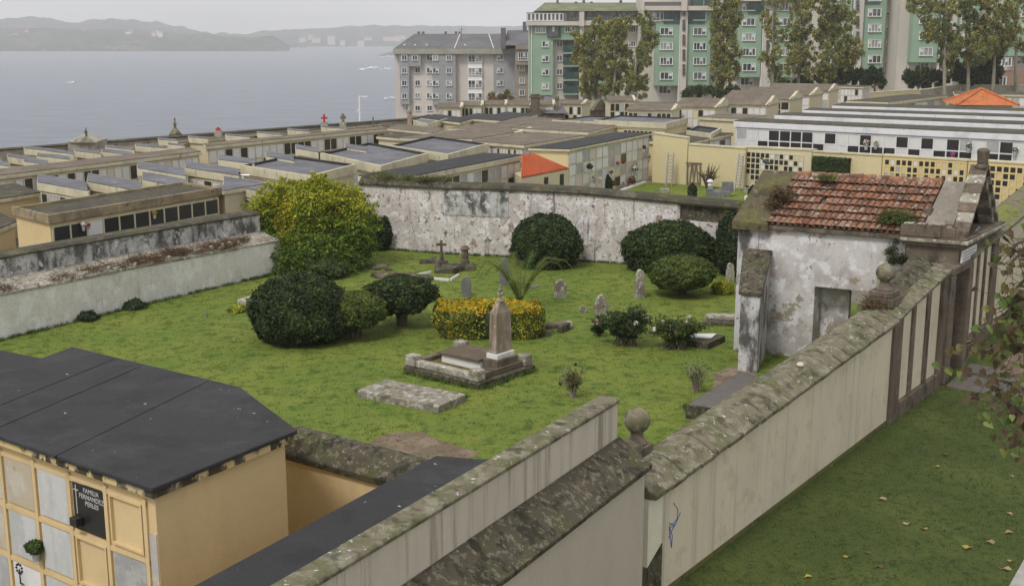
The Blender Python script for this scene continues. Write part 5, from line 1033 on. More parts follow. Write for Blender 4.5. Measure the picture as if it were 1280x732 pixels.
def block(label, Lp_, Fp_, Rp_, z, kind='flat', wall=cream, n1=None, n2=None, base=None, name='niche_block', rm=None, fm=None, group='rows of niche blocks', rim=.30, fh=.22, over=.14, depth=None, shadowgap=.0):
    narrow = Rp_ is not None and Rp_[0] < Fp_[0]
    if narrow: dy_ = Rp_[1] - Fp_[1]; Rp_ = (Fp_[0] + (Rp_[0] - Fp_[0]) * .68, Fp_[1] + dy_ * .68); kind = 'flat'; rm = membrane; fh = .40
    A, Fq = G(*Lp_, z), G(*Fp_, z)
    if Rp_ is None:
        d = (Fq - A).normalized(); o = V2(-d.y, d.x); o = o if o.y > 0 else -o; C = Fq + o * depth
    else: C = G(*Rp_, z)
    if depth and Rp_ is not None: C = Fq + (C - Fq).normalized() * depth
    D = A + C - Fq; quad = [A, Fq, C, D]; ctr = (A + C) / 2; gz = min(landz(p.x, p.y) for p in quad)
    base = gz - .3 if base is None else base
    r = thing(name, V3(ctr, max(gz, base)), label, 'niche block' if name == 'niche_block' else name.replace('_', ' '), group)
    zz = random.uniform(-.006, .006); z += zz
    fm = fm or fascia
    body = inset(quad, over)
    zt = z - fh - (rim if kind == 'parapet' else 0)
    m = MB(); m.prism(body, base, zt); m.build('wall', wall, r)
    if kind == 'flat':
        m = MB(); m.prism(quad, zt + .002, z - .05); m.build('fascia', fm, r, bevel=.01)
        m = MB(); m.prism(inset(quad, .03), z - .048, z); m.build('roof', rm or bitumen, r)
    elif kind == 'parapet':
        m = MB(); m.prism(inset(quad, .06), zt + .002, zt + fh * .5); m.prism(quad, zt + fh * .5 + .002, z - rim * .5); m.build('cornice', fm, r, bevel=.01)
        Q = quad; I = inset(quad, .14)
        for i in range(4):
            j = (i + 1) % 4; m = MB(); m.prism([Q[i], Q[j], I[j], I[i]], z - rim * .5 + .002, z if i < 2 else z - .03); m.build('parapet', fm if (i < 1 or (i < 2 and not narrow) or fm is ochrecap) else bitumen, r)
        m = MB(); m.prism(inset(quad, .16), z - rim * .5 + .003, z - rim * .42); m.build('roof', rm or membrane, r)
    elif kind == 'gable':       # ridge runs parallel to the front edge A-F
        rise = rim; mid1, mid2 = (Fq + C) / 2, (A + D) / 2
        m = MB(); m.prism(inset(quad, .05), zt + .002, z - .02); m.build('fascia', fm, r)
        m = MB(); dd_ = (A - Fq).normalized() * .05
        m.add([V3(A, z), V3(Fq, z), V3(C, z), V3(D, z), V3(mid2, z + rise), V3(mid1, z + rise)] + [V3(A, z - .06), V3(Fq, z - .06), V3(C, z - .06), V3(D, z - .06)],
              [(0, 1, 5, 4), (2, 3, 4, 5), (0, 1, 7, 6), (2, 3, 9, 8), (1, 5, 2), (3, 4, 0), (6, 7, 8, 9)]); m.build('roof', rm or brownroof, r)
        m = MB(); e_ = (Fq - A).normalized()
        m.add([V3(Fq + e_ * .02, z - .03), V3(C + e_ * .02, z - .03), V3(mid1 + e_ * .02, z + rise + .05), V3(Fq - e_ * .25, z + .02), V3(C - e_ * .25, z + .02), V3(mid1 - e_ * .25, z + rise + .05)], [(0, 1, 2), (0, 2, 5, 3), (1, 4, 5, 2), (3, 5, 4), (0, 3, 4, 1)]); m.build('gable_coping', fm, r)
    for spec, (P0_, P1_) in ((n1, (body[0], body[1])), (n2, (body[1], body[2]))):
        if spec:
            cols, rows, h, pal = spec[:4]; a = spec[4] if len(spec) > 4 else 0; c = spec[5] if len(spec) > 5 else 1
            d = (P1_ - P0_).normalized(); o = V2(-d.y, d.x); o = o if (o.dot(P0_ - ctr) > 0) else -o
            P0q = P0_ + (P1_ - P0_) * a; P1q = P0_ + (P1_ - P0_) * c
            niches(r, P0q, P1q, o, zt - (spec[6] if len(spec) > 6 else .10), cols, rows, h, pal, fm if wall is not orange else fascia)
    return r
# left, just behind the garden wall
N1 = block('long low ochre block with weathered cap and black slabs behind the left garden wall', (14, 258), (60, 269), (277, 234), 2.62, 'parapet', orange, None, (11, 3, .66, 'dark'), fm=ochrecap, rm=mossroof, fh=.06, rim=.30, over=.12, base=-.3)
block('short cream block with a plain blank side under the leaning iron frame', (262, 233.5), (279, 238), (335, 229), 2.5, 'flat', cream, fm=fascia, fh=.2, rm=membrane)
for i, (a, f, c, lab, nn_) in enumerate([
    ((46, 227), (110, 238), (106, 221), 'leftmost sawtooth parapet block behind the long ochre one', (7, 3, .66, 'dark')),
    ((108, 226.5), (179, 239), (175, 221), 'second sawtooth parapet block behind the long ochre one', (6, 3, .66, 'mix')),
    ((177, 224), (237, 235.5), (233, 219), 'third sawtooth parapet block behind the long ochre one', (5, 3, .66, 'mix')),
    ((279, 229.5), (323, 238), (320, 221), 'fourth sawtooth parapet block close to the yellow tree', (5, 3, .66, 'mix'))]):
    block(lab, a, f, c, 2.45, 'parapet', cream, nn_, None, rim=.34)
for a, f, c, lab in [((171, 209.5), (232, 219.5), (229, 206), 'left parapet block with blue grey roof in the second sawtooth row'),
    ((231, 209), (299, 219), (296, 206), 'middle parapet block with blue grey roof in the second sawtooth row'),
    ((300, 206.5), (388, 220), (446, 205), 'large parapet block with blue grey roof behind the yellow tree top'),
    ((400, 191), (476, 207.5), (536, 191), 'large parapet block with peeling side left of the black felt roof'),
    ((272, 199), (318, 204.5), (316, 195), 'leftmost low parapet block just below the long white niche row'),
    ((332, 195), (368, 201), (366, 191), 'second low parapet block just below the long white niche row'),
    ((369, 185), (398, 190), (396, 182), 'third low parapet block just below the long white niche row'),
    ((486, 181.5), (560, 193), (611, 179), 'broad clean parapet block with dark niches at its right end'),
    ((431, 184), (458, 188), (456, 180), 'tiny parapet block left of the broad clean one')]:
    block(lab, a, f, c, 2.6, 'parapet', cream, (6, 3, .66, 'mix'), (4, 3, .66, 'dark') if 'broad' in lab or 'peeling side' in lab else None, rim=.34)
# behind the back wall
block('long block with black felt roof and pale niches right behind the peeling garden wall', (447, 219), (505, 222), (655, 193), 2.75, 'flat', cream, None, (14, 3, .68, 'light', .12, 1.0), fh=.30)
r_ = block('yellow ended block with black felt roof and four rows of flowered niches', (660, 184.5), (712, 186), (815, 166), 2.95, 'flat', yellow, None, (13, 4, .64, 'light'), fh=.16)
hr = thing('outhouse', V3(G(675, 222, 1.0), 0), 'small cream outhouse with fresh orange tiled roof and two dark openings', 'outhouse')
a, f, c = G(640, 220, 1.9), G(653, 222, 1.9), G(711, 211, 1.9)
h1, h2, h3, h4 = G(652, 221.5, 1.9), G(711, 210, 1.9), G(680, 196, 2.55), G(652, 193, 2.75)
m = MB(); m.prism([h1, h2, h2 + V2(-.8, 3), h1 + V2(-.6, 3.4)], -.2, [1.88, 1.88, 1.9, 1.9]); m.build('wall', cream, hr)
m = MB(); P_ = [V3(h1, 1.9), V3(h2, 1.9), V3(G(678, 200, 2.45), 2.45), V3(G(667, 191.5, 2.9), 2.9), V3(G(653, 194, 2.9), 2.9)]
m.add(P_ + [p - Vector((0, 0, .08)) for p in P_], [(0, 1, 2, 3, 4), (9, 8, 7, 6, 5)] + [(i, (i + 1) % 5, 5 + (i + 1) % 5, 5 + i) for i in range(5)]); m.build('roof', newtile, hr)
for k in range(24):
    f0 = k / 24; a = P_[0].lerp(P_[1], f0); c = P_[4].lerp(P_[2], f0) ; m = MB(); m.tube([a + Vector((0, 0, .02)), c + Vector((0, 0, .02))], .035, 5); m.build('roof_tile_rib', newtile, hr)
hd = (h2 - h1).normalized(); ho = V2(hd.y, -hd.x); ho = ho if ho.y < 0 else -ho
for f0 in (.46, .80): m = MB(); m.frame(V3(h1 + (h2 - h1) * f0, .9), V3(hd, 0), V3(ho, 0), UPZ, (0, .42), (.002, .02), (-.1, .75)); m.build('opening', granite, hr)
# the yard behind: lawn, path, yellow wall with niches
yl = [G(812, 229), G(928, 236), G(1010, 244), G(1010, 262), G(905, 262), G(785, 246)]
flat('yard_lawn', [G(770, 240), G(812, 228), G(928, 234), G(1010, 243), G(1010, 300), G(760, 300), G(700, 262)], .006, grass)
flat('yard_path', [G(655, 250), G(716, 236), G(812, 226.5), G(812, 228), G(770, 240), G(742, 252)], .012, concrete)
r = thing('kerb', V3(G(780, 236), 0), 'white painted kerb edging the yard lawn in front of the flowered niches', 'kerb'); a, c = G(742, 252), G(808, 228.5); d = (c - a).normalized(); m = MB(); m.prism([a, c, c + V2(-d.y, d.x) * .18, a + V2(-d.y, d.x) * .18], -.05, .10); m.build('kerb_bar', whitepaint, r)
def pwall(label, a, c, ya, yc, mat, th_=.3, cap=True, z0=-.2):
    A, C = G(*a), G(*c); za, zc = zsolve(A, ya), zsolve(C, yc); d = (C - A).normalized(); n = V2(-d.y, d.x); n = n if n.y > 0 else -n
    r = thing('boundary_wall', V3((A + C) / 2, 0), label, 'wall'); m = MB(); m.prism([A, C, C + n * th_, A + n * th_], z0, [za, zc, zc, za]); m.build('wall_face', mat, r)
    if cap: m = MB(); m.prism([A - n * .05, C - n * .05, C + n * (th_ + .05), A + n * (th_ + .05)], [za + .002, zc + .002, zc + .002, za + .002], [za + .08, zc + .08, zc + .08, za + .08]); m.build('cap', fascia, r)
    return r, A, C, za, zc
pwall('tall plain yellow wall with a step ladder on it, ending the flowered niches', (815, 228), (858, 231), 167, 173, yellow)
pwall('plain yellow yard wall behind the bare red stemmed shrub', (859, 231), (930, 236), 181, 186, yellow)
r, A, C, za, zc = pwall('cream ossuary wall of small dark niches standing between the yard ladder and the gatehouse', (929, 235), (1012, 243), 184.5, 188.5, cream, .6)
out = V2((C - A).y, -(C - A).x).normalized(); niches(r, A, C, out, za - .22, 12, 7, .33, 'osc', cream, .15, .5, .06)
r, A, C, za, zc = pwall('plain yellow wall behind the clipped hedge above the gatehouse roof', (1013, 243), (1099, 251), 190, 195, yellow)
ph_ = A.lerp(C, .06)
hg = thing('clipped_hedge', V3(ph_, 0), 'dark clipped ivy hedge block against the yellow wall above the gatehouse roof', 'hedge')
d_ = (C - A).normalized(); L_h = 2.1; N = 9000; U3 = RNG.random((N, 3)); fx = RNG.integers(0, 3, N)
zc_h = (zsolve(ph_, 217), zsolve(ph_, 196.5))
px_ = U3[:, 0] * L_h; py_ = np.where(fx == 0, U3[:, 1] * .5, .5 + RNG.normal(0, .02, N)); pz_ = np.where(fx == 0, zc_h[1] + RNG.normal(0, .03, N), .3 + U3[:, 2] * (zc_h[1] - .3))
PP = np.stack([ph_.x + d_.x * px_ + d_.y * py_, ph_.y + d_.y * px_ - d_.x * py_, pz_], 1); U, W = leafaxes(np.tile([d_.y, -d_.x, .5], (N, 1)), .06, .6, .7)
quads(PP, U, W, RNG.choice(3, N, p=[.5, .35, .15]), 'foliage', [lf['dark'], lf['dark2'], lf['mid']], hg)
m = MB(); m.prism([ph_ + V2(d_.y, -d_.x) * .02, ph_ + d_ * L_h + V2(d_.y, -d_.x) * .02, ph_ + d_ * L_h + V2(d_.y, -d_.x) * .46, ph_ + V2(d_.y, -d_.x) * .46], -.1, zc_h[1] - .04); m.build('inner_foliage', lf['dark'], hg)
r, A, C, za, zc = pwall('long yellow ossuary wall with a grid of small black niches above the gatehouse', (1100, 251), (1205, 258), 195, 201.5, ossy, .6)
out = V2((C - A).y, -(C - A).x).normalized(); niches(r, A, C, out, za - .14, 14, 6, .36, 'osu', ossy, .1, .1, .09)
r, A, C, za, zc = pwall('yellow ossuary wall of black niches continuing behind the pediment to the right edge', (1206, 258.1), (1330, 270), 201, 209, ossy, .6)
out = V2((C - A).y, -(C - A).x).normalized(); niches(r, A, C, out, za - .14, 14, 7, .36, 'osu', ossy, .1, .1, .09)
# the white block above the ossuaries and its parallel rows
block('long white niche block with black slabs above the yellow ossuary walls', (917, 151), (1400, 173), (1400, 160), 3.2, 'flat', whitefascia, (30, 3, .72, 'half'), None, fm=whitefascia, fh=.42, rm=mossroof, depth=3.4)
block('second white striped roof row behind the long white niche block', (968, 143), (1400, 160), (1400, 150), 3.2, 'flat', whitefascia, None, None, fm=whitefascia, fh=.34, rm=mossroof, depth=3.2)
block('third white striped roof row, right of the brown gabled blocks', (1004, 137), (1400, 150), (1400, 145), 3.2, 'flat', whitefascia, None, None, fm=whitefascia, fh=.30, rm=mossroof, depth=3)
block('fourth and farthest white striped roof row, below the orange pyramid roof', (1040, 131.5), (1400, 142), (1400, 135), 3.2, 'flat', whitefascia, None, None, fm=whitefascia, fh=.34, rm=mossroof, depth=4)
# mid field blocks
blocks = [
 ('dark mossy roofed block slanting down left of the white niche block', (861, 178), (917, 166), None, 2.3, 'flat', orange, (7, 2, .66, 'white'), None, mossroof, 3.2),
 ('small cream parapet block with black roof above the yard wall corner', (858, 163), (889, 167), (902, 160), 2.6, 'parapet', cream, None, None, bitumen, None),
 ('plain pale yellow block stretching above the small cream parapet one', (872, 146), (930, 149), (960, 144), 2.9, 'flat', cream, None, None, brownroof, None),
 ('wide flat roofed block with blue grey membrane and peeling yellow end wall', (742, 150), (833, 154), (860, 147), 2.8, 'parapet', yellow, (8, 2, .7, 'dark', .4, .9), None, membrane, None),
 ('brown roofed block left of the wide membrane roofed one', (640, 160), (735, 165), (772, 156), 2.5, 'flat', cream, None, None, brownroof, None),
 ('dark brown roofed block with white niches directly above the fresh orange roof', (590, 176), (655, 181), (730, 169), 2.5, 'flat', whitewash, (9, 3, .7, 'white', .45, 1), None, brownroof, None),
 ('low brown roofed block left of the one above the fresh orange roof', (498, 172), (590, 173.5), (660, 163), 2.3, 'flat', cream, None, (5, 2, .7, 'mix'), brownroof, None),
 ('long brown gabled block in the middle distance below the grey apartment house', (572, 166), (640, 168), (690, 162), 2.2, 'gable', cream, (8, 2, .7, 'white'), None, brownroof, None),
 ('brown roofed block with one black niche beneath the grey apartments', (560, 160), (615, 162), (660, 155), 2.2, 'flat', cream, (7, 2, .7, 'white'), None, brownroof, None),
 ('broad brown roofed block left of the stone pier shaped tomb', (620, 153), (700, 158), (730, 150), 2.2, 'flat', cream, (8, 2, .7, 'white'), None, brownroof, None),
 ('grey membrane roofed block beneath the little stone chapel', (690, 150), (755, 153), (800, 147), 2.3, 'parapet', cream, None, None, membrane, None),
 ('mossy brown roofed block left of the low red stone tomb', (470, 170), (505, 173), (552, 165), 2.0, 'flat', cream, None, None, mossroof, None),
 ('brown block with white panels just right of the long white niche row', (484, 160), (545, 166), (556, 160), 2.2, 'flat', whitewash, (6, 2, .8, 'white'), None, brownroof, None),
 ('cream parapet block below the left corner of the grey apartments', (511, 149), (535, 155), (560, 148), 2.2, 'parapet', cream, None, None, membrane, None),
 ('black stepped roof block below the left corner of the grey apartments', (525, 147), (575, 153), (592, 148), 2.2, 'flat', cream, None, None, bitumen, None),
 ('cream parapet block with black roof below the grey apartments centre', (572, 147), (628, 151), (650, 145), 2.2, 'flat', cream, None, None, bitumen, None),
 ('cream parapet block with black roof beneath the green apartments edge', (612, 144), (652, 148), (672, 143), 2.2, 'flat', cream, None, None, bitumen, None)]
for (lab, a, f, c, z, kd, wl, n1, n2, rm, dp) in blocks: block(lab, a, f, c, z, kd, wl, n1, n2, rm=rm, depth=dp)
far = [
 ('gabled niche block at the left of the far row beneath the grey apartments', (546, 134.5), (578, 134.5), None, 2.2, (5, 2, .8, 'mix'), 4),
 ('second gabled niche block of the far row beneath the grey apartments', (573, 132), (604, 132), None, 2.2, (5, 2, .8, 'mix'), 4),
 ('third gabled niche block of the far row beneath the bare scrubby tree', (603, 131), (634, 131), None, 2.2, (5, 2, .8, 'mix'), 4),
 ('fourth gabled niche block of the far row where grey and green apartments meet', (632, 131), (664, 131.5), None, 2.2, (5, 2, .8, 'white'), 4),
 ('small gabled niche block of the far row beneath the green balconies', (664, 131), (694, 131), None, 2.2, (5, 2, .8, 'mix'), 4),
 ('gabled niche block behind the little stone chapel roof', (698, 130), (729, 130.5), None, 2.2, (5, 2, .8, 'mix'), 4),
 ('open fronted block with two tiers of black slabs right of the little chapel', (760, 126), (796, 126), None, 2.9, (5, 3, .75, 'dark'), 5),
 ('wide moss roofed block with a row of black slabs right of the little chapel', (782, 137), (842, 138), None, 2.8, (9, 3, .7, 'dark'), 5),
 ('low brown gabled block left of the four cream gables', (842, 133), (896, 134.5), None, 2.8, (7, 3, .75, 'mix'), 5),
 ('nearest of the four brown roofed blocks with cream gable ends', (896, 130), (960, 131.5), None, 2.9, (8, 3, .75, 'mix'), 5.5),
 ('second of the four brown roofed blocks with cream gable ends', (905, 122.5), (989, 124.5), None, 2.9, (8, 3, .75, 'mix'), 5.5),
 ('third of the four brown roofed blocks with cream gable ends', (930, 117.5), (1014, 119.5), None, 2.9, (8, 3, .75, 'mix'), 5.5),
 ('farthest of the four brown roofed blocks with cream gable ends', (960, 112.5), (1038, 114), None, 2.9, (8, 3, .75, 'mix'), 6)]
for (lab, a, f, c, z, n1, dp) in far: block(lab, a, f, c, z, 'gable', cream, n1, None, depth=dp, rim=.65 if 'cream gable' in lab else .35, fh=.15)
# long white niche rows on the left and the small parapet roofs behind them
block('long cream capped row of white and black niches crossing the left background, nearer half', (-63, 218), (-60, 226), (252, 189), 2.3, 'flat', cream, None, (30, 3, .8, 'light'), rm=brownroof, fh=.22, group='long cream capped niche rows')
block('long cream capped row of white and black niches crossing the left background, farther half', (254, 179), (257, 182.5), (484, 160.5), 2.3, 'flat', cream, None, (26, 3, .8, 'white'), rm=brownroof, fh=.22, group='long cream capped niche rows')
ptiny = [((29, 201), (62, 206), 8), ((9, 195), (47, 200.5), 6), ((-30, 201), (12, 207.5), 8), ((-40, 194), (2, 199), 6), ((46, 194.5), (88, 199), 6), ((57, 188), (92, 192.5), 5), ((93, 188), (126, 192), 5), ((127, 189), (165, 193.5), 6), ((132, 183.5), (168, 187), 4), ((169, 181.5), (207, 185), 4), ((198, 174), (222, 176), 3.5), ((210, 180), (231, 182), 3), ((236, 171), (260, 173), 3), ((282, 168.5), (312, 171), 3), ((322, 165.5), (352, 168), 3), ((360, 162), (388, 164.5), 3), ((402, 158.5), (430, 160.8), 2.5), ((30, 185), (62, 188), 4)]
ptiny = [(a, f, (f[0] - 2, f[1] - h_)) for (a, f, h_) in ptiny]
plab = ['seventh', 'third', 'second', 'first and leftmost', 'fifth', 'sixth', 'eighth', 'tenth', 'ninth', 'eleventh', 'twelfth', 'thirteenth', 'fourteenth', 'fifteenth', 'sixteenth', 'seventeenth', 'last', 'fourth']
for i, (a, f, c) in enumerate(ptiny):
    cx = f[0]; where = 'at the far left edge of the cemetery' if cx < 20 else 'left of the winged statue tomb' if cx < 100 else 'right of the winged statue tomb' if cx < 175 else 'below the stone dome' if cx < 240 else 'between the dome and the red cross' if cx < 340 else 'near the red and stone crosses' if cx < 410 else 'below the white lamp post'
    block(plab[i] + ' from the left of the small parapet vaults, ' + where.replace(' of the cemetery', ''), a, f, c, 2.3 if i not in (8, 9) else 2.2, 'parapet', cream, None, None, rim=.3, group='small parapet vaults behind the long niche rows')
block('long mossy roofed block lining the sea side behind the small vaults', (110, 188), (128, 190), (330, 166), 1.9, 'flat', cream, None, None, rm=brownroof, fh=.15)
block('mossy roofed block lining the sea side below the two crosses', (318, 167), (330, 169), (500, 152), 1.9, 'flat', cream, None, None, rm=mossroof, fh=.15)
# low left edge bits
block('mossy flat roofed block at the left edge between the white row and the ochre block', (-60, 240), (-30, 253), (52, 240), 1.9, 'flat', orange, None, None, rm=mossroof, fh=.2)
block('low ochre lean to at the left edge beside the long ochre block', (-60, 262), (-12, 290), (22, 276), 1.3, 'flat', orange, None, None, rm=mossroof, fh=.2)
# seaward boundary wall
r = thing('boundary_wall', V3((b0 + b1) / 2, 0), 'long low mossy boundary wall between the cemetery roofs and the sea', 'wall')
pp_ = [b0 - bd * 60, b0, b0.lerp(b1, .3), b0.lerp(b1, .6), b1, G(560, 146.5, 2.0)]
for i in range(5):
    a, c = pp_[i], pp_[i + 1]; m = MB(); d = (c - a).normalized(); n_ = V2(-d.y, d.x) * .5; m.prism([a, c, c + n_, a + n_], -1.0, 2.0); m.build('wall_face', concrete, r); m = MB(); m.sweep(V3(a, 2.003), V3(c, 2.003), V3(V2(-d.y, d.x), 0), [(-.06, 0), (-.06, .08), (.25, .16), (.56, .08), (.56, 0)], .01); m.build('mossy_cap', mossroof, r)
# right hand far bits
block('small white niche block at the end of the bright yellow wall', (1030, 107.5), (1080, 108.5), None, 3.0, 'flat', whitewash, (6, 3, .75, 'white', .4, 1), None, rm=mossroof, depth=4)
pwall('bright yellow wall climbing right below the apartments', (1082, 135), (1150, 128), 116.5, 112.5, yellow, .4)
block('dark mossy sloping block right of the bright yellow wall', (1110, 127.5), (1185, 119), None, 2.9, 'flat', cream, (9, 2, .8, 'light'), None, rm=mossroof, depth=4, fh=.3)
block('long mossy roofed cream niche block behind the orange pyramid roof', (1193, 117), (1400, 120), None, 3.4, 'flat', cream, (20, 2, .8, 'light'), None, rm=mossroof, depth=6)
pwall('weathered brown wall running along the top right behind the orange pyramid roof', (1150, 128), (1200, 124), 113, 106, concrete, .4)
pwall('dark mossy wall top at the right edge under the apartments', (1201, 124), (1420, 126), 106.5, 108, concrete, .4)
r = thing('pavilion', V3(G(1233, 130, 3.0), 0), 'square pavilion with faded orange pyramid tile roof beyond the white niche rows', 'pavilion')
a = G(1196, 131.5, 3.3); c = G(1274, 132, 3.3); w_p = (c - a); o_ = V2(-w_p.y, w_p.x)
m = MB(); q = [a, c, c + o_, a + o_]; ap_ = (a + c) / 2 + o_ / 2; zt_ = zsolve(ap_, 111.5); m.add([V3(p, 3.3) for p in q] + [V3(ap_, zt_)], [(0, 1, 4), (1, 2, 4), (2, 3, 4), (3, 0, 4), (3, 2, 1, 0)]); m.build('roof', oldtile, r)
for i in range(4):
    m = MB(); m.tube([V3(q[i], 3.34), V3(ap_, zt_ + .04)], .12, 6); m.build('hip_tiles', oldtile, r)
m = MB(); m.prism(inset(q, .4), -2, 3.29); m.build('wall', cream, r)
# ---- monuments of the far cemetery
def cross(px, y, hpx, wpx, z0, mat, label, th_=.12):
    A = G(px, y, z0); Hh = zsolve(A, y - hpx) - z0; d = A.y * CP + H * SP; Wc = wpx / F * d; r = thing('cross', V3(A, z0), label, 'cross')
    m = MB(); X, Y_ = Vector((1, 0, 0)), Vector((0, 1, 0)); m.frame(V3(A, z0), X, Y_, UPZ, (-.25, .25), (-.2, .2), (-.3, .25)); m.build('plinth', stonelight, r)
    m = MB(); m.frame(V3(A, z0), X, Y_, UPZ, (-th_ / 2, th_ / 2), (-th_ / 2, th_ / 2), (.25, Hh)); m.frame(V3(A, z0 + Hh * .68), X, Y_, UPZ, (-Wc / 2, Wc / 2), (-th_ / 2.2, th_ / 2.2), (-th_ / 2, th_ / 2)); m.build('cross', mat, r, bevel=.015); return r, A, Hh
r, A, Hh = cross(405.5, 157, 14, 8, 2.1, redpaint, 'red painted cross with flared arms on the seaward wall', .14)
r, A, Hh = cross(429, 157, 15, 7, 2.1, mossstone, 'mossy stone cross on the seaward wall left of the lamp post', .2)
cross(273, 168, 9, 6, 2.1, redpaint, 'smaller red cross on the seaward wall right of the stone dome', .15)
r = thing('lamp_post', V3(G(450, 162, -3), -3), 'slender white lamp post standing against the sea', 'lamp post')
A = G(450, 155, 1.0); zt_ = zsolve(A, 120.5); m = MB(); m.tube([V3(A, -4), V3(A, zt_)], [.10, .07], 8); m.build('pole', whitepaint, r); m = MB(); m.tube([V3(A, zt_), V3(A + V2(.35, 0), zt_ - .02)], .04, 5); m.frame(V3(A + V2(.35, 0), zt_ - .08), Vector((1, 0, 0)), Vector((0, 1, 0)), UPZ, (0, .35), (-.1, .1), (0, .1)); m.build('lamp_head', whitepaint, r)
m = MB(); m.frame(V3(A, (zt_ + 2) / 2 - .6), Vector((1, 0, 0)), Vector((0, 1, 0)), UPZ, (-.25, -.07), (-.1, .1), (0, .12)); m.build('small_lamp', whitepaint, r)
r = thing('post', V3(G(466.5, 155, 2), 2), 'short dark post right of the white lamp post', 'post'); m = MB(); A = G(466.5, 155, 2); m.tube([V3(A, 1.6), V3(A, zsolve(A, 146))], .05, 6); m.build('shaft', iron, r)
# dome
A = G(219.5, 171, 2.0); d = A.y * CP + 7 * SP; k = d / F; r = thing('domed_mausoleum', V3(A, 0), 'stone domed mausoleum with lantern and cross rising above the left roofs', 'mausoleum')
m = MB(); m.lathe(V3(A, 0), [(8 * k, -.3), (8 * k, 2.2)], 12); m.build('drum', brownstone, r)
zb_ = 2.0; m = MB(); m.lathe(V3(A, zb_), [(8 * k, .2), (7.8 * k, 2 * k), (6.6 * k, 5 * k), (4.5 * k, 8 * k), (2.4 * k, 10.2 * k)], 14); m.build('dome', mossstone, r, smooth=False)
m = MB(); m.lathe(V3(A, zb_ + 10.2 * k), [(2.6 * k, 0), (2.0 * k, .6 * k), (1.6 * k, 1 * k), (1.6 * k, 5 * k), (2.4 * k, 5.4 * k), (2.3 * k, 6.2 * k), (1.4 * k, 8 * k), (.4 * k, 9.2 * k)], 8); m.build('lantern', brownstone, r)
m = MB(); m.tube([V3(A, zb_ + 19 * k), V3(A, zb_ + 23.5 * k)], .05, 4); m.tube([V3(A - V2(1.2 * k, 0), zb_ + 22 * k), V3(A + V2(1.2 * k, 0), zb_ + 22 * k)], .04, 4); m.build('cross', iron, r)
# statue tomb
A = G(101, 184, 2.0); d = A.y * CP + 7 * SP; k = d / F; r = thing('mausoleum', V3(A, 0), 'weathered pedimented mausoleum topped by a small statue against the sea', 'mausoleum')
m = MB(); m.prism([A + V2(-16 * k, 0), A + V2(18 * k, 0), A + V2(14 * k, 3), A + V2(-20 * k, 3)], -.3, 2.3); m.build('wall', concrete, r)
m = MB(); m.add([V3(A + V2(a, c), z) for (a, c, z) in [(-2 * k, -.2, 2.3), (19 * k, -.2, 2.3), (8 * k, -.2, 2.3 + 8 * k), (-19 * k, 3, 2.3), (14 * k, 3, 2.3), (-14 * k, 3, 2.3 + 7 * k), (-18 * k, .0, 2.3)]], [(0, 1, 2), (1, 4, 5, 2), (3, 4, 5), (6, 0, 2, 5), (6, 3, 5), (0, 1, 4, 3, 6)]); m.build('roof', stonelight, r)
m = MB(); q = V3(A + V2(8 * k, 0), 2.3 + 7.5 * k); m.tube([q, q + UPZ * 2 * k, q + UPZ * 4.5 * k, q + UPZ * 7 * k, q + UPZ * 8.2 * k, q + UPZ * 9.5 * k, q + UPZ * 10.8 * k], [1.4 * k, 1.3 * k, 1.7 * k, 1.5 * k, .5 * k, .9 * k, .3 * k], 8); m.tube([q + Vector((-1.4 * k, 0, 6.5 * k)), q + Vector((-2 * k, -.1, 4 * k))], .4 * k, 5); m.build('statue', mossstone, r, smooth=True)
# chapel tomb
A = G(718, 147, .5); B2_ = G(738, 147.5, .5); B3_ = G(757, 146, .5); r = thing('chapel_tomb', V3(A, 0), 'little brown stone chapel tomb with gabled front and moss tinted roof', 'mausoleum')
d1 = (B3_ - B2_).normalized(); zE = zsolve(A, 136.5); zR = zsolve(A, 126); dm = V2(-1.2, 3.0).normalized() if False else None
q = [A, B2_, B3_, B3_ + (A - B2_)]; m = MB(); m.prism(q, -.5, zE); m.build('wall', brownstone, r)
fm1 = (q[1] + q[2]) / 2; fm2 = (q[0] + q[3]) / 2; m = MB(); m.add([V3(q[0], zE), V3(q[1], zE), V3(q[2], zE), V3(q[3], zE), V3(fm2, zR), V3(fm1, zR)], [(0, 1, 5, 4), (2, 3, 4, 5), (0, 3, 4), (1, 2, 5), (3, 2, 1, 0)]); m.build('roof', M('lichen_roof', (.20, .19, .13), [((.13, .13, .07), 1.5, .45, .65, I1, .7)]), r)
e_ = (B2_ - A).normalized(); m = MB(); m.add([V3(p + e_ * t_, z) for t_ in (.03, .3) for p, z in ((q[1], zE - .1), (q[2], zE - .1), (fm1, zR + .25))], [(0, 1, 2), (5, 4, 3), (0, 2, 5, 3), (1, 4, 5, 2), (0, 3, 4, 1)]); m.build('gable_front', brownstone, r)
m = MB(); c_ = V3(fm1 + e_ * .1, zR); m.tube([c_, c_ + UPZ * .9], .12, 6); m.tube([c_ + UPZ * .6 - V3(d1, 0) * .3, c_ + UPZ * .6 + V3(d1, 0) * .3], .08, 6); m.build('cross', brownstone, r)
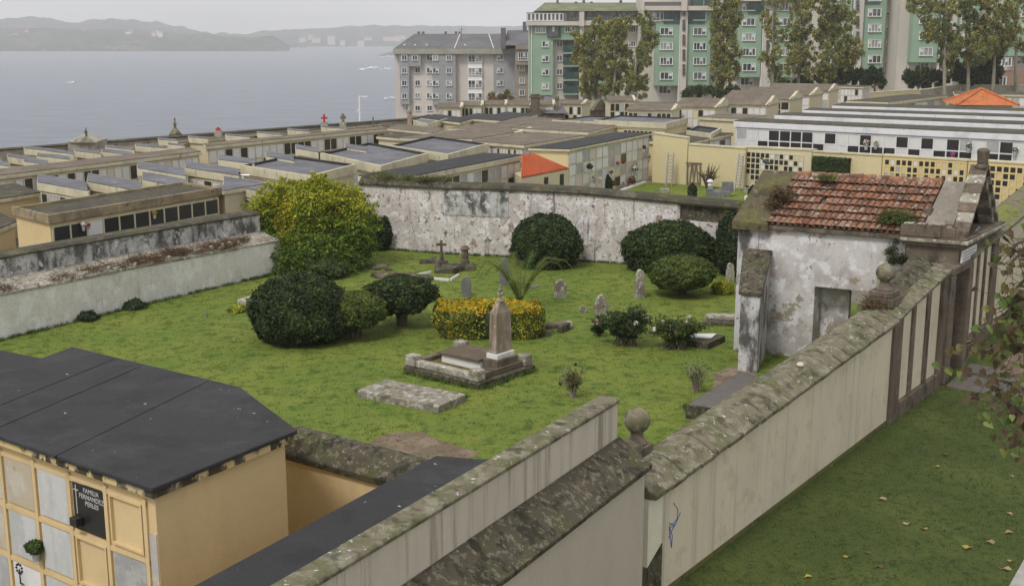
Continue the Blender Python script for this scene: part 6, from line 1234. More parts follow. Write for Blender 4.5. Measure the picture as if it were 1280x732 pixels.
# pier shaped tomb and its slate roof
A = G(669, 150, .8); r = thing('monument', V3(A, 0), 'stepped brown stone pier monument beside a slate roof', 'monument'); k = (A.y * CP + 8 * SP) / F
for (w_q, z0_, z1_) in [(14, -.5, 1.2), (10, 1.202, 1.9), (5.5, 1.902, 2.9), (7.5, 2.902, 3.1), (6, 3.102, 3.3)]:
    m = MB(); m.frame(V3(A, 0), Vector((1, 0, 0)), Vector((0, 1, 0)), UPZ, (-w_q * k, w_q * k), (-w_q * k * .5, w_q * k * .5), (z0_, z1_)); m.build('stone_step', brownstone, r, bevel=.05)
r = thing('mausoleum', V3(G(695, 152, .5), 0), 'low mausoleum with a smooth grey slate roof between the pier monument and chapel', 'mausoleum')
q = [G(680, 152, .6), G(706, 152, .6)]; q += [q[1] + V2(0, 3), q[0] + V2(0, 3)]; m = MB(); m.prism(q, -.5, 1.4); m.build('wall', brownstone, r)
m = MB(); m.add([V3(q[0] + V2(-.2, -.2), 1.4), V3(q[1] + V2(.3, -.2), 1.4), V3(q[2] + V2(-.9, 0), 2.8), V3(q[3] + V2(.1, 0), 2.9), V3(q[2] + V2(.3, .2), 1.4), V3(q[3] + V2(-.2, .2), 1.4)], [(0, 1, 2, 3), (1, 4, 2), (4, 5, 3, 2), (5, 0, 3), (0, 5, 4, 1)]); m.build('roof', slate, r)
# round topped pillar statue near green balconies
A = G(696, 140, 1.5); r = thing('monument', V3(A, 0), 'lichen covered stone column with rounded head beneath the green balconies', 'monument'); k = (A.y * CP + 8 * SP) / F
m = MB(); m.lathe(V3(A, 0), [(4 * k, 0), (3.4 * k, 1.5), (2 * k, 1.7), (1.8 * k, 2.6)], 8); m.build('shaft', mossstone, r); m = MB(); m.lathe(V3(A, 2.6), [(2 * k, 0), (3 * k, 2 * k), (2.6 * k, 4 * k), (1.2 * k, 6 * k), (.2 * k, 7 * k)], 8); m.build('head', mossstone, r)
r = thing('tomb', V3(G(514, 172, 1), 0), 'small reddish stone tomb front among the brown roofs', 'tomb'); A = G(512.5, 172, .8); k = (A.y * CP + 8 * SP) / F
m = MB(); m.frame(V3(A, 0), Vector((1, 0, 0)), Vector((0, 1, 0)), UPZ, (-2.5 * k, 3 * k), (-.3, .3), (-.2, 2.6)); m.build('shaft', M('red_stone', (.38, .27, .20), [((.2, .15, .11), 2, .5, .65, I1, .7)]), r, bevel=.05)
m = MB(); m.lathe(V3(A, 2.603), [(3 * k, 0), (3.4 * k, .2), (2 * k, .5), (.4 * k, .9)], 8); m.build('capital', stonelight, r)
# ---- things in the yard
def ladder(label, x0, y0, x1, y1, wpx, n, mat=alum):
    A = G(x0, y0); ztop = zsolve(A, y1) ; B_ = A + V2((x1 - x0) / F * A.y, .5); k = A.y / F; r = thing('ladder', V3(A, 0), label, 'ladder'); wv = V2(wpx * k / 2, 0)
    for s_ in (-1, 1): m = MB(); m.tube([V3(A + wv * s_, 0), V3(B_ + wv * s_, ztop)], .045, 4); m.build('rail', mat, r)
    for i in range(n): f = (i + 1) / (n + 1); c = V3(A, 0).lerp(V3(B_, ztop), f); m = MB(); m.frame(c, Vector((1, 0, 0)), Vector((0, 1, 0)), UPZ, (-wv.x, wv.x), (-.06, .03), (-.025, .025)); m.build('rung', mat, r)
ladder('grey step ladder leaning on the tall yellow wall beside the drainpipe', 836, 232.5, 839, 192, 7, 9, alum)
ladder('pale aluminium ladder leaning where the ossuary wall begins', 921, 238.5, 927, 193, 6, 11)
r = thing('wooden_frame', V3(G(866, 232), 0), 'grey timber trestle frame standing against the yellow yard wall', 'trestle')
A = G(856, 229) ; k = A.y / F; ztp = zsolve(A, 201.5)
A0 = G(857, 230) - V2(0, .5); B0 = G(873, 231) - V2(0, .5)
m = MB(); 
for p in (A0, B0): m.tube([V3(p, 0), V3(p, ztp)], .05, 5)
m.tube([V3(A0 - V2(.1, 0), ztp), V3(B0 + V2(.1, 0), ztp)], .05, 5); m.tube([V3(A0, .15), V3(B0, .15)], .03, 5); m.build('frame', oldwood, r)
m = MB()
for f0, f1 in [(.2, .35), (.5, .38), (.5, .65), (.85, .68)]: m.tube([V3(A0.lerp(B0, f0), .15), V3(A0.lerp(B0, f1), ztp)], .035, 5)
m.build('brace', oldwood, r)
r = thing('drainpipe', V3(G(848, 229), 0), 'cream drainpipe bending down the yellow wall between the ladder and trestle', 'drainpipe')
A = G(848, 229) - V2(0, .12); zt_ = zsolve(A, 178); m = MB(); m.tube([V3(A + V2(.02, 0), zt_), V3(A + V2(-.02, 0), zt_ * .55), V3(A + V2(-.1, 0), .9), V3(A + V2(-.1, 0), 0)], .07, 6); m.build('pipe', fascia, r); m = MB(); m.frame(V3(A + V2(-.1, -.1), 0), Vector((1, 0, 0)), Vector((0, 1, 0)), UPZ, (-.2, .2), (-.15, .1), (0, .7)); m.build('box', fascia, r, bevel=.03)
r = shrub(886, 237, 34, 202, 'leafless reddish stemmed shrub against the yellow yard wall', ['rust'], [1], 60, .03, None, 14, 34, name='bare_shrub', cat='shrub')
def conifer(px, y, wpx, ytop, label):
    P = G(px, y); k = P.y / F; R = wpx * k / 2; Z = zsolve(P, ytop); r = thing('conifer', V3(P, 0), label, 'conifer'); N = 2600
    h_ = RNG.random(N); a = RNG.uniform(0, 6.28, N); rr = R * np.minimum(1, (1 - h_) * 3.2) * np.minimum(1, .7 + h_ * 2) * (1 + RNG.normal(0, .06, N))
    Pp = np.stack([P.x + np.cos(a) * rr, P.y + np.sin(a) * rr, .05 + h_ * (Z - .05)], 1); U, W = leafaxes(np.stack([np.cos(a), np.sin(a), np.full(N, .3)], 1), .07, .6, .6); quads(Pp, U, W, RNG.choice(2, N), 'foliage', [lf['dark'], lf['dark2']], r)
    m = MB(); m.lathe(V3(P, 0), [(R * .6, 0), (R * .85, Z * .3), (R * .8, Z * .6), (R * .3, Z * .95)], 8); m.build('inner_foliage', lf['dark'], r)
conifer(717, 240, 11, 212, 'dark clipped conifer at the left end of the flowered niches'); conifer(759.5, 240, 9, 219, 'dark clipped conifer in the middle of the flowered niches'); conifer(865, 248, 10, 229, 'small dark clipped conifer on the yard lawn'); conifer(940.5, 250, 10, 232, 'small dark conifer beside the white crosses by the ossuary wall')
r = thing('tomb', V3(G(900, 246), 0), 'grey granite tomb with raised ends on the yard lawn', 'tomb'); A = G(884, 246); C_ = G(913, 247); m = MB(); m.prism([A, C_, C_ + V2(.1, 1), A + V2(.1, 1)], -.1, [.30, .35, .35, .30]); m.build('slab', greystone, r, bevel=.03); m = MB(); m.frame(V3(G(910, 246), 0), Vector((1, 0, 0)), Vector((0, 1, 0)), UPZ, (-.35, .3), (0, .2), (.3, .85)); m.build('headstone', greystone, r, bevel=.05); m = MB(); m.frame(V3(G(885, 246), 0), Vector((1, 0, 0)), Vector((0, 1, 0)), UPZ, (-.05, .3), (0, .3), (.3, .5)); m.build('foot_block', greystone, r, bevel=.05)
r = thing('stone_vase', V3(G(886, 241), .5), 'pale flower vase on the left end of the granite yard tomb', 'vase'); m = MB(); m.lathe(V3(G(887, 245), .5), [(.08, 0), (.14, .1), (.10, .22), (.2, .32), (.1, .45)], 9); m.build('vase', marble, r)
for px, y, h_, lab in [(953, 248, 9, 'white marble cross beside the small conifer at the ossuary foot'), (934.5, 190 + 50, 4, 'little grey cross left of the small conifer'), (830.5, 241, 5, 'tiny white marble marker at the edge of the yard lawn')]: cross(px, y, h_, h_ * .55, 0, marble, lab, .12)
r = thing('tomb', V3(G(947, 249), 0), 'white marble tomb surrounding the cross at the ossuary foot', 'tomb'); m = MB(); q = [G(930, 250), G(960, 251), G(962, 246), G(940, 245)]; m.prism(q, -.05, .22); m.build('slab', marble, r, bevel=.03)
# leaning iron frame near the sawtooth roofs
r = thing('iron_frame', V3(G(307, 268, .5), 0), 'grey iron trestle frame leaning by the end of the long ochre block', 'trestle')
Pq = [G(304, 262, .6), G(318, 262, .6)]; zt_ = zsolve(Pq[0], 219)
m = MB(); m.tube([V3(Pq[0] + V2(.15, 0), .2), V3(Pq[0] - V2(.1, 0), zt_)], .05, 5); m.tube([V3(Pq[1] - V2(.1, 0), .2), V3(Pq[1] - V2(.15, 0), zt_)], .05, 5); m.tube([V3(Pq[0] + V2(-.1, 0), zt_), V3(Pq[1] - V2(.15, 0), zt_)], .05, 5); m.build('frame', alum, r)
m = MB(); m.tube([V3(Pq[0] - V2(.15, 0), zt_ - .1), V3(Pq[0] - V2(.2, 0), .9)], .03, 4)
for k_ in range(5): m.tube([V3(Pq[0] - V2(.2, 0), 1.0 + k_ * .28), V3(Pq[0] + V2(.0, 0), 1.0 + k_ * .28)], .02, 4)
m.build('side_ladder', alum, r)
# flowers left on the niches
def posy(P, size, cols, label, N=160):
    P = Vector(P); r = thing('flower_bunch', P, label, 'flowers', 'flower bunches on the niches'); D = unit(RNG.normal(0, 1, (N, 3))); Q = np.array(P) + D * size * .62 * RNG.uniform(.5, 1, N)[:, None]; U, W = leafaxes(D, size * .2, .7, .5)
    quads(Q, U, W, RNG.choice(len(cols), N), 'flower', [lf[c] for c in cols], r)
    m = MB(); m.lathe(P - Vector((0, 0, size * 1.5)), [(size * .3, 0), (size * .45, size)], 7); m.build('vase', greyslab, r)
def onblock(rt, frac, y, face=(0, 0)): pass
EA, EB = G(712, 186, 2.95), G(815, 166, 2.95); ed = (EB - EA).normalized(); eo = V2(ed.y, -ed.x)
eo = eo if eo.dot(-EA) > 0 else -eo
for (x, y, cols, sz, lab) in [(737, 208, ['mid', 'dark2'], .30, 'green foliage bunch on the left part of the flowered niche wall'), (743, 222, ['white', 'mid'], .22, 'white and green bunch low on the flowered niche wall'), (750, 223, ['white'], .20, 'white bunch beside the green one low on the flowered niche wall'), (772, 204, ['red', 'pink'], .20, 'pink bunch upper middle of the flowered niche wall'), (779, 203, ['red'], .18, 'small red bunch upper middle of the flowered niche wall'), (790, 225, ['red', 'mid'], .42, 'large red flower bunch low on the flowered niche wall'), (767, 229, ['red', 'mid'], .28, 'dark red bunch at the foot of the flowered niche wall'), (794, 210, ['mid', 'dark2', 'white'], .32, 'green and white bunch right of centre on the flowered niche wall'), (780, 230, ['white', 'pink'], .25, 'pale bunch at the foot of the flowered niche wall'), (805, 184, ['red', 'mid'], .22, 'red and green bunch high at the right of the flowered niche wall'), (811, 195, ['white', 'yellow', 'mid'], .24, 'white and yellow bunch at the right end of the flowered niche wall'), (764, 215, ['red', 'mid'], .18, 'small red and green bunch in the centre of the flowered niche wall')]:
    s_, z_ = onplane(EA + eo * .22, ed, x, y); posy(V3(EA + eo * .22 + ed * s_, z_), sz, cols, lab)
FA, FB = G(60, 269, 2.62), G(277, 234, 2.62); fd = (FB - FA).normalized(); fo_ = V2(fd.y, -fd.x); fo_ = fo_ if fo_.dot(-FA) > 0 else -fo_
for (x, y, cols, sz, lab) in [(104, 280, ['white'], .17, 'white flower wreath on the black slabs of the long ochre block'), (111, 281, ['red'], .11, 'small red bunch on the black slabs of the long ochre block'), (193, 266, ['yellow', 'red', 'gold'], .16, 'yellow and red bunch on the black slabs of the long ochre block'), (104, 300, ['white', 'yellow'], .12, 'white and yellow bunch at the foot of the long ochre block')]:
    s_, z_ = onplane(FA + fo_ * .03, fd, x, y); posy(V3(FA + fo_ * .03 + fd * s_, z_), sz, cols, lab)
for (x, y, cols, sz, lab) in [(1083, 178, ['pink', 'white'], .32, 'pink and white bunch on the white niche block'), (1095, 179, ['white', 'yellow', 'mid'], .26, 'white and yellow bunch on the white niche block'), (1211, 182, ['white', 'mid'], .30, 'white bunch between two black slabs of the white niche block'), (1269, 186, ['white', 'mid'], .30, 'white and green bunch at the right of the white niche block'), (1191, 193, ['red', 'purp'], .28, 'red bunch low on the white niche block')]:
    WA, WB = G(917, 151, 3.2), G(1400, 173, 3.2); wd_ = (WB - WA).normalized(); wo_ = V2(wd_.y, -wd_.x); wo_ = wo_ if wo_.dot(-WA) > 0 else -wo_; s_, z_ = onplane(WA + wo_ * .05, wd_, x, y); posy(V3(WA + wo_ * .05 + wd_ * s_, z_), sz, cols, lab)
# ================================================================ APARTMENT BUILDINGS
WM = {}
def winmesh(w_, h_, kind, frm, gls):
    key = (round(w_, 1), round(h_, 1), kind, frm.name, gls.name)
    if key in WM: return WM[key]
    m = MB(); m.mi = 0; t_ = .16
    t_ = .11; X = lambda x, z, y=(-.14, .05): m.box(x, y, z)
    w_, h_ = key[0], key[1]
    X((-.10, w_ + .10), (-.12, -.001), (-.22, .05)); X((-.04, w_ + .04), (h_ + .001, h_ + .06))
    X((-.06, t_ * .6), (0, h_)); X((w_ - t_ * .6, w_ + .06), (0, h_))
    n = kind
    for k in range(1, n): xx = w_ * k / n; X((xx - .04, xx + .04), (0, h_), (-.10, .05))
    if h_ > 1.35: X((t_ * .6, w_ - t_ * .6), (h_ * .28, h_ * .28 + .08), (-.09, .05))
    m.mi = 1; m.box((t_ * .6 + .001, w_ - t_ * .6 - .001), (-.05, .02), (.001, h_ - .001))
    m.mi = 2
    for k in range(n):
        if (k + int(w_ * 7)) % 3 == 0: m.box((w_ * k / n + .1, w_ * (k + 1) / n - .1), (-.06, -.052), (h_ * .45, h_ - .05))
    me = bpy.data.meshes.new('window'); me.from_pydata(m.v, [], m.f)
    for q in (frm, gls, whiteslab): me.materials.append(q)
    me.polygons.foreach_set('material_index', m.m); me.update()
    b = bmesh.new(); b.from_mesh(me); bmesh.ops.recalc_face_normals(b, faces=b.faces); b.to_mesh(me); b.free()
    WM[key] = me; return me
class Apt:
    def __init__(s, label, x, y, Y, group='apartment buildings behind the cemetery'):
        P = AY(x, y, Y); s.Y = Y; s.r = thing('apartment_building', V3(V2(P.x, Y), landz(P.x, Y)), label, 'apartment building', group); s.n = 0
    def panel(s, x0, y0, x1, y1, mat, pr=0.0, dep=10, name='wall', bev=0):
        a, c = AY(x0, (y0 + y1) / 2, s.Y), AY(x1, (y0 + y1) / 2, s.Y); z0, z1 = AY(640, y1, s.Y).z, AY(640, y0, s.Y).z
        m = MB(); m.box((a.x, c.x), (s.Y - pr, s.Y + dep), (z0, z1)); return m.build(name, mat, s.r, bevel=bev)
    def win(s, x0, y0, x1, y1, pr=0.0, n=2, frm=None, gls=None, name='window'):
        a, c = AY(x0, y1, s.Y), AY(x1, y0, s.Y); me = winmesh(c.x - a.x, c.z - a.z, n, frm or whiteframe, gls or random.choice([glass, glass, glass, glassgrey, glasspale]))
        o = bpy.data.objects.new(name, me); COL.objects.link(o); o.parent = s.r; o.location = Vector((a.x, s.Y - pr - .03, a.z)) - woff(s.r); s.n += 1; return o
# --- grey building
A = Apt('pale and grey clad apartment house with slate roof at the edge of the sea', 575, 130, 267)
A.panel(498, 66, 636, 160, pinkwall, 0, 14)
A.panel(493.5, 66, 497.9, 160, pinkwall, -.8, 14)
A.panel(500.5, 67, 512, 130, greyclad, 1.2, 0); A.panel(512.01, 67, 526.5, 83, greyclad, 1.2, 0); A.panel(512.01, 83.1, 513.5, 130, greyclad, .9, 0)
A.panel(541, 67, 570, 131, greyclad, 1.2, 0); A.panel(617, 67, 644, 128, greyclad, .6, 13)
A.panel(585, 68, 603, 132, whiteframe, .3, 0, 'bay')
for i, y in enumerate([72, 88, 103.5, 119.5]):
    A.win(503, y - 3, 509, y + 3, 1.2); A.win(541.5, y - 3, 548, y + 3, 1.2); A.win(558.5, y - 3, 565, y + 3, 1.2); A.win(533.5, y - 3, 540, y + 3, 0); A.win(621.5, y - 3, 629, y + 3, .6)
    if i: A.win(519, y - 3, 525, y + 3, 0)
    else: A.win(516, y - 3, 522, y + 3, 1.2)
    A.win(585.5, y - 2.6, 594, y + 5.4, .33, 2); A.win(594.6, y - 2.6, 602.6, y + 5.4, .33, 2)
for x in (507, 519, 534): A.win(x, 132, x + 6, 138, 0)
A.panel(492, 61, 645, 67.5, M('concrete_parapet', (.33, .32, .27), [((.24, .25, .17), .4, .45, .65, I1, .7)]), 1.5, 16, 'parapet')
def roofhip(ap, x0, x1, y0, xr0, xr1, y1, mat, back=9, name='roof'):
    a, c = AY(x0, y0, ap.Y - 1.2), AY(x1, y0, ap.Y - 1.2); r0, r1 = AY(xr0, y1, ap.Y + back), AY(xr1, y1, ap.Y + back)
    d0, d1 = Vector((a.x, ap.Y + back * 2, a.z)), Vector((c.x, ap.Y + back * 2, c.z)); m = MB(); m.add([a, c, r1, r0, d1, d0], [(0, 1, 2, 3), (1, 4, 2), (4, 5, 3, 2), (5, 0, 3), (0, 5, 4, 1)]); return m.build(name, mat, ap.r)
roofhip(A, 492, 650, 61, 518, 660, 42.5, slate)
for x in (519, 525, 554, 567.5, 572): A.panel(x - 1.3, 39.5, x + 1.3, 46, slate, -9, 11, 'chimney')
for x in (505, 518.5, 533, 548, 560, 581, 604, 629): A.panel(x - 1.3, 55.5, x + 1.3, 57.5, whitepaint if x % 2 else greyclad, -1.0, 3, 'skylight')
for x, x2 in ((575, 568), (611, 617)):
    a, c = AY(x, 43, 275.8), AY(x2, 60.5, 265.8); m = MB(); m.tube([a, c], .10, 4); m.build('roof_flashing', whitepaint, A.r)
a = AY(577, 34, 270); m = MB(); m.tube([a - UPZ * 3, a], .06, 4); m.tube([a - Vector((.7, 0, .5)), a + Vector((.7, 0, -.5))], .04, 4); m.build('aerial', iron, A.r)
# --- brown narrow building in between
A = Apt('narrow brown apartment house squeezed between the grey and the green ones', 655, 130, 262)
A.panel(643.5, 80, 667, 160, brownclad, 0, 12); A.panel(644.5, 62, 668, 81, brownclad, 1.4, 12); A.panel(644.5, 57, 668, 61.9, brownclad, 1.9, 13, 'parapet')
A.win(648, 65.5, 659, 75, 1.4, 4)
for y in (85, 100.5, 115.5): A.win(649.5, y - 3, 656, y + 3.5, 0, 2)
roofhip(A, 632, 672, 56.9, 634, 674, 38, slate, 8)
A.panel(626, 35, 632, 62, slate, -1, 12, 'party_wall'); A.panel(654, 27, 659, 50, slate, -7, 11, 'chimney')
# --- green building, western wing
A = Apt('western wing of the green tiled apartment block with dark glazed balconies and mossy roof', 730, 130, 240)
A.panel(661.5, 32, 806, 165, beigewall, -.8, 14); A.panel(664.5, 33, 691, 119, greenwall, .8, 2); A.panel(691.01, 33, 724, 50, greenwall, .8, 2)
A.panel(661.5, 33, 664.3, 130, greenwall, -.2, 3); A.panel(663.9, 32, 664.6, 130, whiteframe, 1.0, 0, 'downpipe')
A.panel(724, 16, 729, 130, beigewall, 1.4, 3, 'stair_tower')
for i, (y0) in enumerate([51.5, 67.5, 85, 102.5]):
    A.panel(704, y0 + 13.5, 723.9, y0 + 16, greenwall, .8, 2, 'balcony_slab'); A.panel(704.5, y0 + 5, 723.5, y0 + 13.4, glassgreen, .9, 0, 'balcony_glass'); A.panel(704, y0, 723.9, y0 + 13.4, glass, -.4, 0, 'loggia')
    A.win(705, y0 + .5, 713, y0 + 7, -.2, 3); A.win(714, y0 + .5, 722, y0 + 7, -.2, 2)
for i, y in enumerate([55, 73, 90, 107.5]):
    A.win(677.5, y - 3.2, 685.5, y + 3.4, .8, 2); A.win(696, y - 3.2, 703, y + 3.4, -.8, 2)
A.win(669.5, 34.5, 681.5, 41, .8, 4); A.win(706, 34, 718.5, 40, .8, 4)
A.panel(684, 33.5, 700.5, 46.5, glassgreen, 1.1, 0, 'balcony_glass'); A.win(686, 33, 697, 45, 1.12, 3, iron, glass)
A.win(681, 121, 690, 126, -.8, 2)
A.panel(658.5, 27, 730, 32.2, beigewall, 1.9, 15, 'parapet'); A.panel(730.01, 26, 806, 32, beigewall, 1.5, 15, 'parapet')
A.panel(690, 13, 806, 26.9, pinkwall, -1.5, 9, 'penthouse'); A.panel(658.5, 16, 708, 26.9, iron, 1.0, 0, 'glazed_gallery')
for k in range(9): A.win(659.5 + k * 5.0, 17.5, 663.5 + k * 5.0, 25.5, 1.02, 1, whiteframe, glass)
for x in (713, 736, 766, 779, 791): A.win(x, 15.5, x + 9, 22.5, -1.5, 2)
A.panel(731, 21.5, 805, 26, glassgreen, 1.0, 0, 'railing')
A.panel(723.5, 15, 729.5, 33, beigewall, 2.1, 3, 'stair_tower')
roofhip(A, 668, 812, 14, 681, 818, 3.5, mossslate, 9)
for x in (699, 723, 733, 743, 781, 803): A.panel(x - 1.4, -1 if x in (699, 733, 781) else 1, x + 1.4, 8, slate, -8, 10, 'chimney')
for i, y in enumerate([37, 55, 73, 91, 109]):
    A.panel(733, y - 8, 752, y + 8, greenwall, .6 + i * .001, 2) if i else None
    A.win(738, y - 3, 747, y + 3, .63 if i else -.77, 3); A.win(758, y - 3, 766, y + 3, -.8, 2); A.win(786, y - 3, 795, y + 3, -.8, 3)
A.panel(752.3, 45, 757, 130, greenwall, .2, 2)
for y in (62, 80, 98, 116): A.win(725.5, y - 2.5, 727.8, y + 2.5, 1.45, 1, iron, glass)
# --- four near-identical modules stepping up to the right
def module(label, cx, Y, yb, scale, lp, rp, cw, below, penth, right_recess):
    """cx stair column centre, yb bottom of the green cladding; lp/rp px extents of the green panels"""
    A = Apt(label, cx, 130, Y); p = 18.4 * scale
    x0, x1 = lp[0] - 16, rp[1] + right_recess
    A.panel(x0, -40, x1, 170, beigewall, -1.0 - (cx % 7) * .05, 14)
    A.panel(lp[0], -40 if not penth else 12, lp[1], yb, greenwall, .8, 2); A.panel(rp[0], -40 if not penth else 12, rp[1], yb, greenwall, .8, 2)
    A.panel(cx - cw / 2, -40, cx + cw / 2, 150, beigewall, 1.5, 3, 'stair_tower'); A.panel(lp[1] - .3 - cw * .0, 0, lp[1] + .5, yb + 22, whiteframe, 1.0, 0, 'downpipe')
    y = yb - 12.5 * scale; k = 0
    while y > -12:
        if penth and y < 20: break
        for (a, c) in ((lp[1] - 24 * scale, lp[1] - 8.5 * scale), (rp[0] + 8 * scale, rp[0] + 23.5 * scale)):
            A.win(a, y - 4.2 * scale, c, y + 4.2 * scale, .8, 4 if k % 3 else 3)
        A.win(rp[1] + right_recess * .12, y - 3.5, rp[1] + right_recess * .12 + 9 * scale, y + 3, -1.0 - (cx % 7) * .05, 2)
        if right_recess > 26: A.win(rp[1] + right_recess * .56, y - 3.5 - p / 2, rp[1] + right_recess * .56 + 9 * scale, y + 3 - p / 2, -1.0 - (cx % 7) * .05, 2)
        for dy in (-5, 0, 4.5): A.win(cx - 1.5, y - p / 2 + dy * scale, cx + 1.5, y - p / 2 + (dy + 3) * scale, 1.5, 1, iron, glass, 'stair_window')
        y -= p; k += 1
    for (a, c) in ((lp[1] - 24 * scale, lp[1] - 8.5 * scale), (rp[0] + 8 * scale, rp[0] + 23.5 * scale)): A.win(a, yb + 1.5, c, yb + 10, -1.0 - (cx % 7) * .05, 3)
    return A
A = module('green apartment module whose grey stair tower stands right of the big yellowing poplars', 853.5, 230, 107, 1.0, (819, 848.5), (858, 887), 8, 1, True, 18)
A.panel(805, 8, 926, 13.5, beigewall, 2.2, 14, 'parapet'); A.panel(829, 15, 849, 29.5, glassgreen, 1.0, 0, 'balcony_glass'); A.panel(858.2, 15, 880, 29.5, glassgreen, 1.0, 0, 'balcony_glass'); A.win(810, 16, 824, 26, .8, 3)
A.win(888, 16, 902, 25, -.9, 3); A.panel(806, -14, 926, 7.9, pinkwall, -2, 10, 'penthouse')
for x in (808, 824, 840): A.win(x, -3, x + 11, 5, -2, 3)
for x in (864, 880): A.panel(x, -3, x + 14, 7.5, glassgreen, 1.2, 0, 'balcony_glass')
A.panel(804, 3, 852, 8, iron, 2.0, -1.9, 'railing'); A.panel(850, -30, 857, 14, beigewall, 2.6, 3, 'stair_tower')
A = module('green apartment module behind the single tall poplar, second from the left', 957.5, 223, 96.5, 1.02, (922, 951.5), (964, 993), 11, 1, False, 26)
A.panel(934, 3.5, 955, 17.5, glassgreen, 1.0, 0, 'balcony_glass'); A.panel(905, -3, 1000, 2, beigewall, 2.2, 3, 'cornice')
A = module('green apartment module half covered by the pair of thin poplars, third from the left', 1069, 217, 87, 1.05, (1031, 1063), (1075, 1105.5), 11, 1, False, 37)
A.panel(1077, -4, 1098, 5, glassgreen, 1.0, 0, 'balcony_glass')
A = module('green apartment module behind the right group of grey green poplars', 1184, 211, 78, 1.08, (1140, 1173), (1190, 1222), 13, 1, False, 34)
A = module('green apartment module cut off by the right edge of the view', 1310, 206, 70, 1.1, (1262, 1300), (1320, 1350), 13, 1, False, 30)
A.panel(1236, 88, 1300, 125, M('brown_shop', (.27, .18, .13)), .6, 2, 'brown_base'); A.win(1247, 96, 1256, 106, .62, 2)
A.win(1249, 72, 1262, 82, .9, 3)
# small white van roofs and low details are hidden; a tall white annex at the far right
# ================================================================ POPLARS AND TREES BEFORE THE APARTMENTS
def poplar(label, px, Y, yb, lobes, trunk_px, seed, dens=1.0, cols=('pop', 'popy', 'popg', 'olive', 'rust'), w_=(4, 4, 4, 1, .2), group='poplars before the apartments', bk=palebark, name='poplar', size=.125, N=4600, cat='tree'):
    B_ = AY(px, yb, Y); k = (Y * CP) / F; z0 = landz(B_.x, Y) - .3; r = thing(name, V3(V2(B_.x, Y), z0), label, cat, group); rd = random.Random(seed)
    top = min(l[1] - l[3] for l in lobes); T = AY(trunk_px, top + 6, Y); m = MB()
    base = Vector((B_.x, Y, z0)); mid = base.lerp(T, .45) + Vector((rd.uniform(-.4, .4), 0, 0)); m.tube([base, mid, T], [.30, .20, .04], 7)
    L = []
    for (x, y, rx, ry) in lobes:
        c = AY(x, y, Y + rd.uniform(-1.5, 1.5)); n = max(1, int(rx * ry / 45))
        b_ = base.lerp(T, min(.9, max(.2, (c.z - base.z - ry * k * .8) / max(T.z - base.z, 1)))); m.tube([b_, b_.lerp(c, .6) + Vector((0, 0, .4)), c + Vector((0, 0, ry * k * .5))], [.13, .08, .03], 5)
        for q in range(max(8, int(rx * ry / 5))):     # many small sprays so the wall shows through unevenly
            a = rd.uniform(0, 6.28); f = rd.random() ** .55; cc = c + Vector((math.cos(a) * rx * k * f * 1.05, rd.uniform(-1, 1) * rx * k * .8, math.sin(a) * ry * k * f * 1.1)); rr = k * rd.uniform(1.2, 3.0)
            L.append((tuple(cc), (rr, rr, rr * 1.25)))
            if q % 5 == 0: m.tube([b_.lerp(c, .5 + .4 * rd.random()), cc + Vector((0, 0, rr * .5))], [.05, .015], 4)
    m.build('trunk', bk, r)
    C = np.array([l[0] for l in L]); Rr = np.array([l[1] for l in L]); N = int(N * dens * max(1, len(L) / 60)); idx = RNG.integers(0, len(L), N); Pp = C[idx] + RNG.normal(0, .62, (N, 3)) * Rr[idx]
    D = unit(RNG.normal(0, 1, (N, 3))); U, W = leafaxes(D, size, .7, .9); cw = RNG.choice(len(cols), len(L), p=np.array(w_) / sum(w_)); mi = np.where(RNG.random(N) < .4, cw[idx], RNG.choice(len(cols), N, p=np.array(w_) / sum(w_)))
    quads(Pp, U, W, mi, 'crown', [lf[c] for c in cols], r); return r
poplar('left stem of the big yellowing poplar group before the green west wing', 742, 190, 131, [(738, 110, 13, 14), (733, 88, 13, 14), (737, 66, 14, 14), (742, 47, 13, 12), (725, 48, 13, 9), (748, 92, 9, 22), (752, 34, 13, 11), (722, 68, 9, 10)], 745, 1, 1.5)
poplar('middle stem of the big yellowing poplar group before the green west wing', 765, 186, 131, [(765, 40, 17, 14), (770, 60, 16, 14), (760, 78, 16, 14), (772, 96, 14, 14), (762, 112, 13, 10), (780, 78, 11, 16), (778, 30, 13, 9)], 768, 2, 1.5)
poplar('dark right stem of the big yellowing poplar group, leaning outward', 788, 183, 131, [(806, 27, 9, 12), (812, 48, 10, 14), (806, 70, 10, 14), (798, 92, 13, 14), (796, 112, 14, 11), (788, 104, 11, 12), (803, 60, 7, 10)], 806, 3, 1.6, w_=(3, 1.5, 5, 1, .5))
poplar('single tall slender poplar standing alone with yellow patches', 904, 178, 125, [(905, 0, 17, 15), (908, 24, 17, 14), (902, 46, 19, 14), (908, 66, 17, 14), (900, 88, 12, 13), (914, 86, 12, 12), (906, 106, 11, 9)], 905, 4, 1.5)
poplar('thin sparse poplar left of the twin trunked ones', 966, 176, 116, [(966, 4, 11, 12), (962, 28, 11, 11), (970, 48, 10, 11), (964, 68, 11, 11), (968, 90, 9, 12), (957, 72, 7, 9)], 966, 5, .8)
poplar('tall poplar left of the leafiest one, before the third green module', 998, 174, 112, [(998, 2, 15, 14), (1000, 26, 14, 13), (994, 48, 14, 12), (1002, 68, 15, 12), (1012, 86, 13, 12), (990, 82, 9, 11)], 998, 6, 1.1)
poplar('leafiest tall poplar before the third green module', 1036, 172, 110, [(1036, 2, 23, 14), (1046, 24, 21, 15), (1028, 44, 17, 13), (1052, 48, 17, 13), (1042, 68, 19, 14), (1058, 78, 14, 12), (1034, 90, 14, 11), (1068, 60, 11, 11)], 1036, 7, 1.4)
